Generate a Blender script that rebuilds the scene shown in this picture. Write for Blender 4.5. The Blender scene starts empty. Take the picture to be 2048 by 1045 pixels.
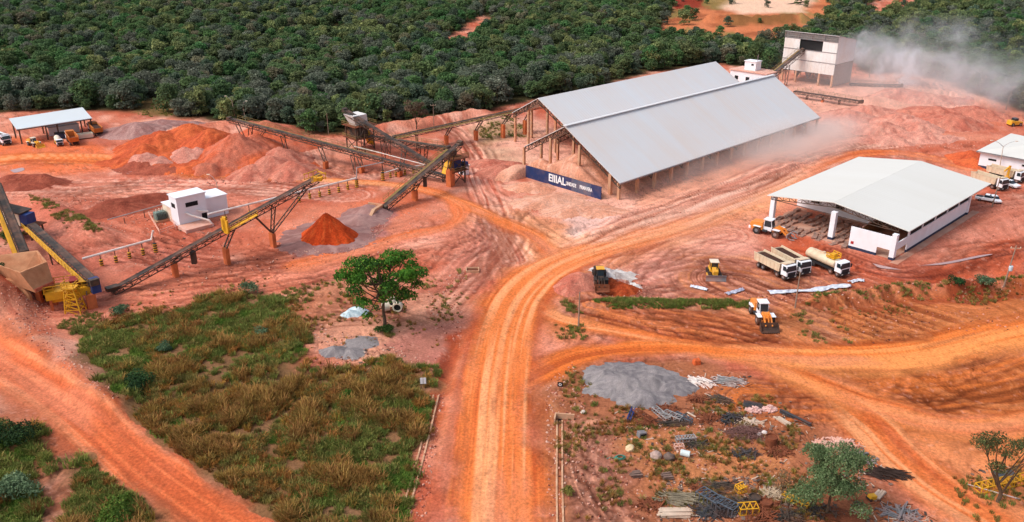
import bpy, math, random
import numpy as np
from mathutils import Vector, Matrix
random.seed(7); rng = np.random.default_rng(11)
sc = bpy.context.scene; COL = sc.collection
R = math.radians
# ---------------------------------------------------------------- camera, sky, sun, exposure
F_PX, CX, CY, HC = 1663.0, 1024.0, 522.5, 65.0          # focal length in photo pixels, photo centre, camera height
PITCH = math.atan(702 / F_PX)
cam = bpy.data.cameras.new('camera'); co = bpy.data.objects.new('camera', cam); COL.objects.link(co)
co.location = (0, 0, HC); co.rotation_euler = (R(90) - PITCH, 0, 0)
cam.sensor_width = 36; cam.lens = 36 * F_PX / 2048; cam.clip_end = 12000; sc.camera = co
SUN_EL, SUN_AZ = R(52), R(-55)                            # azimuth from +Y towards +X
w = bpy.data.worlds.new('World'); sc.world = w; w.use_nodes = True
nt = w.node_tree; bg = nt.nodes['Background']
sky = nt.nodes.new('ShaderNodeTexSky'); sky.sky_type = 'NISHITA'; sky.sun_disc = False
sky.sun_elevation = SUN_EL; sky.sun_rotation = SUN_AZ; sky.air_density = 1.0; sky.dust_density = 4.0; sky.ozone_density = 1.0
hs = nt.nodes.new('ShaderNodeHueSaturation'); hs.inputs['Saturation'].default_value = 0.6
nt.links.new(sky.outputs[0], hs.inputs['Color']); nt.links.new(hs.outputs[0], bg.inputs[0]); bg.inputs[1].default_value = 0.15
sl = bpy.data.lights.new('sun', 'SUN'); sl.energy = 1.3; sl.angle = R(20); sl.color = (1, .965, .92)
so = bpy.data.objects.new('sun', sl); COL.objects.link(so)
sd = Vector((math.sin(SUN_AZ) * math.cos(SUN_EL), math.cos(SUN_AZ) * math.cos(SUN_EL), math.sin(SUN_EL)))
sd = Vector((-.62, -.18, .76)).normalized()
SUN_EL = math.asin(sd.z); SUN_AZ = math.atan2(sd.x, sd.y)
sky.sun_elevation = SUN_EL; sky.sun_rotation = SUN_AZ
so.rotation_euler = sd.to_track_quat('Z', 'Y').to_euler(); so.location = (0, 0, 120)
vs = sc.view_settings; vs.view_transform = 'Standard'; vs.look = 'None'; vs.gamma = 1; vs.use_curve_mapping = False; vs.exposure = 0.36
cy = sc.cycles; cy.use_denoising = True; cy.max_bounces = 7; cy.volume_bounces = 4; cy.transparent_max_bounces = 8
cy.volume_max_steps = 160; cy.volume_step_rate = 2.0
# ---------------------------------------------------------------- from the photo's pixels to the ground
SP, CP = math.sin(PITCH), math.cos(PITCH)
def G(px, py, z=0.0):                                     # the point at height z seen at a photo pixel
    y = (py - CY) / F_PX; d = Vector(((px - CX) / F_PX, CP - y * SP, -SP - y * CP))
    return Vector((0, 0, HC)) + d * ((z - HC) / d.z)
def hgt(bx, by, py):                                      # height above the ground point (bx,by) that shows at row py
    Y = G(bx, by).y; k = (py - CY) / F_PX
    return HC - Y * (SP + k * CP) / (CP - k * SP)
def PT(px, py, by, bx=None):                              # point above the ground row by, seen at (px,py)
    h = hgt(px, by, py); y = (py - CY) / F_PX
    d = Vector(((px - CX) / F_PX, CP - y * SP, -SP - y * CP)); return Vector((0, 0, HC)) + d * ((h - HC) / d.z)
AX = R(46.1); A = Vector((math.sin(AX), math.cos(AX), 0)); B = Vector((math.cos(AX), -math.sin(AX), 0)); RZ = R(90) - AX
def S(r, g, b, k=1.0):                                    # sRGB byte colour to linear
    return tuple(k * ((c / 255 / 12.92) if c < 10 else ((c / 255 + .055) / 1.055) ** 2.4) for c in (r, g, b))
# ---------------------------------------------------------------- numpy noise
def _h(i, j, s):
    n = (i * 374761393 + j * 668265263 + s * 974634777) & 0xffffffff
    n = ((n ^ (n >> 13)) * 1274126177) & 0xffffffff
    return ((n ^ (n >> 16)) & 0xffff) / 65535.0
def vn(x, y, s=0):
    x = np.asarray(x, float); y = np.asarray(y, float)
    i = np.floor(x).astype(np.int64); j = np.floor(y).astype(np.int64); u = x - i; v = y - j
    u = u * u * (3 - 2 * u); v = v * v * (3 - 2 * v)
    return (_h(i, j, s) * (1 - u) + _h(i + 1, j, s) * u) * (1 - v) + (_h(i, j + 1, s) * (1 - u) + _h(i + 1, j + 1, s) * u) * v
def fbm(x, y, s=0, o=4):
    t = 0; a = .5; n = 0
    for k in range(o):
        t = t + a * vn(x * 2 ** k, y * 2 ** k, s + k * 17); n += a; a *= .55
    return t / n
def sst(a, b, x):
    t = np.clip((x - a) / (b - a), 0, 1); return t * t * (3 - 2 * t)
def lerp(c0, c1, t):
    return np.asarray(c0) + (np.asarray(c1) - np.asarray(c0)) * np.asarray(t)[..., None]
def catmull(P, n=6):
    P = [P[0] * 2 - P[1]] + list(P) + [P[-1] * 2 - P[-2]]; out = []
    for i in range(1, len(P) - 2):
        p0, p1, p2, p3 = P[i - 1:i + 3]
        for k in range(n):
            t = k / n
            out.append(.5 * ((2 * p1) + (p2 - p0) * t + (2 * p0 - 5 * p1 + 4 * p2 - p3) * t * t + (3 * p1 - p0 - 3 * p2 + p3) * t ** 3))
    out.append(P[-2]); return np.array(out)
def world_path(pts, hw, n=6):
    return catmull([np.array([*G(a, b).xy, h]) for (a, b), h in zip(pts, hw if hasattr(hw, '__len__') else [hw] * len(pts))], n)
def path_field(X, Y, pts, hw, reach=1.0, W=None):
    """signed distance across, distance along and half width at the nearest point of a smooth path"""
    if W is None: W = world_path(pts, hw)
    n = X.size
    D = np.full(n, 1e6); S_ = np.zeros(n); H_ = np.ones(n); s0 = 0.0
    for k in range(len(W) - 1):
        a = W[k]; b = W[k + 1]; dx, dy = b[0] - a[0], b[1] - a[1]; L = math.hypot(dx, dy)
        if L < 1e-6: continue
        m = max(a[2], b[2]) * 1.5 * reach + 3
        idx = np.nonzero((X > min(a[0], b[0]) - m) & (X < max(a[0], b[0]) + m) & (Y > min(a[1], b[1]) - m) & (Y < max(a[1], b[1]) + m))[0]
        if idx.size:
            px = X[idx] - a[0]; py = Y[idx] - a[1]; t = np.clip((px * dx + py * dy) / L ** 2, 0, 1)
            ex = px - t * dx; ey = py - t * dy; d = np.hypot(ex, ey); sg = np.sign(px * dy - py * dx)
            better = d < np.abs(D[idx]); ii = idx[better]
            D[ii] = (d * sg)[better]; S_[ii] = s0 + t[better] * L; H_[ii] = (a[2] + (b[2] - a[2]) * t)[better]
        s0 += L
    return D, S_, H_
def poly_sd(X, Y, pts):                                   # signed distance (inside positive) to a polygon given in photo pixels on the ground
    P = np.array([G(a, b).xy[:] for a, b in pts]); D = np.full(X.size, 1e9); ins = np.zeros(X.size, bool)
    for k in range(len(P)):
        a = P[k]; b = P[(k + 1) % len(P)]; dx, dy = b - a; L2 = dx * dx + dy * dy + 1e-9
        t = np.clip(((X - a[0]) * dx + (Y - a[1]) * dy) / L2, 0, 1)
        D = np.minimum(D, np.hypot(X - a[0] - t * dx, Y - a[1] - t * dy))
        c = ((a[1] > Y) != (b[1] > Y)) & (X < (b[0] - a[0]) * (Y - a[1]) / (b[1] - a[1] + 1e-12) + a[0]); ins ^= c
    return np.where(ins, D, -D)
# ---------------------------------------------------------------- materials
def newmat(name):
    m = bpy.data.materials.new(name); m.use_nodes = True; return m, m.node_tree, m.node_tree.nodes['Principled BSDF']
def pm(name, col, rough=.7, metal=0.0, var=.18, scale=1.2, dirt=None, dirtamt=.35, bump=.0, spec=.3):
    """painted / raw surface: two scales of noise vary the colour, an optional dirt colour lies on it in patches"""
    m, t, b = newmat(name); N = t.nodes; Lk = t.links
    tc = N.new('ShaderNodeTexCoord'); n1 = N.new('ShaderNodeTexNoise'); n1.inputs['Scale'].default_value = scale; n1.inputs['Detail'].default_value = 6
    Lk.new(tc.outputs['Object'], n1.inputs['Vector'])
    r = N.new('ShaderNodeValToRGB'); r.color_ramp.elements[0].position = .3; r.color_ramp.elements[1].position = .7
    r.color_ramp.elements[0].color = (*[c * (1 - var) for c in col[:3]], 1); r.color_ramp.elements[1].color = (*[min(1, c * (1 + var * .6)) for c in col[:3]], 1)
    Lk.new(n1.outputs['Fac'], r.inputs[0]); out = r.outputs[0]
    if dirt:
        n2 = N.new('ShaderNodeTexNoise'); n2.inputs['Scale'].default_value = scale * .45; n2.inputs['Detail'].default_value = 8; n2.inputs['Roughness'].default_value = .65
        Lk.new(tc.outputs['Object'], n2.inputs['Vector'])
        mr = N.new('ShaderNodeMapRange'); mr.inputs[1].default_value = .42; mr.inputs[2].default_value = .72; mr.inputs[4].default_value = dirtamt * 1.7
        Lk.new(n2.outputs['Fac'], mr.inputs[0]); mx = N.new('ShaderNodeMix'); mx.data_type = 'RGBA'
        Lk.new(mr.outputs[0], mx.inputs['Factor']); Lk.new(out, mx.inputs['A']); mx.inputs['B'].default_value = (*dirt[:3], 1); out = mx.outputs['Result']
    Lk.new(out, b.inputs['Base Color']); b.inputs['Roughness'].default_value = rough; b.inputs['Metallic'].default_value = metal
    b.inputs['Specular IOR Level'].default_value = spec
    if bump:
        n3 = N.new('ShaderNodeTexNoise'); n3.inputs['Scale'].default_value = scale * 6; n3.inputs['Detail'].default_value = 5
        bp = N.new('ShaderNodeBump'); bp.inputs['Strength'].default_value = bump; bp.inputs['Distance'].default_value = .1
        Lk.new(tc.outputs['Object'], n3.inputs['Vector']); Lk.new(n3.outputs['Fac'], bp.inputs['Height']); Lk.new(bp.outputs[0], b.inputs['Normal'])
    return m
def earth_mat(name, fine=2.2, amt=.3, bump=.35, rough=.95):
    """bare soil: the soil colour is stored on the mesh, grains and clods come from noise"""
    m, t, b = newmat(name); N = t.nodes; Lk = t.links
    at = N.new('ShaderNodeAttribute'); at.attribute_name = 'Col'; tc = N.new('ShaderNodeTexCoord')
    n1 = N.new('ShaderNodeTexNoise'); n1.inputs['Scale'].default_value = fine; n1.inputs['Detail'].default_value = 8; n1.inputs['Roughness'].default_value = .7
    Lk.new(tc.outputs['Object'], n1.inputs['Vector'])
    mr = N.new('ShaderNodeMapRange'); mr.inputs[1].default_value = .3; mr.inputs[2].default_value = .7; mr.inputs[3].default_value = 1 - amt; mr.inputs[4].default_value = 1 + amt
    Lk.new(n1.outputs['Fac'], mr.inputs[0]); mul = N.new('ShaderNodeVectorMath'); mul.operation = 'SCALE'
    Lk.new(at.outputs['Color'], mul.inputs[0]); Lk.new(mr.outputs[0], mul.inputs['Scale']); Lk.new(mul.outputs[0], b.inputs['Base Color'])
    b.inputs['Roughness'].default_value = rough; b.inputs['Specular IOR Level'].default_value = .1
    bp = N.new('ShaderNodeBump'); bp.inputs['Strength'].default_value = bump; bp.inputs['Distance'].default_value = .25
    Lk.new(n1.outputs['Fac'], bp.inputs['Height']); Lk.new(bp.outputs[0], b.inputs['Normal'])
    return m
def leaf_mat(name, sat=1.0, jitter=.22):
    """leaves: colour stored on the mesh, a random brightness and hue per plant"""
    m, t, b = newmat(name); N = t.nodes; Lk = t.links
    at = N.new('ShaderNodeAttribute'); at.attribute_name = 'Col'; oi = N.new('ShaderNodeObjectInfo')
    h = N.new('ShaderNodeHueSaturation'); h.inputs['Saturation'].default_value = sat
    m1 = N.new('ShaderNodeMapRange'); m1.inputs[3].default_value = 1 - jitter; m1.inputs[4].default_value = 1 + jitter; Lk.new(oi.outputs['Random'], m1.inputs[0])
    ml = N.new('ShaderNodeMath'); ml.operation = 'MULTIPLY'; ml.inputs[1].default_value = 7.31; Lk.new(oi.outputs['Random'], ml.inputs[0])
    fr = N.new('ShaderNodeMath'); fr.operation = 'FRACT'; Lk.new(ml.outputs[0], fr.inputs[0])
    m2 = N.new('ShaderNodeMapRange'); m2.inputs[3].default_value = .48; m2.inputs[4].default_value = .52; Lk.new(fr.outputs[0], m2.inputs[0])
    Lk.new(m2.outputs[0], h.inputs['Hue']); Lk.new(m1.outputs[0], h.inputs['Value']); Lk.new(at.outputs['Color'], h.inputs['Color'])
    Lk.new(h.outputs[0], b.inputs['Base Color']); b.inputs['Roughness'].default_value = .75; b.inputs['Specular IOR Level'].default_value = .15
    tr = N.new('ShaderNodeBsdfTranslucent'); Lk.new(h.outputs[0], tr.inputs[0]); ms = N.new('ShaderNodeMixShader'); ms.inputs[0].default_value = .32
    Lk.new(b.outputs[0], ms.inputs[1]); Lk.new(tr.outputs[0], ms.inputs[2]); Lk.new(ms.outputs[0], N['Material Output'].inputs[0])
    return m
# ---------------------------------------------------------------- meshes and things
def mesh_np(name, V, Fq, col=None, mat=None, smooth=False):
    me = bpy.data.meshes.new(name); V = np.asarray(V, np.float32); Fq = np.asarray(Fq, np.int32); k = Fq.shape[1]
    me.vertices.add(len(V)); me.vertices.foreach_set('co', V.ravel())
    me.loops.add(Fq.size); me.loops.foreach_set('vertex_index', Fq.ravel())
    me.polygons.add(len(Fq)); me.polygons.foreach_set('loop_start', np.arange(0, Fq.size, k, dtype=np.int32)); me.polygons.foreach_set('loop_total', np.full(len(Fq), k, np.int32))
    if smooth: me.polygons.foreach_set('use_smooth', np.ones(len(Fq), bool))
    if col is not None:
        a = me.attributes.new('Col', 'FLOAT_COLOR', 'POINT'); c = np.ones((len(V), 4), np.float32); c[:, :3] = col; a.data.foreach_set('color', c.ravel())
    if mat: me.materials.append(mat)
    me.update(calc_edges=True); return me
def tag(o, label=None, cat=None, group=None, kind=None):
    if label: o['label'] = label
    if cat: o['category'] = cat
    if group: o['group'] = group
    if kind: o['kind'] = kind
    return o
def T(name, label, cat, loc=(0, 0, 0), rz=0.0, group=None):
    o = bpy.data.objects.new(name, None); COL.objects.link(o); o.empty_display_size = .3
    o.location = loc; o.rotation_euler = (0, 0, rz); return tag(o, label, cat, group)
def link(name, me, parent=None, label=None, cat=None, group=None, kind=None, loc=None):
    o = bpy.data.objects.new(name, me); COL.objects.link(o)
    if parent is not None: o.parent = parent
    if loc is not None: o.location = loc
    return tag(o, label, cat, group, kind)
def copy_tree(o, parent=None):
    c = o.copy(); COL.objects.link(c)
    if parent is not None: c.parent = parent; c.matrix_parent_inverse = Matrix()
    for ch in list(o.children): copy_tree(ch, c)
    return c
class M:
    """collects solid shapes and links them as one mesh object; org is subtracted so world points can be used under a thing"""
    def __init__(s, org=None): s.v = []; s.f = []; s.o = Vector(org) if org is not None else None
    def add(s, vs_, fs):
        n = len(s.v); s.v += [tuple(Vector(v) - s.o) if s.o is not None else tuple(v) for v in vs_]; s.f += [[i + n for i in f] for f in fs]; return s
    def hexa(s, p): return s.add(p, [(3, 2, 1, 0), (4, 5, 6, 7), (0, 1, 5, 4), (1, 2, 6, 5), (2, 3, 7, 6), (3, 0, 4, 7)])
    def box(s, x0, x1, y0, y1, z0, z1):
        return s.hexa([(x0, y0, z0), (x1, y0, z0), (x1, y1, z0), (x0, y1, z0), (x0, y0, z1), (x1, y0, z1), (x1, y1, z1), (x0, y1, z1)])
    def frame(s, p0, p1, up=(0, 0, 1)):
        p0 = Vector(p0); p1 = Vector(p1); d = (p1 - p0).normalized(); u = Vector(up)
        if abs(d.dot(u)) > .98: u = Vector((0, 1, 0)) if abs(d.y) < .9 else Vector((1, 0, 0))
        sd_ = d.cross(u).normalized(); return p0, p1, sd_, sd_.cross(d).normalized()
    def beam(s, p0, p1, w, h=None, up=(0, 0, 1)):
        h = h or w; p0, p1, a, u = s.frame(p0, p1, up); a = a * w / 2; u = u * h / 2
        return s.hexa([p0 - a - u, p0 + a - u, p0 + a + u, p0 - a + u, p1 - a - u, p1 + a - u, p1 + a + u, p1 - a + u])
    def tube(s, p0, p1, r, n=8, r2=None):
        r2 = r if r2 is None else r2; p0, p1, a, u = s.frame(p0, p1); vs_ = []
        for p, q in ((p0, r), (p1, r2)): vs_ += [p + (a * math.cos(2 * math.pi * k / n) + u * math.sin(2 * math.pi * k / n)) * q for k in range(n)]
        return s.add(vs_, [[k, (k + 1) % n, n + (k + 1) % n, n + k] for k in range(n)] + [list(range(n))[::-1], list(range(n, 2 * n))])
    def pipe(s, pts, r, n=8):
        pts = [Vector(p) for p in pts]; vs_ = []; m = len(pts); N0 = None
        for i, p in enumerate(pts):
            d = (pts[min(i + 1, m - 1)] - pts[max(i - 1, 0)]).normalized()
            if N0 is None: N0 = d.orthogonal().normalized()
            N0 = (N0 - d * N0.dot(d)).normalized(); b_ = d.cross(N0); rr = r[i] if hasattr(r, '__len__') else r
            vs_ += [p + (N0 * math.cos(2 * math.pi * k / n) + b_ * math.sin(2 * math.pi * k / n)) * rr for k in range(n)]
        fs = [[i * n + k, i * n + (k + 1) % n, (i + 1) * n + (k + 1) % n, (i + 1) * n + k] for i in range(m - 1) for k in range(n)]
        return s.add(vs_, fs + [list(range(n))[::-1], list(range((m - 1) * n, m * n))])
    def ext(s, prof, y0, y1):                             # profile in (x,z) drawn out along y
        n = len(prof); return s.add([(x, y0, z) for x, z in prof] + [(x, y1, z) for x, z in prof],
            [[k, (k + 1) % n, n + (k + 1) % n, n + k] for k in range(n)] + [list(range(n))[::-1], list(range(n, 2 * n))])
    def slab(s, pts, t):                                  # polygon given a thickness straight down
        pts = [Vector(p) for p in pts]; n = len(pts); return s.add(pts + [p - Vector((0, 0, t)) for p in pts],
            [list(range(n)), list(range(n, 2 * n))[::-1]] + [[(k + 1) % n, k, n + k, n + (k + 1) % n] for k in range(n)])
    def lathe(s, prof, c=(0, 0, 0), n=16):
        c = Vector(c); m = len(prof); vs_ = [c + Vector((r * math.cos(2 * math.pi * k / n), r * math.sin(2 * math.pi * k / n), z)) for r, z in prof for k in range(n)]
        return s.add(vs_, [[i * n + k, i * n + (k + 1) % n, (i + 1) * n + (k + 1) % n, (i + 1) * n + k] for i in range(m - 1) for k in range(n)] + [list(range(n))[::-1], list(range((m - 1) * n, m * n))])
    def obj(s, name, mat, parent=None, smooth=False, bevel=0, **kw):
        me = bpy.data.meshes.new(name); me.from_pydata(s.v, [], s.f); me.materials.append(mat)
        import bmesh
        bm = bmesh.new(); bm.from_mesh(me); bmesh.ops.recalc_face_normals(bm, faces=bm.faces)
        if bevel: bmesh.ops.bevel(bm, geom=list(bm.edges), offset=bevel, segments=1, affect='EDGES', clamp_overlap=True)
        bm.to_mesh(me); bm.free()
        if smooth:
            for p_ in me.polygons: p_.use_smooth = True
            try: me.set_sharp_from_angle(angle=R(40))
            except Exception: pass
        me.update(); return link(name, me, parent, **kw)
# ================================================================ GROUND
MAT_EARTH = earth_mat('bare_earth', fine=2.4, amt=.36, bump=.5); MAT_HEAP = earth_mat('heaped_earth', fine=2.6, amt=.4, bump=.6); MAT_GRAVEL = earth_mat('gravel', fine=9.0, amt=.32, bump=.5)
C_PINK, C_PALE, C_MAUVE = S(208, 132, 106), S(228, 172, 150), S(184, 102, 80)
C_RED, C_DRED, C_ORL, C_OR, C_ORD = S(178, 80, 52), S(136, 58, 38), S(238, 158, 106), S(224, 120, 60), S(190, 86, 40)
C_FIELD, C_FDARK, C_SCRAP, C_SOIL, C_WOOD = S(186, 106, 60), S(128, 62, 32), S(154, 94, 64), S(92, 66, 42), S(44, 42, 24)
C_SAND, C_GRAV, C_GREY = S(214, 160, 116), S(150, 104, 98), S(146, 136, 134)
# roads: pixels along the centre line, half width in metres, colours, id of the road object
ROADS = [
 dict(p=[(985,1120),(985,1000),(988,900),(993,800),(1004,720),(1018,650),(1045,590),(1100,540),(1180,505),(1280,478),(1400,445),(1500,405),(1580,365),(1650,328),(1720,308),(1800,306),(1870,318),(1960,340),(2120,365)],
      w=[7.4,7.4,7.4,7.2,7.0,6.8,7.0,6.5,5.5,5.0,4.4,4.0,3.4,3.2,3.4,3.8,4.2,5,5], c=(C_ORL,C_OR,C_ORD), id=1, a=[.95,.95,.95,.95,.95,.95,.95,.9,.8,.62,.42,.26,.26,.5,.8,.85,.7,.6,.6]),
 dict(p=[(1120,530),(1075,478),(1010,446),(955,420),(900,396),(850,381),(760,367),(650,360),(500,352),(380,347),(280,332),(180,318),(60,316),(-120,330)],
      w=[3,3,3,2.6,2.8,2.8,2.4,2.4,3.2,3.6,4.2,5.5,6,6], c=(C_ORL,C_OR,C_ORD), id=1, a=.85),
 dict(p=[(990,800),(1080,748),(1150,714),(1250,698),(1380,697),(1500,708),(1620,716),(1760,716),(1880,702),(1980,677),(2150,640)],
      w=[3,4,3.6,3.2,3.0,3.6,4.6,5.2,5,5,5], c=(S(236,146,82),S(220,114,50),S(178,82,34)), id=2, a=.95),
 dict(p=[(1470,706),(1570,742),(1690,790),(1800,826),(1900,852),(2000,852),(2150,830)], w=[3,3.6,4,3.6,3.4,3.4,3.4], c=(S(232,142,82),S(212,110,54),S(166,78,36)), id=2, a=.85),
 dict(p=[(1660,790),(1740,850),(1800,915),(1880,980),(1980,1040),(2080,1110)], w=[3,4,4.2,4.2,4.2,4.2], c=(C_ORL,S(222,116,58),C_ORD), id=2, a=.75),
 dict(p=[(1050,592),(1085,622),(1140,646),(1230,662),(1350,682),(1460,700)], w=[2.6,2.4,2.2,2.0,2.0,2.0], c=(C_ORL,C_OR,C_ORD), id=2, a=.85),
 dict(p=[(-260,560),(-100,650),(0,716),(100,782),(200,856),(300,936),(400,1008),(540,1110)], w=[5,5,5,4.6,4.3,4.1,4,4], c=(S(232,140,96),S(220,112,66),S(196,92,52)), id=3, a=.9),
 dict(p=[(770,366),(850,382),(912,408),(922,434),(888,456),(810,472),(720,500),(600,530)], w=[2.2,2.4,2.6,2.6,2.4,2.4,3,3], c=(S(232,140,92),S(224,112,58),C_ORD), id=0, a=.75),
]
# bands of tyre marks across the yards: only streaks over the soil
TRACKS = [
 dict(p=[(1110,540),(1250,470),(1380,420),(1500,374),(1600,332),(1700,296),(1820,280)], w=[6,8,9,9,9,8,8], a=.8, c=(S(234,184,162), S(176,106,84))),
 dict(p=[(1030,520),(990,430),(965,370),(948,310),(915,262),(880,240)], w=[4,4,3.6,3.4,3.2,3], a=.75, c=(S(232,172,148), S(170,78,52))),
 dict(p=[(900,620),(960,540),(1000,480),(985,420)], w=[6,7,6,5], a=.4, c=(C_PALE, S(164,92,76))),
 dict(p=[(-80,370),(100,378),(260,372),(420,372),(560,380),(700,392)], w=[8,9,8,7,6,6], a=.6, c=(S(236,178,156), S(186,104,82))),
 dict(p=[(620,300),(640,330),(690,352),(760,372)], w=[4,4,4,3], a=.6, c=(S(232,172,148), S(176,98,76))),
 dict(p=[(120,620),(300,602),(450,575),(600,545),(760,500),(900,470)], w=[9,9,8,8,8,8], a=.5, c=(S(222,142,112), S(164,78,58))),
 dict(p=[(200,470),(330,510),(470,520),(600,500),(720,440)], w=[8,8,8,8,7], a=.4, c=(S(224,146,120), S(164,84,64))),
 dict(p=[(1450,470),(1330,500),(1250,540),(1240,580),(1350,590),(1500,590)], w=[10,10,10,8,8,8], a=.45, c=(C_PALE, S(172,106,92))),
 dict(p=[(1250,570),(1400,535),(1560,560),(1700,575)], w=[10,11,11,9], a=.3, c=(C_PALE, S(166,98,86))),
 dict(p=[(1470,560),(1600,620),(1780,690),(1960,760)], w=[14,20,22,20], a=.7, c=(S(206,128,80), S(130,64,34))),
 dict(p=[(1180,610),(1300,640),(1420,660),(1560,690)], w=[6,7,7,7], a=.8, c=(S(212,122,72), S(132,62,36))),
 dict(p=[(1500,800),(1640,800),(1800,780),(1960,760),(2100,720)], w=[6,8,9,9,9], a=.75, c=(S(206,110,50), S(116,56,24))),
 dict(p=[(1190,850),(1165,910),(1180,980),(1240,1060)], w=[2.2,2.2,2.4,2.4], a=.75, c=(S(216,150,120), S(120,76,58))),
 dict(p=[(1660,500),(1780,545),(1880,538),(1960,505),(2100,480)], w=[4,4.5,4.5,5,6], a=.7, c=(S(200,104,72), S(120,50,32))),
 dict(p=[(1840,450),(1930,420),(2040,400),(2100,390)], w=[7,9,9,9], a=.5, c=(S(206,134,112), S(168,90,66))),
 dict(p=[(1690,270),(1800,255),(1900,215),(1870,165),(1780,158)], w=[4,4,4,4,4], a=.6, c=(S(228,172,150), S(178,118,96))),
 dict(p=[(840,640),(760,625),(640,610)], w=[3,3,3], a=.5, c=(S(222,150,118), S(150,92,68))),
 dict(p=[(150,920),(110,990),(60,1080)], w=[2.5,2.5,3], a=.7, c=(S(200,140,110), S(120,84,64))),
 dict(p=[(870,770),(590,745),(330,790),(230,815)], w=[2.6,3,2.6,2.2], a=.9, c=(S(140,98,66), S(92,64,44))),
]
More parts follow.
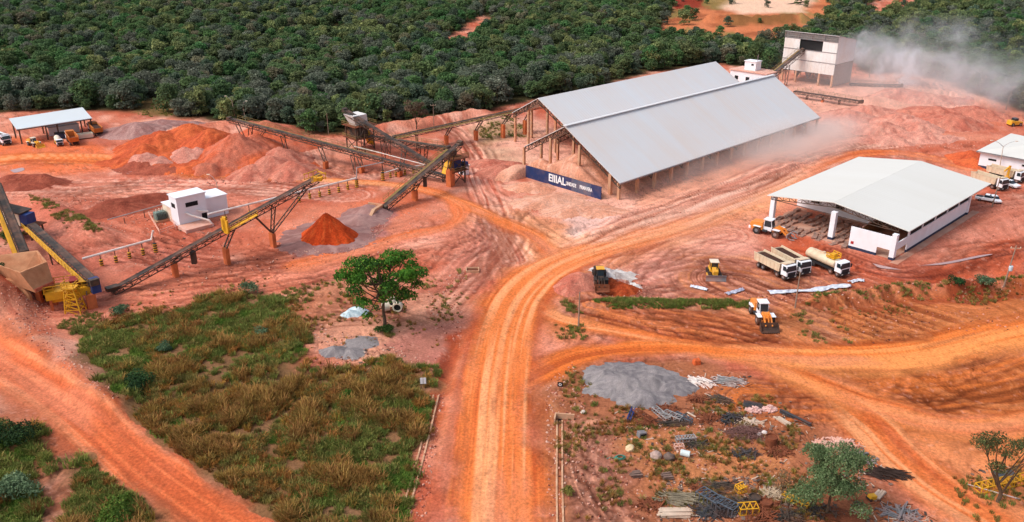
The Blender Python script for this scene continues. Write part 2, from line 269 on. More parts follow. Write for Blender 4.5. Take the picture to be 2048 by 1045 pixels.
# soil patches: polygon in photo pixels on the ground, colour, softness in metres, strength
PATCH = [
 ([(900,430),(1000,410),(1180,470),(1420,420),(1600,350),(1640,380),(1480,440),(1330,500),(1200,530),(1120,560),(1060,600),(1000,640),(960,620),(1010,540),(1000,480)], S(234,164,120), 5, .8),
 ([(1060,560),(1180,520),(1330,480),(1400,500),(1250,545),(1150,570),(1090,640),(1040,700),(1040,620)], S(226,140,92), 3, .7),
 ([(1560,700),(1700,650),(2100,600),(2300,700),(2300,1000),(2000,1080),(1850,980),(1700,880)], S(206,122,66), 5, .75),
 ([(1600,740),(1760,800),(2000,960),(2100,1100),(1900,1100),(1740,900),(1560,780)], S(216,136,92), 4, .6),
 ([(880,360),(960,400),(1040,470),(1000,560),(940,640),(880,700),(860,650),(930,560),(960,480),(880,420)], S(206,134,106), 4, .6),
 ([(-900,560),(-300,560),(0,620),(230,800),(420,950),(560,1120),(1300,1300),(-900,1300)], C_SCRAP, 3, .6),
 ([(1060,770),(1150,725),(1400,715),(1560,780),(1700,900),(1800,1010),(1900,1200),(1080,1200)], C_SCRAP, 2.5, .95),
 ([(1160,880),(1350,860),(1560,900),(1560,1000),(1300,960)], S(190,122,78), 3, .8),
 ([(1140,840),(1230,850),(1260,980),(1320,1100),(1120,1100)], S(150,98,82), 2.5, .8),
 ([(1080,600),(1200,612),(1500,620),(1620,600),(2100,570),(2300,700),(2300,900),(2000,900),(1700,850),(1560,730),(1300,690),(1120,665)], C_FIELD, 2.5, .95),
 ([(1190,622),(1470,622),(1560,690),(1400,690),(1200,655)], S(176,88,50), 1.5, .7),
 ([(1700,770),(1850,735),(2100,720),(2200,800),(2000,835),(1820,815)], S(168,84,36), 2, .9),
 ([(1590,620),(1640,612),(1720,690),(1640,690)], S(186,130,104), .8, .8),
 ([(1530,640),(1600,640),(1640,700),(1560,700)], S(206,140,98), 1.5, .7),
 ([(1630,616),(1900,588),(2060,580),(2060,596),(1900,606),(1660,632)], S(146,66,36), .9, .85), ([(1880,578),(1945,572),(1990,590),(1960,606),(1900,596)], S(140,62,36), .8, .9),
 ([(-400,300),(-60,270),(130,280),(240,300),(230,340),(120,350),(0,345),(-400,360)], S(224,110,60), 3, .75),
 ([(-300,395),(60,400),(240,470),(420,520),(420,600),(200,640),(60,640),(60,520),(-100,440)], S(186,104,84), 3, .65),
 ([(220,560),(420,525),(640,520),(760,540),(560,590),(420,620),(240,650)], S(206,116,86), 3, .7),
 ([(450,470),(600,410),(700,400),(830,395),(900,430),(800,480),(650,510),(500,540)], S(204,116,86), 3, .65),
 ([(620,640),(720,610),(860,590),(930,600),(900,690),(820,735),(660,720)], S(208,148,120), 3, .8),
 ([(560,610),(680,560),(760,560),(780,600),(640,650)], S(176,116,84), 3, .7),
 ([(760,690),(880,640),(930,640),(880,760),(830,760)], S(168,104,92), 2, .8),
 ([(230,500),(420,440),(520,470),(420,520),(260,560)], S(168,84,64), 3, .5), ([(640,380),(760,372),(860,400),(820,440),(720,420)], S(196,100,66), 3, .6), ([(880,470),(980,440),(1010,520),(940,600),(900,540)], S(180,102,82), 3, .6),
 ([(1300,500),(1480,480),(1560,540),(1400,580),(1280,560)], S(210,142,124), 4, .7), ([(1560,480),(1620,500),(1780,560),(1740,575),(1600,530)], S(196,92,54), 2, .7), ([(1700,580),(1760,560),(1900,545),(2050,520),(2050,560),(1800,585)], S(190,88,52), 2, .7),
 ([(905,665),(935,660),(915,760),(890,860),(865,850),(880,740)], S(160,66,38), .9, .9),
 ([(960,560),(1030,535),(1000,600),(950,680),(935,680)], S(190,78,38), 1.0, .7),
 ([(600,470),(720,465),(760,480),(700,520),(600,515),(575,490)], S(164,114,110), 1.2, .95),
 ([(700,430),(760,410),(800,430),(760,470),(700,480)], S(156,100,96), 1.2, .85),
 ([(1010,300),(1060,340),(1180,420),(1260,440),(1420,385),(1640,300),(1760,280),(1900,240),(2000,200),(1880,150),(1560,165),(1500,200),(1240,380),(1090,240),(950,240),(900,270)], C_PALE, 5, .75),
 ([(1100,420),(1180,400),(1230,440),(1150,475)], S(234,196,184), 2, .8),
 ([(950,290),(1040,300),(1060,330),(980,330)], S(206,166,138), 4, .7),
 ([(930,260),(1000,250),(1060,250),(1060,275),(960,290)], S(150,122,82), 4, .7),
 ([(1200,470),(1420,398),(1600,334),(1690,296),(1700,306),(1600,352),(1420,424),(1240,490)], S(228,172,148), 3, .7),
 ([(1260,395),(1640,262),(1700,268),(1640,300),(1300,425)], S(206,138,108), 2, .7),
 ([(1620,470),(1720,520),(1800,560),(1920,530),(2000,470),(2060,490),(2040,530),(1900,565),(1780,572),(1640,540),(1560,490)], S(186,84,52), 2, .85),
 ([(1800,520),(1960,400),(2060,400),(2060,460),(1900,500)], S(196,118,96), 3, .7),
 ([(1160,560),(1200,545),(1280,560),(1275,590),(1190,590)], S(170,82,50), 1.2, .9),
 ([(1190,550),(1240,535),(1275,560),(1250,580),(1210,572)], S(206,190,182), .7, .5),
 ([(1200,612),(1500,612),(1500,625),(1200,620)], S(196,150,116), .5, .7),
 ([(1095,580),(1185,560),(1190,620),(1130,640),(1090,610)], S(188,130,110), 1.5, .7),
 ([(1100,660),(1180,655),(1200,690),(1120,700)], S(206,120,78), 2, .6),
 ([(830,850),(870,790),(885,800),(840,960),(800,1100),(780,1100)], S(168,96,76), .8, .8),
]
FOREST = [(-900,250),(-200,232),(0,226),(110,222),(210,221),(330,232),(450,243),(550,250),(620,268),(690,266),(760,248),(850,240),(905,231),(960,228),(1060,200),(1160,185),(1300,145),(1440,130),(1560,148),(1590,120),(1690,125),(1740,150),(1830,150),(1905,168),(1960,190),(2060,230),(2400,290),(3400,400),(3400,-90),(-1600,-90)]
CLEAR = [[(1320,60),(1350,30),(1430,8),(1500,0),(1560,-10),(1660,-10),(1665,30),(1640,62),(1590,82),(1500,94),(1400,98),(1335,88)],
         [(1730,30),(1800,12),(1870,12),(1800,48),(1740,50)], [(1890,-8),(1995,-8),(2060,10),(2060,40),(1960,34)], [(895,84),(965,46),(992,58),(930,100)],
         [(262,226),(280,196),(345,190),(352,215),(335,233)], [(1080,34),(1240,30),(1190,-6),(1080,-8)], [(1340,14),(1405,8),(1405,34),(1345,38)]]
GRASS = [[(155,660),(230,645),(330,628),(420,600),(500,582),(545,588),(572,618),(606,650),(626,690),(604,735),(760,722),(850,740),(880,752),(868,800),(842,860),(815,960),(790,1120),(560,1120),(480,1010),(380,930),(275,860),(235,800),(180,740)],
         [(-300,800),(0,850),(70,880),(100,940),(80,1010),(30,1120),(-400,1120)], [(180,905),(240,930),(320,1010),(400,1120),(120,1120),(150,1010),(150,940)]]
BERMS = [ # low banks: pixel path, half width, height
 ([(20,640),(90,700),(160,760),(225,815)], 3.2, 1.6), ([(1180,470),(1330,425),(1480,372),(1600,330)], 2.0, .7), ([(1230,440),(1400,385),(1560,330)], 2.4, .55),
 ([(1640,606),(1760,594),(1900,582),(2060,574)], 1.7, 1.9), ([(1190,607),(1350,609),(1500,606)], 1.6, .5), ([(1150,575),(1190,555)], 4, 1.0),
 ([(70,405),(130,440),(210,475)], 3.5, 1.5), ([(200,425),(270,410),(330,398)], 2.6, 1.3), ([(20,365),(70,362),(100,370)], 3, 1.4), ([(160,560),(260,590)], 3, .3),
 ([(250,332),(330,345),(420,350)], 2.2, 1.3), ([(905,700),(890,780),(870,870)], 1.2, -.5), ([(960,232),(905,240),(850,250),(770,262)], 5, 2.4), ([(1030,235),(980,250)], 6, 1.8),
 ([(300,270),(450,255),(560,262)], 7, 1.5), ([(1740,205),(1850,190),(1960,205)], 5, 1.8), ([(1425,56),(1500,60),(1600,58)], 6, 4), ([(1800,815),(1900,835),(2040,825)], 3, .4)]
def hump(X, Y, px, py, r, h):
    c = G(px, py); return h * np.exp(-((X - c.x) ** 2 + (Y - c.y) ** 2) / r ** 2)
def ground_height(X, Y):
    X = np.asarray(X, float).ravel(); Y = np.asarray(Y, float).ravel(); rr = np.hypot(X, Y)
    Z = (fbm(X * .05, Y * .05, 5) - .5) * .25
    for p, w_, h in BERMS:
        D, _, H_ = path_field(X, Y, p, w_); k = np.clip(1 - np.abs(D) / (1.6 * w_), 0, 1); k = k * k * (3 - 2 * k)
        Z = Z + h * k * (.75 + .5 * vn(X * .35, Y * .35, 9)) 
    Z = Z + hump(X, Y, 2, 612, 5.5, 3.6) + hump(X, Y, 8, 632, 4.6, 3.6) + hump(X, Y, -95, 600, 9.5, 5.5) + hump(X, Y, -150, 560, 12, 5)
    Z = Z - hump(X, Y, 1232, 576, 2.6, 1.3)
    far = sst(330, 900, rr); Z = Z + far * (14 * fbm(X * .004, Y * .004, 3) + 6)
    return Z
def zg(p): return float(ground_height([p[0]], [p[1]])[0])
def soil(X, Y):
    """colour of the bare soil and road mask at ground points"""
    n0 = fbm(X * .06, Y * .06, 21); n1 = fbm(X * .25, Y * .25, 31); n2 = fbm(X * .9, Y * .9, 41, 3)
    wx = X + 3.2 * (fbm(X * .16, Y * .16, 51) - .5) * 2; wy = Y + 3.2 * (fbm(X * .16, Y * .16, 61) - .5) * 2
    C = lerp(C_MAUVE, C_PINK, sst(.3, .6, n0)); C = lerp(C, C_PALE, sst(.5, .75, fbm(X * .16, Y * .16, 33)) * .6); C = lerp(C, C_RED, sst(.46, .68, fbm(X * .09, Y * .09, 71)) * .7)
    for pts, c, soft, a in PATCH:
        m = sst(-soft, soft, poly_sd(wx, wy, pts)) * a * (.75 + .5 * n1 if a < .9 else 1); m = np.clip(m, 0, 1)
        vary = np.asarray(c) * (1 + .28 * (n1 - .5) * 2)[:, None]
        C = C + (vary - C) * m[:, None]
    dz = np.zeros(X.size); hb = np.zeros(X.size)
    for k, t in enumerate(TRACKS):
        D, S_, H_ = path_field(X, Y, t['p'], t['w'])
        wob = D + .9 * (vn(S_ * .05, D * .08, 80 + k) - .5) * 2
        st = .55 * vn(wob * 1.5, S_ * .035, 90 + k) + .45 * vn(wob * 3.4, S_ * .07, 190 + k)
        m = (1 - sst(.55, 1.25, np.abs(D) / H_ + .6 * (n1 - .5))) * t['a']
        C = C + (lerp(t['c'][1], t['c'][0], sst(.25, .75, st)) - C) * (m * (.4 + 1.5 * np.abs(st - .5) * 2).clip(0, 1.15))[:, None]
        dz += m * (st - .5) * .22
    C0 = C.copy()
    # single wheel marks: pairs of thin lines that follow the lanes for a while
    g = random.Random(77); guides = [world_path(t['p'], t['w'], 10) for t in TRACKS[:9] + TRACKS] + [world_path(t['p'], t['w'], 10) for t in ROADS if t['id'] != 3]
    for k in range(1000):
        gi = g.randrange(len(guides)); Wg = guides[gi]; n_ = len(Wg); i0 = g.randrange(max(1, n_ - 8)); i1 = min(n_, i0 + g.randint(6, 22)); seg = Wg[i0:i1]
        if len(seg) < 4: continue
        d_ = np.gradient(seg[:, :2], axis=0); d_ /= np.linalg.norm(d_, axis=1)[:, None] + 1e-9; nn = np.stack([-d_[:, 1], d_[:, 0]], 1); u = np.linspace(-1, 1, len(seg)); off = g.gauss(0, .75) * seg[:, 2].mean() + g.uniform(-6, 6) * u * abs(u) + g.uniform(-3, 3) * u
        dark = g.random() < .62; al = g.uniform(.4, .85); cc = g.uniform(.42, .62) if dark else g.uniform(1.15, 1.32)
        P_ = seg[:, :2] + nn * off[:, None]; m0 = 5; bb = np.nonzero((X > P_[:, 0].min() - m0) & (X < P_[:, 0].max() + m0) & (Y > P_[:, 1].min() - m0) & (Y < P_[:, 1].max() + m0))[0]
        if not bb.size: continue
        D, S_, _ = path_field(X[bb], Y[bb], None, None, W=np.concatenate([P_, np.full((len(P_), 1), 1.6)], 1)); wd = .15 + .0016 * np.hypot(X[bb], Y[bb]); gap = g.choice([.95, 1.05, 1.2])
        m = np.exp(-((np.abs(D) - gap) / wd) ** 2) * al * (.4 + .9 * vn(S_ * .3, D, 700 + k)).clip(0, 1) * sst(0, 4, S_) * sst(0, 4, S_.max() - S_)
        C[bb] = C[bb] + (C[bb] * (np.array([cc, cc * .86, cc * .8]) if dark else cc) + (0 if dark else .02) - C[bb]) * m[:, None]; dz[bb] -= m * .09
    C = np.clip(C, C0 * np.array([.56, .46, .42]), C0 * 1.35 + .03); dz = np.clip(dz, -.22, .2)
    # clods, scuffs and eroded edges
    rg = 1 - np.abs(2 * fbm(wx * .22, wy * .3, 611, 4) - 1); rg2 = 1 - np.abs(2 * fbm(wx * .6 + .3 * wy, wy * .5, 621, 3) - 1)
    pat = sst(.42, .62, fbm(X * .05, Y * .05, 651)); C = C * (1 - (.30 * sst(.9, .995, rg) + .16 * sst(.92, .995, rg2)) * (.25 + pat))[:, None]; dz -= .14 * sst(.88, .99, rg) * pat
    sp_ = fbm(X * 1.6, Y * 1.1, 631, 3); C = lerp(C, C * np.array([.66, .54, .5]), sst(.64, .8, sp_) * .45 * (.2 + pat)); C = C + (np.array(C_PALE) - C) * (sst(.68, .82, fbm(X * 1.3, Y * 1.3, 641, 3)) * .25)[:, None]
    rid = np.zeros(X.size, int); best = np.full(X.size, .5); prev = np.zeros(X.size)
    for k, t in enumerate(ROADS):
        D, S_, H_ = path_field(X, Y, t['p'], t['w']); al = t['a']
        if hasattr(al, '__len__'): al = path_field(X, Y, None, None, W=np.concatenate([world_path(t['p'], t['w'])[:, :2], world_path(t['p'], al)[:, 2:]], 1), reach=14)[2]
        e = np.abs(D) / H_ + 1.0 * (fbm(X * .14, Y * .14, 661) - .5) + .3 * (n1 - .5) + .12 * (n2 - .5)
        m = (1 - sst(.5, 1.3, e)) * al * sst(-2, 9, S_ + 6 * (n1 - .5)); m = m * (1 - .9 * prev)
        wob = D + .6 * (vn(S_ * .04, D * .1, 280 + k) - .5) * 2
        st = .55 * vn(wob * .62, S_ * .013, 290 + k) + .3 * vn(wob * 1.7, S_ * .03, 390 + k) + .15 * vn(wob * 4.5, S_ * .06, 490 + k); st = .5 + (st - .5) * (.75 + 1.0 * fbm(X * .05, Y * .05, 671))
        lo, mi, hi = t['c'][2], t['c'][1], t['c'][0]
        c = lerp(lo, mi, sst(.22, .5, st)); c = lerp(c, hi, sst(.48, .74, st))
        c = c + (np.array(S(206,130,100)) - c) * (sst(.5, .75, fbm(D * .25, S_ * .04, 590 + k)) * .55)[:, None]; c = c + (np.array(S(150,76,46)) - c) * (sst(.62, .8, fbm(D * .5, S_ * .05, 690 + k)) * .5)[:, None]
        edge_ = sst(.55, .8, e) * (1 - sst(.9, 1.1, e)); c = c * (1 - .22 * edge_)[:, None]
        c = c * (1 - .18 * sst(.6, .75, sp_))[:, None]
        C = C + (c - C) * m[:, None]; dz = dz * (1 - m) + m * (st - .5) * .2 + .07 * edge_ * m
        u = (m > best)
        if t['id']: rid[u] = t['id']; best = np.where(u, m, best)
        if k in (0, 2): prev = np.maximum(prev, np.clip(m * 1.05, 0, 1))
    # woodland floor and grassland soil
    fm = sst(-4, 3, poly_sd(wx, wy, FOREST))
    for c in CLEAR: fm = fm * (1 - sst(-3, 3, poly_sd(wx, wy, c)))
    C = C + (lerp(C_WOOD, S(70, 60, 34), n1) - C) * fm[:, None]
    for g in GRASS:
        m = sst(-1.5, 1.5, poly_sd(wx, wy, g)) * (.9 if g is GRASS[0] else .85) * (rid == 0)
        C = C + (lerp(S(104, 80, 52), S(132, 98, 66), n1) - C) * m[:, None]
    cl = sst(-3, 3, poly_sd(wx, wy, CLEAR[0])); C = C + (lerp(lerp(S(150,84,50), S(196,116,74), sst(.35, .6, n0)), S(120,114,60), sst(.5, .62, fbm(X * .05, Y * .02, 881)) * .8) - C) * (cl * .9)[:, None]; cl = sst(-6, 6, poly_sd(wx, wy, [(1440,34),(1480,14),(1600,6),(1625,24),(1600,44),(1480,46)])); C = C + (np.array(S(232,192,166)) - C) * (cl * .85)[:, None]; cl = sst(-4, 4, poly_sd(wx, wy, [(1425,46),(1480,52),(1590,54),(1590,64),(1460,66)])); C = C + (np.array(S(112,80,44)) - C) * (cl * .8)[:, None]
    cl = sst(-2, 2, poly_sd(wx, wy, CLEAR[5])) + sst(-2, 2, poly_sd(wx, wy, CLEAR[6])); C = C + (np.asarray(S(130, 40, 26)) - C) * (cl.clip(0, 1) * .9)[:, None]
    cl = sst(-2, 2, poly_sd(wx, wy, CLEAR[4])); C = C + (np.asarray(S(110, 92, 52)) - C) * (cl * .9)[:, None]
    C = C * (.86 + .28 * n2)[:, None]
    return C, dz, rid
def build_ground():
    th = np.concatenate([np.arange(-180, -40, 4.0), np.arange(-40, 40, .07), np.arange(40, 180, 4.0)])
    r = [0.5, 25, 45, 58, 66]
    while r[-1] < 700: r.append(r[-1] + max(.22, 1.02 * (r[-1] ** 2 + HC ** 2) / (831 * HC)))
    r += [760, 850, 1000, 1300, 1800, 2600, 4000, 6500, 9500]; r = np.array(r); nt_, nr = len(th), len(r)
    TH, RR = np.meshgrid(np.radians(th), r); X = (np.sin(TH) * RR).ravel(); Y = (np.cos(TH) * RR).ravel()
    Z = ground_height(X, Y); C = np.zeros((X.size, 3)); dz = np.zeros(X.size); rid = np.zeros(X.size, int)
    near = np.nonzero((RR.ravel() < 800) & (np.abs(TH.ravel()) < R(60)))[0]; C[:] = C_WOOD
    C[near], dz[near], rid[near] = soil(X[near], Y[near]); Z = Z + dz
    V = np.stack([X, Y, Z], 1); i, j = np.meshgrid(np.arange(nr - 1), np.arange(nt_), indexing='ij'); j2 = (j + 1) % nt_
    Q = np.stack([i * nt_ + j, i * nt_ + j2, (i + 1) * nt_ + j2, (i + 1) * nt_ + j], -1).reshape(-1, 4)[:, ::-1]
    fr = rid[Q]; fid = np.where((fr > 0).sum(1) >= 2, fr.max(1), 0)
    for k, nm in ((0, 'ground'), (1, 'dirt_road'), (2, 'dirt_road'), (3, 'dirt_road')):
        q = Q[fid == k]; u, inv = np.unique(q.ravel(), return_inverse=True)
        link(nm, mesh_np(nm, V[u], inv.reshape(-1, 4), C[u], MAT_EARTH, True), kind='structure')
build_ground()
# ================================================================ VEGETATION
LEAF = leaf_mat('foliage'); GRASSM = leaf_mat('grass_blades', jitter=.4); BARK = pm('bark', S(96, 78, 62), .9, var=.35, scale=3, bump=.4)
def leaves(lobes, n, size, cols, seed, flat=.35, inner=.25):
    """leaf clumps: small quads spread through and over a set of lobes (x,y,z,rx,rz); colour differs from lobe to lobe"""
    g = np.random.default_rng(seed); L = np.array(lobes); wt = L[:, 3] ** 2; wt /= wt.sum(); k = g.choice(len(L), n, p=wt)
    d = g.normal(size=(n, 3)); d /= np.linalg.norm(d, axis=1)[:, None]; d[:, 2] = np.where(d[:, 2] < -.35, -d[:, 2], d[:, 2])
    rad = np.where(g.random(n) < inner, g.random(n) ** .5, .86 + .2 * g.random(n))
    rad *= 1 + .22 * np.sin(d[:, 0] * 5 + L[k, 0] * 3) * np.sin(d[:, 1] * 5 + L[k, 1] * 3)
    c = L[k, :3] + d * rad[:, None] * np.stack([L[k, 3], L[k, 3], L[k, 4]], 1)
    nrm = d * .8 + g.normal(size=(n, 3)) * .75; nrm[:, 2] += flat; nrm /= np.linalg.norm(nrm, axis=1)[:, None]
    t = np.cross(nrm, g.normal(size=(n, 3))); t /= np.linalg.norm(t, axis=1)[:, None]; b = np.cross(nrm, t)
    s = size * (.6 + .8 * g.random(n))[:, None]; t = t * s; b = b * s * .62
    V = np.stack([c - t - b * .3, c - b * 1.0, c + t, c + b], 1).reshape(-1, 3)
    lob = g.random(len(L)); mixv = np.clip(lob[k] * .75 + .35 * g.random(n), 0, 1)
    C = lerp(cols[0], cols[1], mixv); C = np.where((g.random(n) < .12)[:, None], np.asarray(cols[2]), C)
    return V, np.arange(4 * n).reshape(-1, 4), np.repeat(C, 4, axis=0)
def crown_lobes(g, Rr, H0, H1, n):
    out = [(0, 0, (H0 + H1) / 2, Rr * .62, (H1 - H0) * .45)]
    for k in range(n):
        a = g.random() * 6.283; q = Rr * (.3 + .5 * g.random()); z = H0 + (H1 - H0) * (.25 + .6 * g.random()); s = Rr * (.28 + .24 * g.random())
        out.append((q * math.cos(a), q * math.sin(a), z, s, s * .75))
    return out
FCOL = [(S(50,72,42),S(82,108,56),S(104,126,68)), (S(62,76,44),S(98,112,60),S(118,130,74)), (S(72,80,64),S(98,108,86),S(116,124,102)), (S(54,72,54),S(80,100,72),S(100,116,88)),
        (S(86,82,60),S(116,110,80),S(132,126,94)), (S(48,80,42),S(74,116,54),S(98,134,68)), (S(76,88,48),S(118,128,66),S(140,146,82)), (S(78,82,68),S(106,112,92),S(126,130,110))]
FW = [.2, .18, .13, .15, .06, .13, .08, .07]
forest_crowns = []; forest_trunks = []
for k, fc in enumerate(FCOL):
    g = np.random.default_rng(100 + k); Rr = 3.9; H1 = 8.2
    lb = crown_lobes(g, Rr, .9, H1, 12) + [(1.9 * math.cos(a), 1.9 * math.sin(a), 1.3, 1.5, 1.1) for a in (.5, 2.6, 4.7)]
    V, Q, C = leaves(lb, 1900, .34, [tuple((np.array(c) * .82 + .18 * np.mean(c)) * 1.36 + .006) for c in fc], 200 + k, inner=.3, flat=.95)
    forest_crowns.append(mesh_np('crown', V, Q, C, LEAF))
    m = M(); m.pipe([(0, 0, -.3), (.1, .05, 1.6), (-.1, .1, 3.6), (.15, 0, 5.6)], [.2, .16, .12, .05], 6)
    for a in range(5):
        l = lb[1 + a]; m.pipe([(0, .05, 2.0 + a * .3), (l[0] * .5, l[1] * .5, 2.0 + (l[2] - 2) * .7), l[:3]], [.09, .06, .03], 5)
    me = bpy.data.meshes.new('trunk'); me.from_pydata(m.v, [], m.f); me.materials.append(BARK); forest_trunks.append(me)
def gn_scatter(name, pts, kinds, scl, rot, protos, label, cat):
    me = bpy.data.meshes.new(name); me.from_pydata([tuple(p) for p in pts], [], [])
    for an, ty, d in (('pk', 'INT', kinds), ('psc', 'FLOAT', scl)):
        a = me.attributes.new(an, ty, 'POINT'); a.data.foreach_set('value', np.asarray(d, np.int32 if ty == 'INT' else np.float32))
    a = me.attributes.new('prot', 'FLOAT_VECTOR', 'POINT'); a.data.foreach_set('vector', np.asarray(rot, np.float32).ravel())
    o = link(name, me, label=label, cat=cat, kind='stuff'); ng = bpy.data.node_groups.new(name, 'GeometryNodeTree')
    ng.interface.new_socket('Geometry', in_out='INPUT', socket_type='NodeSocketGeometry'); ng.interface.new_socket('Geometry', in_out='OUTPUT', socket_type='NodeSocketGeometry')
    N = ng.nodes; Lk = ng.links; gi = N.new('NodeGroupInput'); go = N.new('NodeGroupOutput'); jn = N.new('GeometryNodeJoinGeometry')
    def attr(an, ty):
        q = N.new('GeometryNodeInputNamedAttribute'); q.data_type = ty; q.inputs['Name'].default_value = an; return q.outputs[0]
    ak, asx, ar = attr('pk', 'INT'), attr('psc', 'FLOAT'), attr('prot', 'FLOAT_VECTOR')
    for i, p in enumerate(protos):
        oi = N.new('GeometryNodeObjectInfo'); oi.inputs['Object'].default_value = p; oi.inputs['As Instance'].default_value = True
        cm = N.new('FunctionNodeCompare'); cm.data_type = 'INT'; cm.operation = 'EQUAL'; Lk.new(ak, cm.inputs[2]); cm.inputs[3].default_value = i
        ip = N.new('GeometryNodeInstanceOnPoints'); Lk.new(gi.outputs[0], ip.inputs['Points']); Lk.new(cm.outputs[0], ip.inputs['Selection'])
        Lk.new(oi.outputs['Geometry'], ip.inputs['Instance']); Lk.new(ar, ip.inputs['Rotation']); Lk.new(asx, ip.inputs['Scale']); Lk.new(ip.outputs[0], jn.inputs[0])
    Lk.new(jn.outputs[0], go.inputs[0]); md = o.modifiers.new('scatter', 'NODES'); md.node_group = ng
    return o
def proto(name, me): return bpy.data.objects.new(name, me)
CROWN_P = [proto('crown', m) for m in forest_crowns]
def in_region(X, Y, polys, holes=(), margin=0.0):
    ok = np.zeros(X.size, bool)
    for p in polys: ok |= poly_sd(X, Y, p) > margin
    for h in holes: ok &= poly_sd(X, Y, h) < -1.5
    return ok
def build_forest():
    st = 3.9; xs = np.arange(-470, 470, st); ys = np.arange(225, 760, st); X, Y = np.meshgrid(xs, ys); X = X.ravel() + rng.uniform(-1.8, 1.8, X.size); Y = Y.ravel() + rng.uniform(-2.2, 2.2, Y.size)
    wx_, wy_ = X + 9 * (fbm(X * .06, Y * .06, 15) - .5) * 2, Y + 9 * (fbm(X * .06, Y * .06, 16) - .5) * 2; ok = (np.abs(X) < Y * .66 + 25) & in_region(X, Y, [FOREST], [], .5) & (in_region(wx_, wy_, [FOREST], CLEAR, 0) | (rng.random(X.size) < .018)) & (rng.random(X.size) < .9)
    dn = fbm(X * .03, Y * .03, 77); ok &= dn > .26
    X, Y = X[ok], Y[ok]; Z = ground_height(X, Y); d = np.hypot(X, Y)
    n0 = fbm(X * .02, Y * .02, 81); n1 = fbm(X * .02, Y * .02, 91); edge = poly_sd(X, Y, FOREST)
    kind = np.array([rng.choice(8, p=FW) for _ in X])
    grey = (edge < 45) & (rng.random(X.size) < .6) & (X < 60); kind[grey] = rng.choice([2, 3, 7, 0], grey.sum())
    grn = (n0 > .56) & (rng.random(X.size) < .6); kind[grn & ~grey] = rng.choice([0, 5], (grn & ~grey).sum())
    olv = (n1 > .58) & (rng.random(X.size) < .5); kind[olv & ~grey] = rng.choice([1, 6], (olv & ~grey).sum())
    sca = .36 + .72 * rng.random(X.size) ** 1.8 + .12 * (edge < 30); sca *= np.where(edge < 3, .8, 1.0)
    rz = rng.random(X.size) * 6.283
    px = CX + F_PX * X / (Y * CP + HC * SP); order = np.argsort(d); vis = np.nonzero((px > -25) & (px < 2073))[0]
    # how far each tree stands behind the wood's edge decides which ones show whole
    key = np.where(np.isin(np.arange(X.size), vis), edge * 6 + d * .35, 1e9); sel = np.argsort(key)[:285]
    LAB = ['dark green round tree at the edge of the woodland behind the red yard', 'olive green bushy tree at the edge of the woodland behind the red yard', 'grey green dusty tree at the edge of the woodland behind the red yard',
           'blue green dense tree at the edge of the woodland behind the red yard', 'dry brownish tree at the edge of the woodland behind the red yard', 'bright green leafy tree at the edge of the woodland behind the red yard',
           'yellowish green tree at the edge of the woodland behind the red yard', 'pale grey dust coated tree at the edge of the woodland behind the red yard']
    for i in sel:
        k = int(kind[i]); t = T('woodland_tree', LAB[k], 'tree', (X[i], Y[i], Z[i]), rz[i], 'trees along the woodland edge'); s_ = sca[i]; t.scale = (s_, s_, s_ * rng.uniform(.85, 1.15))
        link('trunk', forest_trunks[k], t); link('crown', forest_crowns[k], t)
    rest = np.setdiff1d(np.arange(X.size), sel)
    gn_scatter('woodland', np.stack([X, Y, Z], 1)[rest], kind[rest], sca[rest], np.stack([rng.uniform(-.15, .15, rest.size), rng.uniform(-.15, .15, rest.size), rz[rest]], 1), CROWN_P,
               'dense green woodland canopy stretching away behind the quarry plant', 'woodland')
    return X.size
print('trees', build_forest())
# grass
def tuft(seed, n, h, r, cols, wide=.05, lean=.8):
    g = np.random.default_rng(seed); V = []; C = []
    for k in range(n):
        a, q = g.random() * 6.283, r * g.random() ** .6; b = np.array([q * math.cos(a), q * math.sin(a), -.05]); hh = h * (.55 + .6 * g.random()); l = lean * hh * g.random(); a2 = a + g.normal() * .8
        mid = b + np.array([l * .35 * math.cos(a2), l * .35 * math.sin(a2), hh * .6]); tip = b + np.array([l * math.cos(a2), l * math.sin(a2), hh * (1 - .25 * g.random())])
        sd_ = np.array([-math.sin(a2 + g.normal()), math.cos(a2 + g.normal()), 0]) * wide * (.7 + .6 * g.random()); c = lerp(cols[0], cols[1], np.array([g.random()]))[0]
        V += [b - sd_, b + sd_, mid + sd_ * .8, mid - sd_ * .8, mid - sd_ * .8, mid + sd_ * .8, tip + sd_ * .2, tip - sd_ * .2]; C += [c] * 8
    V = np.array(V); return mesh_np('tuft', V, np.arange(len(V)).reshape(-1, 4), np.array(C), GRASSM)
G_BR = (S(122,92,46), S(180,140,80)); G_GR = (S(88,100,46), S(136,146,74)); G_OL = (S(116,106,56), S(164,148,86)); G_LM = (S(86,114,46), S(128,154,68)); G_RU = (S(138,96,46), S(194,144,76))
DRY_P = [proto('tuft', tuft(1, 46, 1.25, .55, G_BR)), proto('tuft', tuft(2, 44, 1.1, .6, G_RU)), proto('tuft', tuft(3, 44, 1.0, .6, G_OL))]
GRN_P = [proto('tuft', tuft(4, 50, .85, .6, G_GR)), proto('tuft', tuft(5, 50, .7, .6, G_LM)), proto('tuft', tuft(6, 44, .9, .6, G_OL))]
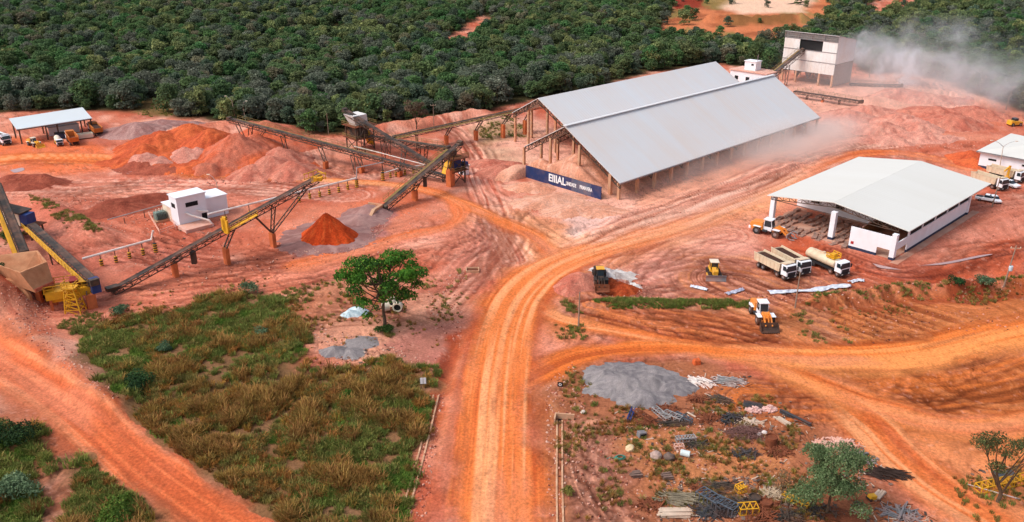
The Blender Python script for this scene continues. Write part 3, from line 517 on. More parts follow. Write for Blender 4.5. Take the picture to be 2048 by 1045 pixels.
def scatter_in(polys, step, jit, prob=None, holes=()):
    P = np.array([G(a, b).xy[:] for p in polys for a, b in p]); x0, y0 = P.min(0); x1, y1 = P.max(0); x0 = max(x0, -130); x1 = min(x1, 150); y0 = max(y0, 60)
    X, Y = np.meshgrid(np.arange(x0, x1, step), np.arange(y0, y1, step)); X = X.ravel() + rng.uniform(-jit, jit, X.size); Y = Y.ravel() + rng.uniform(-jit, jit, Y.size)
    wx = X + 3.6 * (fbm(X * .22, Y * .22, 51) - .5) * 2 + rng.normal(0, .45, X.size); wy = Y + 3.6 * (fbm(X * .22, Y * .22, 61) - .5) * 2 + rng.normal(0, .45, X.size)
    ok = in_region(wx, wy, polys, holes)
    if prob is not None: ok &= rng.random(X.size) < prob(X, Y)
    return X[ok], Y[ok]
def build_grass():
    D, S_, H_ = None, None, None
    X, Y = scatter_in(GRASS, .42, .28)
    D, _, H_ = path_field(X, Y, TRACKS[-1]['p'], TRACKS[-1]['w']); keep = (np.abs(D) > H_ * 1.0) | (rng.random(X.size) < .3)
    D5, _, H5 = path_field(X, Y, ROADS[6]['p'], ROADS[6]['w']); keep &= np.abs(D5) > H5 * 1.02
    D1, _, H1 = path_field(X, Y, ROADS[0]['p'], ROADS[0]['w']); keep &= np.abs(D1) > H1 * 1.25
    X, Y = X[keep], Y[keep]
    n = fbm(X * .1, Y * .1, 333); n2 = fbm(X * .32, Y * .32, 343)
    low = sst(0, 1, (poly_sd(X, Y, [(250,850),(300,780),(600,740),(880,740),(850,840),(790,1120),(520,1120)]) + 3) / 6)   # the dry stand is nearest the road
    dry = (n + .45 * (n2 - .5) + .22 * (low - .5) + .34 * (rng.random(X.size) - .5)) > .53
    keep = (n2 > .36) | (rng.random(X.size) < .12); X, Y, dry, n2, n = X[keep], Y[keep], dry[keep], n2[keep], n[keep]
    Z = ground_height(X, Y); sc_ = .55 + .75 * rng.random(X.size); sc_ *= .35 + 1.35 * n2
    rot = np.stack([rng.uniform(-.15, .25, X.size), rng.uniform(-.15, .25, X.size), rng.uniform(0, 6.28, X.size)], 1); P = np.stack([X, Y, Z], 1)
    kd = np.where(n2 > .55, 0, np.where(rng.random(X.size) < .5, 1, 2)); kg = np.where(fbm(X * .3, Y * .3, 353) > .6, 1, np.where(rng.random(X.size) < .3, 2, 0))
    gn_scatter('dry_grass', P[dry], kd[dry], sc_[dry] * .88, rot[dry], DRY_P, 'tall dry brown grass beside the main dirt road', 'grass')
    gn_scatter('green_grass', P[~dry], kg[~dry], sc_[~dry] * .85, rot[~dry], GRN_P, 'green and olive grass covering the slope below the crusher', 'grass')
    # thin verges and weeds
    X, Y = scatter_in([[(1190,604),(1300,600),(1500,604),(1500,616),(1300,618),(1195,612)]], .3, .2)
    gn_scatter('verge_grass', np.stack([X, Y, ground_height(X, Y)], 1), rng.choice(3, X.size, p=[.4,.4,.2]), (.3 + .35 * rng.random(X.size)) * (.5 + fbm(X * .3, Y * .3, 17)), np.stack([0 * X, 0 * X, rng.uniform(0, 6, X.size)], 1), GRN_P, 'bright green strip of grass along the bank above the ploughed field', 'grass')
    W = [([(540,600),(640,560),(700,575),(690,600),(560,630)], .35), ([(850,560),(920,540),(930,640),(860,640)], .10), ([(1600,600),(1760,590),(1900,578),(2070,560),(2070,578),(1900,592),(1620,612)], .45), ([(70,400),(120,420),(215,470),(200,480),(100,440)], .6),
         ([(1110,600),(1170,605),(1170,630),(1120,630)], .35), ([(1110,655),(1170,650),(1190,675),(1130,680)], .5), ([(745,660),(785,660),(785,672),(750,675)], .9), ([(1580,640),(1610,620),(1650,680),(1640,695)], .3), ([(1640,620),(1660,618),(1710,680),(1690,690)], .3),
         ([(1160,720),(1110,780),(1130,860),(1200,850)], .16), ([(1250,860),(1440,850),(1440,920),(1260,920)], .4), ([(1180,880),(1300,930),(1500,940),(1560,980),(1500,1060),(1300,1060),(1200,1000)], .12), ([(120,640),(210,620),(220,660),(150,670)], .5),
         ([(1930,960),(2080,960),(2080,1040),(1940,1030)], .2), ([(240,215),(350,190),(340,235),(260,230)], .3), ([(0,222),(200,212),(240,222),(220,228),(0,232)], .5), ([(950,240),(1050,245),(1040,275),(950,280)], .2), ([(1960,180),(2060,220),(2060,260),(1990,230)], .25), ([(0,440),(40,440),(30,500),(0,520)], .5)]
    P = []; K = []
    for poly, pr_ in W:
        X, Y = scatter_in([poly], .5, .3, lambda x, y: pr_ * 1.3 * sst(.35, .65, fbm(x * .4, y * .4, 99))); P.append(np.stack([X, Y, ground_height(X, Y)], 1)); K.append(rng.choice(3, X.size, p=[.35, .05, .6]))
    P = np.concatenate(P); K = np.concatenate(K)
    gn_scatter('weeds', P, K, .3 + .45 * rng.random(len(P)), np.stack([rng.uniform(-.2, .2, len(P)), rng.uniform(-.2, .2, len(P)), rng.uniform(0, 6, len(P))], 1), GRN_P, 'scattered weeds and grass tufts on bare soil around the yard', 'weeds')
build_grass()
def dry_weeds():
    P = []
    for poly, pr_ in (([(1130,720),(1180,780),(1250,800),(1560,800),(1620,900),(1640,1045),(1130,1045),(1110,860)], .42), ([(560,600),(700,560),(860,560),(930,600),(880,700),(640,700),(600,660)], .12), ([(190,650),(250,600),(520,560),(700,540),(700,600),(600,700),(880,760)], .2), ([(1620,610),(2040,575),(2040,596),(1700,640)], .25), ([(1940,940),(2048,900),(2048,1045),(1940,1045)], .3), ([(150,660),(240,640),(260,800),(430,960),(560,1100),(500,1100),(300,930),(200,800)], .3), ([(820,780),(880,760),(850,880),(800,1045),(770,1045)], .3)):
        X, Y = scatter_in([poly], .45, .25, lambda x, y: pr_ * 1.5 * sst(.42, .66, fbm(x * .25, y * .25, 199))); D1, _, H1 = path_field(X, Y, ROADS[0]['p'], ROADS[0]['w']); D5, _, H5 = path_field(X, Y, ROADS[6]['p'], ROADS[6]['w']); k = (np.abs(D1) > H1 * 1.1) & (np.abs(D5) > H5 * 1.0); X, Y = X[k], Y[k]; P.append(np.stack([X, Y, ground_height(X, Y)], 1))
    P = np.concatenate(P); n_ = len(P); gn_scatter('dry_weeds', P, rng.choice(3, n_, p=[.3, .2, .5]), .22 + .3 * rng.random(n_), np.stack([rng.uniform(-.3, .3, n_), rng.uniform(-.3, .3, n_), rng.uniform(0, 6, n_)], 1), DRY_P, 'low dry weeds on the bare soil of the scrap yard and road edges', 'weeds')
dry_weeds()
# ================================================================ MATERIALS OF BUILT THINGS
DUST = S(206,140,112)
WHITE = pm('white_paint', S(232,234,240), .6, var=.05, scale=.5, dirt=S(206,184,176), dirtamt=.14); CREAM = pm('cream_paint', S(226,216,196), .65, var=.08, scale=.6, dirt=DUST, dirtamt=.3)
BASEB = pm('dark_blue_paint', S(44,54,78), .6, var=.15); CONC = pm('concrete', S(194,154,124), .9, var=.2, scale=.9, dirt=S(196,112,72), dirtamt=.4, bump=.2)
FOOT = pm('stained_concrete', S(204,112,66), .9, var=.2, scale=1.0, dirt=S(160,72,40), dirtamt=.3); STEEL = pm('dark_steel', S(74,68,62), .6, .3, var=.25, scale=1.5, dirt=S(140,92,68), dirtamt=.35)
BELT = pm('rubber_belt', S(58,54,52), .85, var=.2, scale=.8, dirt=S(150,104,84), dirtamt=.35); YEL = pm('yellow_paint', S(228,168,36), .55, var=.12, scale=1, dirt=S(150,90,50), dirtamt=.3)
YELD = pm('dusty_yellow_walkway', S(140,118,64), .8, var=.2, scale=1, dirt=S(140,104,78), dirtamt=.5); BLUE = pm('blue_paint', S(28,56,118), .5, var=.15, dirt=S(90,84,100), dirtamt=.2)
RUST = pm('rusty_steel', S(126,70,46), .9, var=.35, scale=1.6, bump=.2); GALV = pm('galvanised_steel', S(168,168,168), .5, .3, var=.15, dirt=DUST, dirtamt=.3)
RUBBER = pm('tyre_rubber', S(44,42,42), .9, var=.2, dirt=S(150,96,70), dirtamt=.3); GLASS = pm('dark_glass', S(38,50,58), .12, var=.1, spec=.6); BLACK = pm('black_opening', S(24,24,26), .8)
ORNG = pm('orange_paint', S(222,120,40), .55, var=.12, dirt=S(170,96,60), dirtamt=.25); GREYP = pm('grey_paint', S(120,122,126), .6, var=.15, dirt=DUST, dirtamt=.25)
PIPEW = pm('white_pipe', S(226,218,212), .55, var=.08, dirt=DUST, dirtamt=.3); WOOD = pm('weathered_timber', S(178,156,132), .9, var=.25, scale=2)
PINKC = pm('dust_covered_concrete', S(218,172,156), .9, var=.12, dirt=DUST, dirtamt=.5); PLATE = pm('dust_white_cladding', S(226,224,222), .6, var=.06, scale=.25, dirt=S(204,170,140), dirtamt=.28)
def roof_mat(name, col, dirt, pitch=1.05, amt=.25):
    """profiled roof sheeting: ribs along local y every metre or so, dust gathered in long faint streaks"""
    m, t, b = newmat(name); N = t.nodes; Lk = t.links; tc = N.new('ShaderNodeTexCoord'); mp = N.new('ShaderNodeMapping'); mp.inputs['Scale'].default_value = (1, .05, .05)
    Lk.new(tc.outputs['Object'], mp.inputs[0]); n = N.new('ShaderNodeTexNoise'); n.inputs['Scale'].default_value = .35; n.inputs['Detail'].default_value = 7; n.inputs['Roughness'].default_value = .7; Lk.new(mp.outputs[0], n.inputs['Vector'])
    n2 = N.new('ShaderNodeTexNoise'); n2.inputs['Scale'].default_value = .05; n2.inputs['Detail'].default_value = 4; Lk.new(tc.outputs['Object'], n2.inputs['Vector'])
    ad = N.new('ShaderNodeMath'); ad.operation = 'ADD'; Lk.new(n.outputs['Fac'], ad.inputs[0]); Lk.new(n2.outputs['Fac'], ad.inputs[1])
    mr = N.new('ShaderNodeMapRange'); mr.inputs[1].default_value = .7; mr.inputs[2].default_value = 1.3; mr.inputs[4].default_value = amt * 1.5; Lk.new(ad.outputs[0], mr.inputs[0])
    mx = N.new('ShaderNodeMix'); mx.data_type = 'RGBA'; Lk.new(mr.outputs[0], mx.inputs['Factor']); mx.inputs['A'].default_value = (*col, 1); mx.inputs['B'].default_value = (*dirt, 1); Lk.new(mx.outputs['Result'], b.inputs['Base Color'])
    wv = N.new('ShaderNodeTexWave'); wv.inputs['Scale'].default_value = .314 / pitch * 1.0; wv.bands_direction = 'X'; wv.wave_profile = 'SIN'; Lk.new(tc.outputs['Object'], wv.inputs['Vector'])
    w2 = N.new('ShaderNodeTexWave'); w2.inputs['Scale'].default_value = .05; w2.bands_direction = 'Y'; w2.wave_profile = 'SAW'; Lk.new(tc.outputs['Object'], w2.inputs['Vector']); sm_ = N.new('ShaderNodeMath'); sm_.operation = 'ADD'; Lk.new(wv.outputs['Fac'], sm_.inputs[0]); Lk.new(w2.outputs['Fac'], sm_.inputs[1]); bp = N.new('ShaderNodeBump'); bp.inputs['Strength'].default_value = .3; bp.inputs['Distance'].default_value = .07; Lk.new(sm_.outputs[0], bp.inputs['Height']); Lk.new(bp.outputs[0], b.inputs['Normal'])
    b.inputs['Roughness'].default_value = .55; b.inputs['Metallic'].default_value = .0; b.inputs['Specular IOR Level'].default_value = .35; return m
GALVR = pm('pale_ridge_sheet', S(212,212,214), .5, var=.05)
ROOF_Z = roof_mat('zinc_roof', S(206,208,212), S(210,194,184), 1.05, .45); ROOF_W = roof_mat('white_roof', S(214,213,208), S(200,196,186)); ROOF_B = roof_mat('pale_blue_roof', S(206,216,222), S(200,196,190), .6)
# ================================================================ BULK STORAGE SHEDS
E0 = G(1240, 367, 4.5); E0.z = 0
def E(x, y, z=0): return E0 + A * x - B * y + Vector((0, 0, z))
def lattice(m, p0, p1, d, w, n, up=(0, 0, 1)):            # flat truss: chords, posts and diagonals
    p0, p1 = Vector(p0), Vector(p1); u = Vector(up) * d; m.beam(p0, p1, w); m.beam(p0 - u, p1 - u, w)
    for k in range(n + 1):
        q = p0.lerp(p1, k / n); m.beam(q, q - u, w * .75, up=(0, 1, .1))
        if k < n: m.beam(q if k % 2 else q - u, (p0.lerp(p1, (k + 1) / n) - u) if k % 2 else p0.lerp(p1, (k + 1) / n), w * .7, up=(0, 1, .1))
def shed(label, slopes, ridge, cols, gables):
    t = T('storage_shed', label, 'storage shed', E0, RZ, 'bulk storage sheds')
    for pts in slopes: m = M(); m.slab(pts, .18); m.obj('roof_slope', ROOF_Z, t)
    if ridge: m = M(); m.hexa([ridge[0] + Vector(d) for d in ((0, -.65, -.4), (0, .5, -.4), (0, .5, -.2), (0, -.65, -.2))] + [ridge[1] + Vector(d) for d in ((0, -.65, -.4), (0, .5, -.4), (0, .5, -.2), (0, -.65, -.2))]); m.obj('ridge_cap', GALVR, t)
    for x, y, z, s in cols: m = M(); m.box(x - s, x + s, y - s, y + s, -.5, z); m.obj('column', CONC, t)
    for g in gables:
        m = M(); lattice(m, g[0], g[1], 1.3, .2, g[2]); m.obj('rafter_truss', STEEL, t)
    return t
V3 = Vector
fr = [(V3((x, .3, 4.15)), V3((x + .5, 18.8, 14.5)), 14) for x in (.6, 13, 26, 39, 52, 65, 78, 91)] + [(V3((x + .5, 19.2, 14.5)), V3((x, 33, 6.9)), 11) for x in (.6, 13, 26)]
sh = shed('long grey roofed open storage shed nearest the road with sand heaped inside',
     [[(0, 0, 4.5), (99.5, 0, 4.5), (101.5, 19, 15), (.6, 19, 15)], [(.6, 19.05, 14.95), (101.5, 19.05, 14.95), (101.5, 33.2, 7.1), (.4, 33.2, 7.1)]],
     (V3((.5, 19, 15.45)), V3((101.6, 19, 15.45))), [(x, .9, 4.3, .32) for x in np.arange(.9, 100, 7.05)] + [(x, 33.6, 6.7, .3) for x in np.arange(.8, 34, 6.6)] + [(.9, 3.7, 5.9, .42), (.9, 14, 11, .3), (.9, 24, 11, .3)], fr)
m = M(); m.beam((-.1, -.12, 4.38), (99.6, -.12, 4.38), .34, .3); m.obj('gutter', GREYP, sh)
m = M(); m.beam((0, .8, 4.05), (99.5, .8, 4.05), .3, .5); m.obj('eave_beam', CONC, sh)
shed('long grey roofed open storage shed standing behind the sand shed next to the woodland',
     [[(19.9, 34.0, 7.5), (111, 34.0, 7.5), (111, 47.4, 15), (19.9, 47.4, 15)], [(19.9, 47.45, 14.95), (111, 47.45, 14.95), (111, 58, 9.1), (19.9, 58, 9.1)]],
     None, [(x, 57.6, 8.8, .3) for x in np.arange(20.8, 60, 7)] + [(20.8, 41, 11.2, .3), (20.8, 52, 12, .3)], [(V3((20.3, 34.2, 7.3)), V3((20.3, 47.2, 14.6)), 11), (V3((20.3, 47.6, 14.6)), V3((20.3, 57.8, 8.9)), 9)])
# sign wall across the front of the sand bay
def ribmat(name, c0, c1):
    m = pm(name, c0, .6, var=.15, scale=.7, dirt=c1, dirtamt=.3); return m
NAVY = ribmat('navy_panel', S(32,52,98), S(120,96,96)); NAVYF = ribmat('faded_navy_panel', S(74,86,112), S(150,120,112))
sw = T('sign_wall', 'navy blue corrugated sign wall with white lettering in front of the sand heap', 'sign', E(-2.5, 3.6), RZ + R(90))   # local x runs back-left along the wall
N_P = 8; LW = 26.0
for k in range(N_P):
    m = M(); x0 = k * LW / N_P; n = 10
    for q in range(n): a = x0 + q * LW / N_P / n; m.box(a, a + LW / N_P / n * .98, -.06 - (.05 if q % 2 else 0), .06, -.8, 3.25)
    m.obj('panel', NAVYF if k in (1, 2) else NAVY, sw)
m = M(); m.box(0, LW, -.3, -.13, 3.0, 3.2); m.box(0, LW, -.3, -.13, 1.4, 1.6); m.obj('rail', STEEL, sw)
TXT = pm('white_lettering', S(236,236,238), .6, var=.05)
def lettering(s, size, parent, loc, rot, name='lettering', mat=None, bold=.03, align='LEFT', sx=1.0):
    cu = bpy.data.curves.new(name, 'FONT'); cu.body = s; cu.size = size; cu.extrude = .02; cu.offset = bold * size; cu.align_x = align
    tmp = bpy.data.objects.new(name, cu); COL.objects.link(tmp); bpy.context.view_layer.update()
    me = bpy.data.meshes.new_from_object(tmp.evaluated_get(bpy.context.evaluated_depsgraph_get())); bpy.data.objects.remove(tmp); me.materials.clear(); me.materials.append(mat or TXT)
    o = link(name, me, parent); o.location = loc; o.rotation_euler = rot; o.scale = (sx, 1, 1); return o
def signtext(s, size, x, z, sx): lettering(s, size, sw, (x, .13, z), (R(90), 0, R(180)), sx=sx, bold=.025)
for m_ in ():pass
signtext('EIIIAL', 2.7, 17.6, 1.0, .92); signtext('UNIDADE', 1.3, 11.5, 1.25, .60); signtext('PRIMAVERA', 1.3, 6.9, 1.35, .60)
# ================================================================ HEAPS OF SOIL AND SAND
def heap(name, label, cat, cones, pal, seed, step=.45, mat=None, group=None, rough=.35, power=1.0, frame=None, cut=None, streaks=.6, org=None):
    """a heap on the ground from rounded cones (x, y, height, rx, ry, turn); gullies run down its sides"""
    Cn = np.array(cones, float); mx = np.max(np.maximum(Cn[:, 3], Cn[:, 4])) + 2; x0, x1, y0, y1 = Cn[:, 0].min() - mx, Cn[:, 0].max() + mx, Cn[:, 1].min() - mx, Cn[:, 1].max() + mx
    xs = np.arange(x0, x1, step); ys = np.arange(y0, y1, step); X, Y = np.meshgrid(xs, ys); sh_ = X.shape; X, Y = X.ravel(), Y.ravel(); Z = np.full(X.size, -1.0); AN = np.zeros(X.size)
    wx = X + (fbm(X * .3, Y * .3, seed) - .5) * 1.6; wy = Y + (fbm(X * .3, Y * .3, seed + 5) - .5) * 1.6
    for c in Cn:
        dx, dy = wx - c[0], wy - c[1]; a, b = dx * math.cos(c[5]) + dy * math.sin(c[5]), -dx * math.sin(c[5]) + dy * math.cos(c[5])
        q = np.sqrt((a / c[3]) ** 2 + (b / c[4]) ** 2 + .006); an = np.arctan2(b / c[4], a / c[3]); z = c[2] * (1.04 - q ** power * 1.04); z = z + c[2] * .13 * (vn(an * 4 + 9, q * 1.2, seed + 3) - .5 + .5 * (vn(an * 11 + 9, q * 2, seed + 4) - .5)) * np.minimum(q, 1)
        AN = np.where(z > Z, an + c[0], AN); Z = np.maximum(Z, z)
    Z = Z + (fbm(X * .8, Y * .8, seed + 1) - .5) * rough + (fbm(X * .2, Y * .2, seed + 2) - .5) * rough
    if cut is not None: Z = cut(X, Y, Z)
    o0 = Vector((float(Cn[:, 0].mean()), float(Cn[:, 1].mean()), 0)); gz = ground_height(X, Y); keep = Z > -.35
    n = fbm(X * .22, Y * .22, seed + 8); n2 = .5 * vn(AN * 7, Z * .25 + 40, seed + 9) + .5 * fbm(X * .9, Y * .9, seed + 10, 3)
    C = lerp(pal[0], pal[1], sst(.35, .65, n)); C = lerp(C, pal[2], sst(.5, .68, n2) * streaks); C = C * (1 - .22 * sst(.55, .7, vn(AN * 9, Z * .12 + 3, seed + 12)) * streaks)[:, None]; C = C * (.88 + .24 * fbm(X * 1.5, Y * 1.5, seed + 11, 3))[:, None]
    i, j = np.meshgrid(np.arange(sh_[0] - 1), np.arange(sh_[1] - 1), indexing='ij'); w_ = sh_[1]; Q = np.stack([i * w_ + j, i * w_ + j + 1, (i + 1) * w_ + j + 1, (i + 1) * w_ + j], -1).reshape(-1, 4)
    Q = Q[keep[Q].any(1)]; u, inv = np.unique(Q.ravel(), return_inverse=True); Zg = np.maximum(Z, -.6) + gz
    V = np.stack([X - o0.x, Y - o0.y, Zg], 1)[u]; return link(name, mesh_np(name, V, inv.reshape(-1, 4), C[u], mat or MAT_HEAP, True), label=label, cat=cat, group=group, loc=o0)
def cn(px, py, h, rx, ry=None, turn=0.0): g = G(px, py); return (g.x, g.y, h, rx, ry or rx, turn)
P_OR = (S(206,102,60), S(192,90,56), S(164,68,42)); P_MS = (S(192,112,88), S(198,98,66), S(160,76,56)); P_MV = (S(192,118,98), S(178,100,82), S(206,138,116)); P_PK = (S(206,142,124), S(196,126,108), S(218,160,140)); P_DR = (S(154,80,62), S(138,68,52), S(172,96,74))
P_SAND = (S(216,158,132), S(204,140,112), S(226,174,152)); P_GV = (S(160,122,116), S(146,104,98), S(178,140,132)); P_GREY = (S(142,134,134), S(124,117,119), S(156,148,146)); P_CONE = (S(190,72,30), S(176,62,26), S(204,88,42))
HG = 'spoil heaps in the yard'
heap('spoil_heap', 'tall pinkish brown spoil heap under the head of the long stacking conveyor', 'spoil heap', [cn(478,322,8.3,14,13), cn(512,312,6.6,12), cn(445,335,4.5,9)], P_MS, 3, rough=.8, group=HG)
heap('spoil_heap', 'broad bright orange spoil heap with a flattened top behind the mauve piles', 'spoil heap', [cn(385,290,6.8,15,13), cn(325,298,5.6,14,11), cn(425,300,6.4,12), cn(290,312,3.6,9), cn(400,322,3.4,24,9), cn(330,326,2.8,18,8), cn(440,338,2.6,22,6,.1), cn(500,335,3.0,18,8)], P_OR, 13, rough=.9, group=HG)
heap('spoil_heap', 'pale mauve crushed rock pile leaning on the front of the orange spoil heap', 'spoil heap', [cn(372,325,4.6,9,7), cn(398,322,4.2,7)], P_PK, 23, group=HG)
heap('spoil_heap', 'small grey pink rock pile at the left foot of the orange spoil heap', 'spoil heap', [cn(300,330,3.6,6.5,6), cn(325,333,3.0,5.5)], P_PK, 33, group=HG)
heap('spoil_heap', 'low grey mauve gravel heap between the open truck shed and the orange heap', 'spoil heap', [cn(268,266,3.0,12,9), cn(320,255,2.6,14,7)], P_GV, 43, group=HG)
heap('spoil_heap', 'pointed pink heap behind the stacking conveyor close to the trees', 'spoil heap', [cn(536,283,6.6,13,11), cn(575,290,4.2,11,9)], P_MS, 53, group=HG)
heap('spoil_heap', 'two humped pinkish heap at the right end of the spoil heaps', 'spoil heap', [cn(540,340,4.0,9), cn(585,345,3.2,8), cn(505,348,2.8,7), cn(560,325,4.6,9)], P_MV, 63, rough=.8, group=HG)
heap('spoil_heap', 'dark maroon low heap along the front edge of the yard road below the orange heap', 'spoil heap', [cn(285,338,1.3,8,3.6,.1), cn(330,345,1.1,10,3,.1)], P_DR, 73, group=HG)
heap('spoil_heap', 'dark maroon heap left of the control building', 'spoil heap', [cn(245,420,1.4,9,5,.3), cn(290,408,1.0,9,4,.3), cn(205,428,.9,7,4)], P_DR, 83, group=HG)
heap('spoil_heap', 'dark maroon heap by the left edge above the screening unit', 'spoil heap', [cn(40,370,1.2,10,6), cn(85,366,.9,8,5)], P_DR, 93, group=HG)
heap('product_heap', 'steep rust red cone shaped heap ringed by grey gravel', 'heap', [cn(656,474,5.7,6.3,6.3), cn(668,476,4.4,5.5)], P_CONE, 103, step=.22, rough=.12, power=1.0, streaks=.8)
heap('gravel_skirt', 'low ring of mauve gravel around the rust red cone', 'gravel', [cn(656,474,.9,10.5,9.5)], P_GV, 113, step=.35, mat=MAT_GRAVEL)
heap('feed_heap', 'mauve stone heap at the foot of the loading conveyor ramp', 'heap', [cn(735,428,2.4,6,5), cn(720,442,1.6,6,4)], P_GV, 123, mat=MAT_GRAVEL)
heap('gravel_heap', 'pile of grey crushed gravel beside the curved road at the scrap yard', 'gravel heap', [cn(1250,772,1.7,5.4,4.2), cn(1300,768,1.6,5.6,2.6,.2), cn(1342,775,1.0,3.6,2.2), cn(1208,757,1.0,3.6,3.4), cn(1285,796,1.1,4.6,2.6), cn(1235,742,.7,4.0,2.6), cn(1310,748,.7,3.4,2.0), cn(1222,786,.8,3.0,1.8)], P_GREY, 133, step=.2, mat=MAT_GRAVEL, rough=.55)
heap('gravel_heap', 'small slate grey gravel heap on the bare patch left of the green tree', 'gravel heap', [cn(668,706,1.3,2.6,1.9), cn(700,708,.6,2.4,1.6), cn(728,688,.45,3.2,2.2)], P_GREY, 143, step=.15, mat=MAT_GRAVEL, rough=.2)
def loc3(x, y): p = E(x, y); return (p.x, p.y)
def scn(x, y, h, rx, ry, turn=RZ): return (*loc3(x, y), h, rx, ry, turn)
def sandcut(X, Y, Z):
    lx = (X - E0.x) * A.x + (Y - E0.y) * A.y; ly = -((X - E0.x) * B.x + (Y - E0.y) * B.y); Z = np.where((lx < -1.6) & (ly < 29.8), -1, Z); Z = np.where(ly < 29.8, np.minimum(Z, 2.7 + (lx + 2.3) * 1.5), Z); return np.where(ly < 1.5, np.minimum(Z, .9), Z)
heap('sand_heap', 'huge pale tan sand heap inside the open storage shed', 'sand heap', [scn(x, 17 + .02 * x, 8.2 + .4 * math.sin(x), 11.5, 15) for x in range(-2, 92, 6)] + [scn(0, 26, 5.4, 9, 10), scn(-3, 32, 3.4, 7, 6)], P_SAND, 153, step=.6, rough=.4, cut=sandcut)
heap('sand_heap', 'low pink sand bank spilling in front of the blue sign wall', 'sand heap', [cn(1098,402,1.3,10,6,.5), cn(1148,420,1.2,9,5,.4), cn(1062,376,1.5,7,5), cn(1195,424,.8,7,4)], P_SAND, 163)
heap('sand_heap', 'dark red mound with a gully beside the tracks left of the sign wall', 'sand heap', [cn(1000,345,2.2,7,6), cn(1025,338,2.4,7,5), cn(975,328,1.6,8,4)], P_MV, 173)
DG = 'pink dunes beyond the workshop'
for k, (lb, cs) in enumerate([('pale pink dune closest to the right end of the storage shed roof', [cn(1690,238,3.4,12,9), cn(1735,228,3.0,13,8)]), ('hollowed pink dune at the middle of the dune field', [cn(1760,262,2.8,11,7), cn(1800,248,4.0,11,8), cn(1835,258,3.0,9)]),
        ('wide pink dune under the curved track at the right of the dune field', [cn(1900,250,4.0,13,10), cn(1940,232,3.4,13,9), cn(1870,230,3.0,12)]), ('low dune nearest the white roofed workshop', [cn(1840,278,2.2,12,6), cn(1780,282,1.6,11,5)]),
        ('rocky grey pink bank beneath the smoke', [cn(1850,202,3.2,16,7,-.3), cn(1800,198,2.4,12,6)])]):
    heap('sand_dune', lb, 'dune', cs, P_PK if k != 2 else P_MV, 183 + 10 * k, group=DG, step=.6, rough=1.6)
heap('spoil_heap', 'orange soil heap at the corner of the low white building', 'spoil heap', [cn(1938,318,2.6,6,5), cn(1945,328,1.8,5)], P_OR, 243, group=HG)
heap('spoil_heap', 'brown red heap in the pit beside the yellow backhoe', 'spoil heap', [cn(1242,578,2.0,3.4,2.6), cn(1225,572,1.2,3)], (S(150,62,32), S(120,48,26), S(176,84,46)), 253, step=.25, group=HG, rough=.25)
heap('spoil_heap', 'reddish mound on the roadside left of the yellow backhoe', 'spoil heap', [cn(1160,572,1.8,4.2,3.4), cn(1140,580,1.2,3)], P_MV, 263, step=.3, group=HG)
# ================================================================ WORKSHOP
c2 = G(1783, 522); ws = T('workshop', 'large white workshop with a wide pale gabled roof and open front bays', 'workshop', c2, RZ)
m = M(); m.slab([(3, -1.3, 5.9), (48.5, -1.5, 5.9), (48.5, 15, 8), (3, 15, 8)], .16); m.obj('roof_slope', ROOF_W, ws)
m = M(); m.slab([(3, 15.03, 8), (48.5, 15.03, 8), (48.5, 30.5, 5.9), (3, 30.4, 5.9)], .16); m.obj('roof_slope', ROOF_W, ws)
m = M(); lattice(m, (3.4, 1, 5.95), (3.4, 15, 7.7), .9, .14, 10); lattice(m, (3.4, 15, 7.7), (3.4, 29.5, 5.95), .9, .14, 10); m.beam((3.4, .8, 5.1), (3.4, 29.4, 5.1), .14); m.obj('roof_truss', STEEL, ws)
for x, y, s, z in ((3.9, 29.1, .5, 5.5), (2.6, 14.2, .55, 6.2), (.6, .3, .5, 5.5), (40, 0, .4, 5.6), (24, 29.6, .35, 5.5), (40, 29.6, .35, 5.5)):
    m = M(); m.box(x - s, x + s, y - s, y + s, .55, z); cl_ = m.obj('column', WHITE, ws, bevel=.03); m = M(); m.box(x - s - .02, x + s + .02, y - s - .02, y + s + .02, -.3, .55); m.obj('column_base', BASEB, cl_)
def wall_with(name, parent, x0, x1, y0, y1, z0, z1, mat, base=.6, **kw):
    m = M(); m.box(x0, x1, y0, y1, z0 + base, z1); o = m.obj(name, mat, parent, **kw)
    if base: m = M(); m.box(x0 - .015, x1 + .015, y0 - .015, y1 + .015, -.3, z0 + base); m.obj('painted_base', BASEB, o)
    return o
fw = wall_with('front_wall', ws, .35, .6, 3.5, 9.3, 0, 4.8, WHITE); m = M(); m.box(.35, .6, .8, 3.5, 1.95, 4.8); m.obj('wall_over_opening', WHITE, ws); m = M(); m.box(.3, .34, 8.3, 8.9, 1.1, 1.7); m.obj('red_notice', pm('red_notice', S(170,40,40)), fw)
rw = wall_with('side_wall', ws, 6.5, 40, -.12, .12, 0, 3.55, WHITE); m = M(); m.box(1.1, 6.5, -.12, .12, 2.0, 3.55); m.obj('wall_over_opening', WHITE, ws)
for x in (6.5, 13.2, 20, 26.7, 33.4, 39.6): m = M(); m.box(x, x + .4, -.16, .16, 3.55, 5.6); m.obj('pilaster', WHITE, ws)
wall_with('inner_wall', ws, 17, 17.25, 9.5, 30, 0, 5.4, WHITE, base=0); wall_with('rear_wall', ws, 40.1, 40.35, .6, 29, 0, 5.6, WHITE); wall_with('far_wall', ws, 17.3, 40, 29.8, 30.0, 0, 5.6, WHITE); wall_with('inner_wall', ws, 6.5, 17, 9.3, 9.5, 0, 3.2, PINKC, base=0)
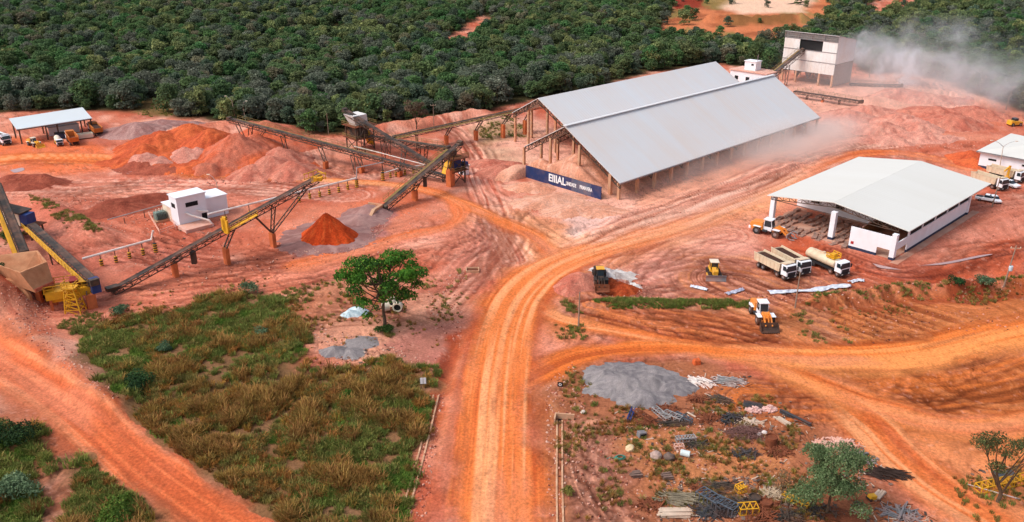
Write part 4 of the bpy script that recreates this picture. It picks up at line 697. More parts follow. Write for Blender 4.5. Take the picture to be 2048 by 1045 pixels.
for y in (25.5, 19.5, 13.3):
    m = M(); m.box(16.9, 16.99, y - .95, y + .95, 2.0, 3.1); wn = m.obj('window', BLACK, ws); m = M()
    for zz in (1.95, 3.1): m.box(16.86, 16.97, y - 1.02, y + 1.02, zz - .06, zz + .06)
    for yy in (y - 1, y, y + 1): m.box(16.86, 16.97, yy - .05, yy + .05, 1.95, 3.1)
    m.obj('window_frame', GREYP, wn)
for x0, x1 in ((6.95, 13.15), (13.65, 19.95), (20.45, 26.65), (27.15, 33.35), (33.85, 39.55)): m = M(); m.box(x0, x1, .02, .1, 3.56, 5.55); m.obj('clerestory_shade_panel', BLACK, ws)  # black panels between the pilasters, interior shade put into their colour
m = M(); m.box(41, 46, 2, 12, .0, 3.2); m.obj('annex', WHITE, ws)
m = M(); m.box(-1.2, 44, -1.7, -.2, -.3, .07); m.box(.7, 40, .2, 29.5, -.3, .05); m.obj('floor_slab', pm('concrete_apron', S(190,150,130), .9, var=.15, scale=.4, dirt=S(180,100,70), dirtamt=.45), ws)
m = M(); m.box(6, 16.4, 9.1, 9.28, .05, 3.0); m.obj('timber_partition', pm('brown_partition', S(120,88,56), .8, var=.25), ws)
# rows of stored concrete kerbs and slabs in the open bay: each stack its own
SLAB = pm('stacked_slabs', S(150,122,110), .9, var=.3, scale=1.4, dirt=S(176,116,92), dirtamt=.5)
def slabstack(seed):
    g = random.Random(seed); m = M(); x = -1.7
    while x < 1.5:
        z = .02; w_ = g.uniform(.7, 1.2); n_ = g.choice((1, 2, 2, 3))
        for k in range(n_): h = g.uniform(.12, .2); e = g.uniform(-.12, .12); m.box(x + e, x + w_ * .92 + e, -.46 + g.uniform(-.1, .1), .46 + g.uniform(-.1, .1), z, z + h); z += h + .012
        x += w_
    return m
protos = [slabstack(k) for k in range(4)]; pmesh = []
k = 0
for ix in range(4):
    for iy in range(11):
        x = 1.2 + ix * 3.7 + random.uniform(-.6, .6); y = 10.4 + iy * 1.75 + random.uniform(-.35, .35)
        if random.random() < .12 or (abs(y - 14.2) < .9 and x < 4.5): continue
        p = c2 + A * x - B * y; kk = random.randrange(4)
        if len(pmesh) <= kk or kk not in dict(pmesh):
            o = protos[kk].obj('slab_stack', SLAB, loc=p, label='low stack of dusty grey concrete slabs laid in rows under the workshop roof', cat='slab stack', group='slab stacks under the workshop roof'); pmesh.append((kk, o.data))
        else: o = link('slab_stack', dict(pmesh)[kk], loc=p, label='low stack of dusty grey concrete slabs laid in rows under the workshop roof', cat='slab stack', group='slab stacks under the workshop roof')
        o.rotation_euler = (0, 0, RZ + random.uniform(-.3, .3))
# ================================================================ LOW WHITE BUILDING AT THE RIGHT EDGE
b3 = G(1955, 335); lw = T('office_building', 'low white building with a pale hipped roof at the right edge', 'building', b3, RZ)
wall_with('wall', lw, 0, .25, -16, 0, 0, 4.5, WHITE, base=.7); wall_with('wall', lw, .25, 26, -.25, 0, 0, 4.5, WHITE, base=.7); wall_with('wall', lw, .25, 26, -16, -15.75, 0, 4.5, WHITE, base=.7)
for y in (-3.2, -11.5): m = M(); m.box(-.06, -.01, y - 1.0, y + 1.0, 2.5, 3.0); m.obj('window', BLACK, lw)
m = M(); m.slab([(-.9, .9, 4.6), (-.9, -17, 4.6), (9, -8, 6.4), (17, -8, 6.4), (27, .9, 4.6)][:1] + [(-.9, -17, 4.6), (8, -8, 6.3)], .15); m.obj('roof_slope', ROOF_W, lw)
m = M(); m.slab([(-.88, .9, 4.6), (8.02, -7.97, 6.3), (18, -7.97, 6.3), (27, .9, 4.6)], .15); m.obj('roof_slope', ROOF_W, lw)
m = M(); m.slab([(-.88, -17, 4.6), (27, -17, 4.6), (18, -8.03, 6.3), (8.02, -8.03, 6.3)], .15); m.obj('roof_slope', ROOF_W, lw)
m = M(); m.beam((-.92, .9, 4.5), (-.92, -17, 4.5), .1, .34); m.obj('fascia', GREYP, lw)
# ================================================================ SCREENING HOUSE WITH DUST
s0 = G(1663, 177); sh3 = T('screening_house', 'tall pale clad screening house on columns with dust pouring from its side', 'plant building', s0, RZ)
WF = 22.5; DP = 15.5
ZB, ZT = 5.0, 20.0
for (y0, y1, z0, z1, nm) in ((0, WF, 5.0, 9.2, 'cladding'), (0, WF, 9.5, 13.3, 'cladding'), (0, 6, 13.6, 17.5, 'cladding'), (15.8, WF, 13.6, 17.5, 'cladding')):
    m = M(); n = int((y1 - y0) / .75)
    for q in range(n): yy = y0 + (y1 - y0) * q / n; m.box(-.1 - (.05 if q % 2 else 0), .05, yy, yy + (y1 - y0) / n * .985, z0, z1)
    m.obj(nm, PLATE, sh3)
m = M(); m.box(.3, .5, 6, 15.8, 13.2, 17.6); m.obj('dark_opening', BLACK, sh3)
m = M()
for zz in (9.35, 13.45, 17.6, 20.0): m.beam((-.1, -.1, zz), (-.1, WF, zz), .28)
for yy in (0, 5.6, 11, 16.4, WF): m.beam((-.1, yy, 17.6), (-.1, yy, 20.0), .18, up=(1, 0, 0))
for zz in (18.4, 19.2): m.beam((-.1, 0, zz), (-.1, WF, zz), .14)
m.obj('louvre_frame', GREYP, sh3); m = M(); m.box(0.2, .3, .2, WF - .2, 17.7, 19.9); m.obj('louvre', pm('grey_louvre', S(140,134,130), .8, var=.3, scale=2), sh3)
m = M(); m.ext([(.1, 9.2), (DP, 9.2), (DP, 17.2), (.1, 19.8)], -.12, .05); m.obj('side_cladding', PLATE, sh3); m = M(); m.slab([(-.3, -.3, 20.15), (DP, -.3, 17.3), (DP, WF + .2, 17.3), (-.3, WF + .2, 20.15)], .15); m.obj('roof', ROOF_Z, sh3)
m = M(); m.box(.3, DP, -.1, .05, .5, 9.0); m.obj('side_louvre', pm('grey_side_louvre', S(150,140,136), .8, var=.25, scale=1.5), sh3)
m = M(); m.box(DP - .2, DP, 0, WF, 5, 17); m.obj('rear_cladding', PLATE, sh3)
for x in (.3, DP - .3):
    for y in (.5, 6, 16, WF - .5): m = M(); m.box(x - .35, x + .35, y - .35, y + .35, -.5, 5.2); m.obj('column', CONC, sh3)
m = M(); m.box(.3, DP, .3, WF - .3, 4.7, 4.95); m.obj('floor_deck', STEEL, sh3)
for y, z in ((9, 3.6), (13, 3.6), (18, 3.4)): m = M(); m.lathe([(.4, z - 2), (1.3, z), (1.3, z + 1)], (5, y, 0), 8); m.obj('hopper_outlet', GREYP, sh3)
# blockhouse with a water tank
th_ = E(150.5, 54.5); tk = T('blockhouse', 'small white blockhouse with a dusty flat roof and square water tank behind the sheds', 'building', th_, RZ)
wall_with('wall', tk, -4.5, 4.5, -8, 8, 0, 6.0, WHITE, base=0); m = M(); m.box(-5, 5, -8.5, 8.5, 6.0, 6.3); m.obj('roof_slab', PINKC, tk)
m = M(); m.box(-2, 2, -1.6, 3.4, 6.3, 9.6); wt = m.obj('water_tank', WHITE, tk); m = M(); m.box(-2.25, 2.25, -1.85, 3.65, 9.6, 9.9); m.obj('tank_lid', WHITE, wt); m = M(); m.box(-2.08, -2.02, -.6, .4, 8.2, 8.9); m.obj('opening', BLACK, wt)
m = M(); m.tube((0, -1, 9.9), (0, -1, 12.6), .1, 6); m.beam((-.6, -1, 11.6), (.6, -1, 11.6), .12); m.obj('antenna', GREYP, tk)
for y in (-5, 0, 5): m = M(); m.box(-4.56, -4.5, y - .8, y + .8, 2.5, 4); m.obj('window', BLACK, tk)
# ================================================================ OPEN TRUCK SHED (left)
sp_ = G(42, 292); ts = T('truck_shelter', 'open shelter with a pale blue single pitch roof on dark steel posts', 'shelter', sp_)
q = [G(33, 259, 4.7), G(184, 236.5, 4.7), G(165, 215, 6.2), G(17.5, 237.5, 6.2)]; m = M(sp_); m.slab(q, .2); m.obj('roof', ROOF_B, ts)
fa, fb, ba, bb = q[0], q[1], q[3], q[2]
for (a, b, z, tt) in ((fa, fb, 4.6, (.03, .37, .52, .84, .98)), (ba, bb, 6.0, (.03, .4, .98))):
    for u in tt: p_ = a.lerp(b, u) + (ba - fa if z < 5 else fa - ba).normalized() * .5; p_ = Vector((p_.x, p_.y, 0)); m = M(sp_); m.beam(p_ - V3((0, 0, .3)), V3((p_.x, p_.y, z)), .32); m.obj('post', STEEL, ts)
m = M(sp_); m.beam(fa + V3((0, 0, -.35)), fb + V3((0, 0, -.35)), .22); m.beam(ba + V3((0, 0, -.4)), bb + V3((0, 0, -.4)), .22)
for u in (.03, .37, .67, .98): m.beam(fa.lerp(fb, u) + V3((0, 0, -.35)), ba.lerp(bb, u) + V3((0, 0, -.4)), .2)
m.obj('roof_beams', STEEL, ts)
# ================================================================ CONTROL BUILDING
h0 = G(361, 456); cb = T('control_building', 'white two storey control building with narrow dark windows beside the long conveyor', 'building', h0, RZ)
m = M(); m.box(0, 6.6, 0, 4.0, 0, 6.7); m.obj('tower_block', WHITE, cb); m = M(); m.box(-.2, 6.8, -.2, 4.2, 6.7, 6.95); m.obj('roof_slab', WHITE, cb)
m = M(); m.box(.2, 6.4, 4.0, 9.0, 0, 3.6); m.obj('low_block', CREAM, cb); m = M(); m.box(0, 6.6, 4.22, 9.2, 3.6, 3.8); m.obj('roof_slab', WHITE, cb)
m = M(); m.box(6.6, 12.2, 1.5, 7, 0, 4.6); m.obj('side_block', WHITE, cb); m = M(); m.box(6.82, 12.4, 1.3, 7.2, 4.6, 4.8); m.obj('roof_slab', WHITE, cb)
m = M(); m.box(1.9, 4.7, -.05, -.01, 4.3, 5.3); m.obj('window', BLACK, cb); m = M(); m.box(-.05, -.01, 1.1, 3.0, 4.2, 5.2); m.obj('window', BLACK, cb); m = M(); m.box(5.2, 6.4, -.05, -.01, .1, 2.1); m.obj('doorway', BLACK, cb)
m = M(); m.box(-.6, 5.8, -4.4, -.06, -.3, .7); m.obj('plinth', PINKC, cb); m = M()
m.pipe([(1.6, -.1, 3.1), (2.4, -.9, 2.6), (5.2, -3.8, 1.4), (5.6, -4.3, .2)], .22, 8); m.pipe([(4.2, -.1, 3.2), (4.9, -.9, 2.9), (6.2, -1.4, 2.7)], .2, 8); m.obj('cable_duct', PIPEW, cb)
tf = T('transformer', 'green grey electrical transformer on a pad left of the control building', 'transformer', G(322, 442), RZ)
m = M(); m.box(-1.2, 1.2, -.8, .8, .5, 2.3); m.obj('tank', pm('transformer_green', S(110,130,122), .5, var=.15), tf, bevel=.1); m = M()
for k in range(7): m.box(-1.1 + k * .34, -1.0 + k * .34, -1.15, 1.15, .7, 2.0)
m.obj('cooling_fins', pm('fin_green', S(96,114,108), .5), tf)
for k in range(3): m = M(); m.lathe([(.12, 2.3), (.16, 2.5), (.08, 2.7), (.14, 2.85), (.05, 3.0)], (-.7 + k * .7, 0, 0), 8); m.obj('bushing', CREAM, tf)
m = M(); m.box(-1.6, 1.6, -1.3, 1.3, -.3, .5); m.obj('pad', CONC, tf)
rl = T('guard_rail', 'low pale pipe railing around the transformer pad', 'railing', G(300, 450)); cor = [G(298,432), G(320,470), G(352,458), G(330,425)]
for a, b in zip(cor, cor[1:] + cor[:1]):
    m = M(rl.location)
    m.tube(a + V3((0, 0, 1)), b + V3((0, 0, 1)), .08, 6); m.tube(a + V3((0, 0, .5)), b + V3((0, 0, .5)), .06, 6)
    for u in (0, .5): p_ = a.lerp(b, u); m.tube(p_ - V3((0, 0, .2)), p_ + V3((0, 0, 1.02)), .07, 6)
    m.obj('rail_panel', PINKC, rl)
# ================================================================ CONVEYORS
def conveyor(label, p0, p1, legs=(), walk=(), w=1.3, d=.85, walkmat=None, group='belt conveyors', cover=None, yellow=(), takeup=None, beltz=.12):
    """a belt on a lattice gantry; legs: (share of the length, (footing pixel) or None, footing height, kind)"""
    p0, p1 = Vector(p0), Vector(p1); base = Vector((p0.x, p0.y, 0)); t = T('conveyor', label, 'conveyor', base, 0, group)
    ax = (p1 - p0).normalized(); sd_ = ax.cross(V3((0, 0, 1))).normalized(); up = sd_.cross(ax).normalized(); L = (p1 - p0).length; n = max(4, int(L / 1.7))
    m = M(base); prof = [(-w / 2, .16), (-w * .28, 0), (w * .28, 0), (w / 2, .16), (w / 2, .08), (w * .26, -.08), (-w * .26, -.08), (-w / 2, .08)]
    q0 = [p0 + sd_ * a + up * (b + beltz) for a, b in prof]; q1 = [p1 + sd_ * a + up * (b + beltz) for a, b in prof]; k = len(prof)
    m.add(q0 + q1, [[i, (i + 1) % k, k + (i + 1) % k, k + i] for i in range(k)] + [list(range(k))[::-1], list(range(k, 2 * k))]); m.obj('belt', BELT, t)
    m = M(base)
    for s in (-1, 1): lattice(m, p0 + sd_ * s * (w / 2 + .12), p1 + sd_ * s * (w / 2 + .12), d, .15, n, up)
    for q in range(0, n + 1): c = p0.lerp(p1, q / n); m.beam(c - sd_ * (w / 2 + .1) - up * .1, c + sd_ * (w / 2 + .1) - up * .1, .1); m.beam(c - sd_ * (w / 2 + .1) - up * d, c + sd_ * (w / 2 + .1) - up * d, .1)
    m.obj('gantry_truss', STEEL, t)
    for e, nm in ((p1, 'head_pulley'), (p0, 'tail_pulley')): m = M(base); m.tube(e - sd_ * w * .5 + up * -.1, e + sd_ * w * .5 + up * -.1, .38, 10); m.obj(nm, STEEL, t)
    m = M(base); m.hexa([p1 + ax * .2 + sd_ * a * .75 + up * b + ax * c for b in (-.6, .55) for a, c in ((-1, 0), (1, 0), (1, .9), (-1, .9))]); m.obj('discharge_hood', STEEL, t)
    for s, a, b, wm in walk:
        m = M(base); o = w / 2 + .3; i0, i1 = p0.lerp(p1, a), p0.lerp(p1, b); m.hexa([i + sd_ * s * x + up * z for z in (-.12, -.02) for i, x in ((i0, o), (i1, o), (i1, o + .85), (i0, o + .85))]); wk = m.obj('walkway', wm, t)
        m = M(base)
        for hz in (.55, 1.05): m.beam(i0 + sd_ * s * (o + .85) + V3((0, 0, hz)), i1 + sd_ * s * (o + .85) + V3((0, 0, hz)), .07)
        nn = max(2, int((i1 - i0).length / 2))
        for q in range(nn + 1): c = i0.lerp(i1, q / nn) + sd_ * s * (o + .85); m.beam(c, c + V3((0, 0, 1.08)), .07)
        m.obj('handrail', wm, wk)
    for tt, fp, fh, kind in legs:
        q = p0.lerp(p1, tt) - up * d; f = G(*fp) if fp else Vector((q.x, q.y, 0)); hor = Vector((ax.x, ax.y, 0)).normalized()
        m = M(base); sp = .55
        for s in (-1, 1): m.beam(q + sd_ * s * (w / 2 + .05), f + sd_ * s * sp + V3((0, 0, fh)), .2)
        Lg = (q - f).length; nb = max(2, int(Lg / 1.6))
        for k_ in range(nb):
            a = q.lerp(f + V3((0, 0, fh)), k_ / nb); b = q.lerp(f + V3((0, 0, fh)), (k_ + 1) / nb); s = 1 if k_ % 2 else -1; m.beam(a + sd_ * s * .55, b - sd_ * s * .55, .11)
        if kind == 'fan':
            for tq in (tt - .1, tt + .18):
                q2 = p0.lerp(p1, tq) - up * d; tgt = f + V3((0, 0, fh))
                for s in (-1, 1): m.beam(q2 + sd_ * s * .6, tgt + sd_ * s * .5, .18)
                for k_ in range(7): a = q2.lerp(tgt, k_ / 7); b = q2.lerp(tgt, (k_ + 1) / 7); s = 1 if k_ % 2 else -1; m.beam(a + sd_ * s * .55, b - sd_ * s * .55, .09)
            a = p0.lerp(p1, tt - .1) - up * d
        if kind == 'vee':
            for tq in (tt - .07, tt + .07):
                q2 = p0.lerp(p1, tq) - up * d
                for s in (-1, 1): m.beam(q2 + sd_ * s * .6, f + sd_ * s * .5 + V3((0, 0, fh)), .18)
        lg = m.obj('leg', STEEL, t)
        if fh > .05:
            m = M(base); m.beam(f - V3((0, 0, .5)), f + V3((0, 0, fh)), 1.5 if fh > 1 else 1.1, .8, up=hor); m.obj('footing', FOOT, lg)
    if cover:
        a, b = cover; m = M(base); q = [p0.lerp(p1, u) + sd_ * cover_s * (w / 2 + .1) + up * .1 for u in (a, b) for cover_s in (1,)]
        m.hexa([p0.lerp(p1, u) + sd_ * s + up * z for z, in ((.15,), (.22,)) for u, s in ((a, .1), (b, .1), (b, w / 2 + .5), (a, w / 2 + .5))]); m.obj('side_cover', YELD, t)
    if takeup:
        tt, dz = takeup; c = p0.lerp(p1, tt) - up * d + sd_ * .2; m = M(base); m.beam(c, c - V3((0, 0, dz)), .9, .8); m.obj('counterweight', STEEL, t)
    return t
t = conveyor('long dark conveyor with a yellow head rising from the crusher past the white control building', V3((*G(226, 590).xy, .9)), PT(632, 357, 468),
     [(.30, (352, 553), 2.8, ''), (.55, (455, 526), 3.2, ''), (.76, (547, 493), 3.0, 'fan')], [(1, .52, .66, YEL)], takeup=(.35, 2.6), w=1.4)
hd = PT(632, 357, 468); m = M(t.location); a1 = (hd - V3(t.location)); d1 = Vector((a1.x, a1.y, 0)).normalized(); s1 = V3((d1.y, -d1.x, 0))
for s in (-1, 1):
    for z in (-.2, .9): m.beam(hd - d1 * 2 + s1 * s * 1.5 + V3((0, 0, z)), hd + d1 * 1.6 + s1 * s * 1.5 + V3((0, 0, z + .4)), .14)
    for k in range(4): c = hd + d1 * (k * 1.1 - 1.9) + s1 * s * 1.5; m.beam(c + V3((0, 0, -.2)), c + V3((0, 0, 1.1)), .12)
m.beam(hd + d1 * 1.6 - s1 * 1.5 + V3((0, 0, .9)), hd + d1 * 1.6 + s1 * 1.5 + V3((0, 0, .9)), .2); m.box(*[v for c in zip((hd - d1 * .4 + s1 * .9 - V3((.6, .6, .2))), (hd + d1 * .4 + s1 * .9 + V3((.6, .6, .5)))) for v in sorted(c)]); m.obj('head_platform', YEL, t)
cm = PT(450, 452, 528); m = M(t.location); m.beam(cm - V3((0, 0, 1.6)), cm + V3((0, 0, 1.8)), 1.3, .3, up=d1); m.beam(cm - s1 * 1.3, cm + s1 * 1.3, .3, 2.6); m.obj('access_platform', YEL, t)
m = M(t.location); tl = V3((*G(222, 592).xy, .5)); m.hexa([tl + d1 * a + s1 * b + V3((0, 0, c)) for c, q in ((.5, .5), (1.25, .8)) for a, b in ((-.6, -q), (1.6, -q), (1.6, q), (-.6, q))]); m.obj('loading_hopper', STEEL, t)
conveyor('dark conveyor with a yellow walkway sloping down from the screening unit', PT(63, 450, 494), PT(186, 562, 612), [(.35, None, 0, ''), (.95, (186, 616), 2.6, '')], [(1, .02, .98, YEL)], w=1.5)
t2 = bpy.data.objects['conveyor.001'] if 'conveyor.001' in bpy.data.objects else t
hb = PT(188, 562, 612); m = M(t2.location); m.beam(hb - V3((0, 0, 2.2)), hb + V3((0, 0, .5)), 1.2, 1.5, up=d1); m.obj('blue_head_box', BLUE, t2)
conveyor('steep grey conveyor with a yellow walkway at the left edge behind the hopper', PT(47, 503, 530), PT(-8, 368, 462), [(.5, None, 0, '')], [(-1, 0, 1, YEL)], w=1.6)
conveyor('dark conveyor rising from the concrete loading ramp to the screening tower', PT(770, 413, 425), PT(917, 289, 368), [(.42, (830, 401), 2.6, ''), (.9, (899, 374), 4.4, '')], [(-1, .05, .9, YELD)], w=1.4, takeup=(.5, 2.4))
conveyor('long stacking conveyor with a yellow walkway reaching left over the pink spoil heaps', PT(893, 353, 367), PT(462, 239, 300), [(.22, (800, 353), 1.4, ''), (.38, (724, 345), 1.8, ''), (.41, (712, 347), 0, ''), (.56, (652, 336), 1.8, ''), (.74, (577, 319), 0, ''), (.90, (500, 303), 0, 'vee')], [(1, .3, .99, YELD)], w=1.5)
conveyor('dark conveyor climbing left from the screening tower to the crusher hopper', PT(864, 330, 350), PT(692, 222, 298), [(.3, (800, 353), 0, ''), (.55, None, 0, ''), (.8, None, 0, '')], w=1.5)
conveyor('nearly level conveyor between the crusher tower and the screening tower', PT(740, 273, 302), PT(893, 296, 345), [(.25, None, .5, ''), (.65, (839, 318), 0, ''), (.75, (851, 320), 0, '')], [(-1, .1, .9, YELD)], w=1.3)
tc8 = conveyor('long conveyor running up to the far storage shed behind the crusher', PT(788, 274, 303), PT(1128, 200, 252), [(.12, None, 0, ''), (.31, (893, 288), 2.6, ''), (.49, (952, 281), 3.0, ''), (.66, (1006, 276), 4.2, ''), (.79, (1050, 269), 4.4, '')], [(1, 0, .9, YELD)], w=1.4)
conveyor('rusty yellow inclined conveyor leaning on the front of the screening house', PT(1532, 160, 178), s0 - A * 1.2 - B * 14 + V3((0, 0, 13.2)), [(.3, None, .4, ''), (.6, None, .4, '')], [(-1, 0, 1, YELD)], w=1.6, d=1.2)
conveyor('low level dusty yellow conveyor in front of the screening house', PT(1590, 183, 196), PT(1720, 203, 216), [(.2, None, 0, ''), (.45, None, .8, ''), (.7, None, 0, '')], [(-1, 0, 1, YELD)], w=1.4, d=.8)
conveyor('white covered low conveyor running into the smoke right of the screening house', PT(1700, 168, 172), PT(1800, 171, 177), [(.3, None, 0, ''), (.7, None, 0, '')], [(-1, 0, 1, YELD)], w=1.6, d=.6)
# concrete loading ramp
r0 = G(752, 432); rp = T('loading_ramp', 'small concrete retaining ramp at the foot of the loading conveyor', 'ramp', r0); rd = (G(768, 424) - G(735, 445)).normalized(); rs = V3((rd.y, -rd.x, 0))
m = M(r0); m.hexa([r0 + rd * a + rs * b + V3((0, 0, c)) for c, sh_ in ((-.3, 0), (1.9, 1)) for a, b in ((-4.0 + 3.0 * sh_, -.4), (2.4, -.4), (2.4, .4), (-4.0 + 3.0 * sh_, .4))]); m.obj('side_wall', CONC, rp)
m = M(r0); m.hexa([r0 + rd * a + rs * b + V3((0, 0, c)) for c in (-.3, 1.95) for a, b in ((2.4, -3.4), (3.0, -3.4), (3.0, .4), (2.4, .4))]); m.obj('end_wall', CONC, rp)
# screening tower and crusher tower
def tower(label, base, sx, sy, hs, braces=True, rz=RZ, extra=None):
    t = T('process_tower', label, 'process tower', base, rz); m = M(); H_ = hs[-1]
    for x in (-sx, sx):
        for y in (-sy, sy): m.beam((x, y, -.3), (x, y, H_), .3, up=(1, 0, 0))
    z0 = 0
    for z in hs:
        for x in (-sx, sx): m.beam((x, -sy, z), (x, sy, z), .25); m.beam((x, -sy, z0 + .2), (x, sy, z), .16)
        for y in (-sy, sy): m.beam((-sx, y, z), (sx, y, z), .25); m.beam((-sx, y, z0 + .2), (sx, y, z), .16); m.beam((sx, y, z0 + .2), (-sx, y, z), .16)
        z0 = z
    m.obj('steel_frame', STEEL, t)
    for z in hs:
        m = M(); m.box(-sx - .8, sx + .8, -sy - .8, sy + .8, z + .12, z + .24); dk = m.obj('deck', RUST, t); m = M()
        for x0, y0, x1, y1 in ((-1, -1, 1, -1), (1, -1, 1, 1), (1, 1, -1, 1), (-1, 1, -1, -1)):
            a = V3((x0 * (sx + .75), y0 * (sy + .75), z + .24)); b = V3((x1 * (sx + .75), y1 * (sy + .75), z + .24)); m.beam(a + V3((0, 0, 1.05)), b + V3((0, 0, 1.05)), .08); m.beam(a + V3((0, 0, .55)), b + V3((0, 0, .55)), .07)
            for u in (0, .5): c = a.lerp(b, u); m.beam(c, c + V3((0, 0, 1.08)), .08, up=(1, 0, 0))
        m.obj('handrail', YELD, dk)
    return t
tw = tower('black lattice screening tower with a yellow chute on an orange concrete pier', G(908, 365), 1.9, 2.2, (3.4, 6.6))
m = M(); m.box(-1.2, 1.4, -1.4, 1.4, 4.0, 6.2); m.obj('screen_box', BLUE, tw); m = M(); m.hexa([(-3.4, -.8, 3.0), (-2.2, -.8, 2.6), (-2.2, .8, 2.6), (-3.4, .8, 3.0), (-1.6, -1, 6.4), (-.4, -1, 6.4), (-.4, 1, 6.4), (-1.6, 1, 6.4)]); m.obj('chute', YEL, tw)
m = M(); m.box(2.8, 4.0, -1.2, .2, 3.7, 5.0); m.obj('drive_motor', BLUE, tw); m = M(); m.box(-3.4, -1.9, -2.6, -1.3, -.3, 4.6); m.obj('pier', FOOT, tw)
m = M(); m.lathe([(.9, 6.85), (1.2, 7.6), (1.2, 8.6)], (0, .4, 0), 10); m.obj('feed_hopper', STEEL, tw)
wk = T('equipment_cabin', 'small white cabin with a dark door right of the screening tower', 'cabin', G(927, 348), RZ); m = M(); m.box(-1, 1, -1.2, 1.2, -.1, 2.4); m.obj('body', WHITE, wk, bevel=.04); m = M(); m.box(-1.05, -1.0, -.9, .2, .1, 2.0); m.obj('door', BLACK, wk); m = M(); m.box(-1.2, 1.2, -1.4, 1.4, 2.4, 2.55); m.obj('roof', WHITE, wk)
tw2 = tower('dark crusher tower with a pale feed hopper on top under the climbing conveyor', G(722, 298), 3.0, 2.6, (3.6, 7.2))
m = M(); m.hexa([(-2.2, -1.6, 7.4), (2.0, -1.6, 7.4), (2.0, 1.6, 7.4), (-2.2, 1.6, 7.4), (-3.6, -2.4, 10.6), (1.2, -2.4, 10.6), (1.2, 2.4, 10.6), (-3.6, 2.4, 10.6)]); m.obj('feed_hopper', PLATE, tw2)
m = M(); m.box(-2.2, 1.4, -2.2, 2.0, 3.9, 6.6); m.obj('crusher_body', STEEL, tw2); m = M(); m.hexa([(2.2, -1.2, 2.6), (3.6, -1.2, 2.2), (3.6, 1.2, 2.2), (2.2, 1.2, 2.6), (.4, -1.2, 6.8), (2.0, -1.2, 6.8), (2.0, 1.2, 6.8), (.4, 1.2, 6.8)]); m.obj('chute', YEL, tw2)
m = M(); m.hexa([(3.0, -1, .9), (4.6, -1, .5), (4.6, 1, .5), (3.0, 1, .9), (2.2, -1, 3.0), (3.6, -1, 3.4), (3.6, 1, 3.4), (2.2, 1, 3.0)]); m.obj('chute', YEL, tw2); m = M(); m.lathe([(.7, 3.9), (.9, 4.5), (.9, 5.2), (.4, 5.6)], (3.2, 2.4, 0), 10); m.obj('drive_motor', BLUE, tw2)
# ================================================================ HOPPER, FEEDER AND SCREEN UNIT (left edge)
HOPC = pm('rust_stained_concrete', S(196,140,102), .9, var=.2, scale=.8, dirt=S(160,92,58), dirtamt=.45, bump=.2)
hz = 8.3; ho = G(70, 622); hp = T('feed_hopper', 'tapered concrete truck hopper on dark columns at the left edge', 'hopper', ho)
ra, rb, rc, rdp = G(40, 546, hz), G(94, 524, hz), G(75, 501, hz), G(-45, 516, hz); ga, gb = G(71, 584, 4.8), G(108, 567, 4.8)
def wallq(m, a, b, z0, z1, th, inset=0):
    d = (b - a).normalized(); n_ = V3((-d.y, d.x, 0)) * th; m.hexa([V3((a.x, a.y, z0)), V3((b.x, b.y, z0)), V3((b.x, b.y, z0)) + n_, V3((a.x, a.y, z0)) + n_, V3((a.x, a.y, z1)), V3((b.x, b.y, z1)), V3((b.x, b.y, z1)) + n_, V3((a.x, a.y, z1)) + n_])
m = M(ho); dn = V3((0, 0, 0)); ce = (ra + rb + rc + rdp) / 4; ga.z = gb.z = 4.6
def taper(a, b, a2, b2, th=.4):
    i = lambda p: (V3((ce.x, ce.y, p.z)) - p).normalized() * th; return m.hexa([a2, b2, b2 + i(b2), a2 + i(a2), a, b, b + i(b), a + i(a)])
sh = V3((0, 0, -3.7)); _lw = {id(ra): ga, id(rb): gb, id(rc): gb + (rc - rb) * .5, id(rdp): ga + (rdp - ra) * .45}; low = lambda p: V3((*_lw[id(p)].xy, 4.6))
taper(ra, rb, low(ra), low(rb)); m.obj('front_plate', HOPC, hp); m = M(ho); taper(rb, rc, low(rb), low(rc)); m.obj('side_plate', HOPC, hp); m = M(ho); taper(rc, rdp, low(rc), low(rdp)); m.obj('rear_plate', HOPC, hp); m = M(ho); taper(rdp, ra, low(rdp), low(ra)); m.obj('side_plate', HOPC, hp)
m = M(ho); lo = [low(p) for p in (ra, rb, rc, rdp)]; m.slab([p + V3((0, 0, .6)) for p in lo], .5); m.obj('ore_in_hopper', pm('ore', S(176,92,70), .95, var=.3, scale=2, bump=.4), hp)
m = M(ho); wl = [G(-20, 552, 6.2), G(40, 566, 5.4), G(58, 592, 3.2), G(75, 617, 0)]
for a, b in zip(wl[:-1], wl[1:]): d_ = (b - a); n_ = V3((-d_.y, d_.x, 0)).normalized() * .5; m.hexa([V3((a.x, a.y, -.3)), V3((b.x, b.y, -.3)), V3((b.x, b.y, -.3)) + n_, V3((a.x, a.y, -.3)) + n_, a, b, b + n_, a + n_])
m.obj('wing_wall', HOPC, hp)
for px, py in ((84, 616), (112, 612)): g_ = G(px, py); m = M(ho); m.beam(g_ - V3((0, 0, .3)), g_ + V3((0, 0, 5.4)), .8, .8, up=(1, 0, 0)); m.obj('column', FOOT, hp)
m = M(ho); q = [G(82, 610), G(110, 606), G(106, 596), G(80, 600)]; m.add([V3((p.x, p.y, z)) for z in (0, 4.8) for p in q], [(0, 1, 5, 4), (1, 2, 6, 5), (2, 3, 7, 6), (3, 0, 4, 7), (4, 5, 6, 7)]); m.obj('pit_shade_box', pm('pit_shade_colour', S(40,34,32), .9), hp)  # closed dark box behind the columns, its colour stands in for the opening's shade
fo = G(140, 612); fu = T('feeder_unit', 'yellow railed feeder platform with a red drive beside the concrete hopper', 'feeder', fo, RZ * .55)
for x in (-2.6, 3.4):
    for y in (-1.4, 1.6): m = M(); m.beam((x, y, -.3), (x, y, 3.6), .45, up=(1, 0, 0)); m.obj('column', FOOT, fu)
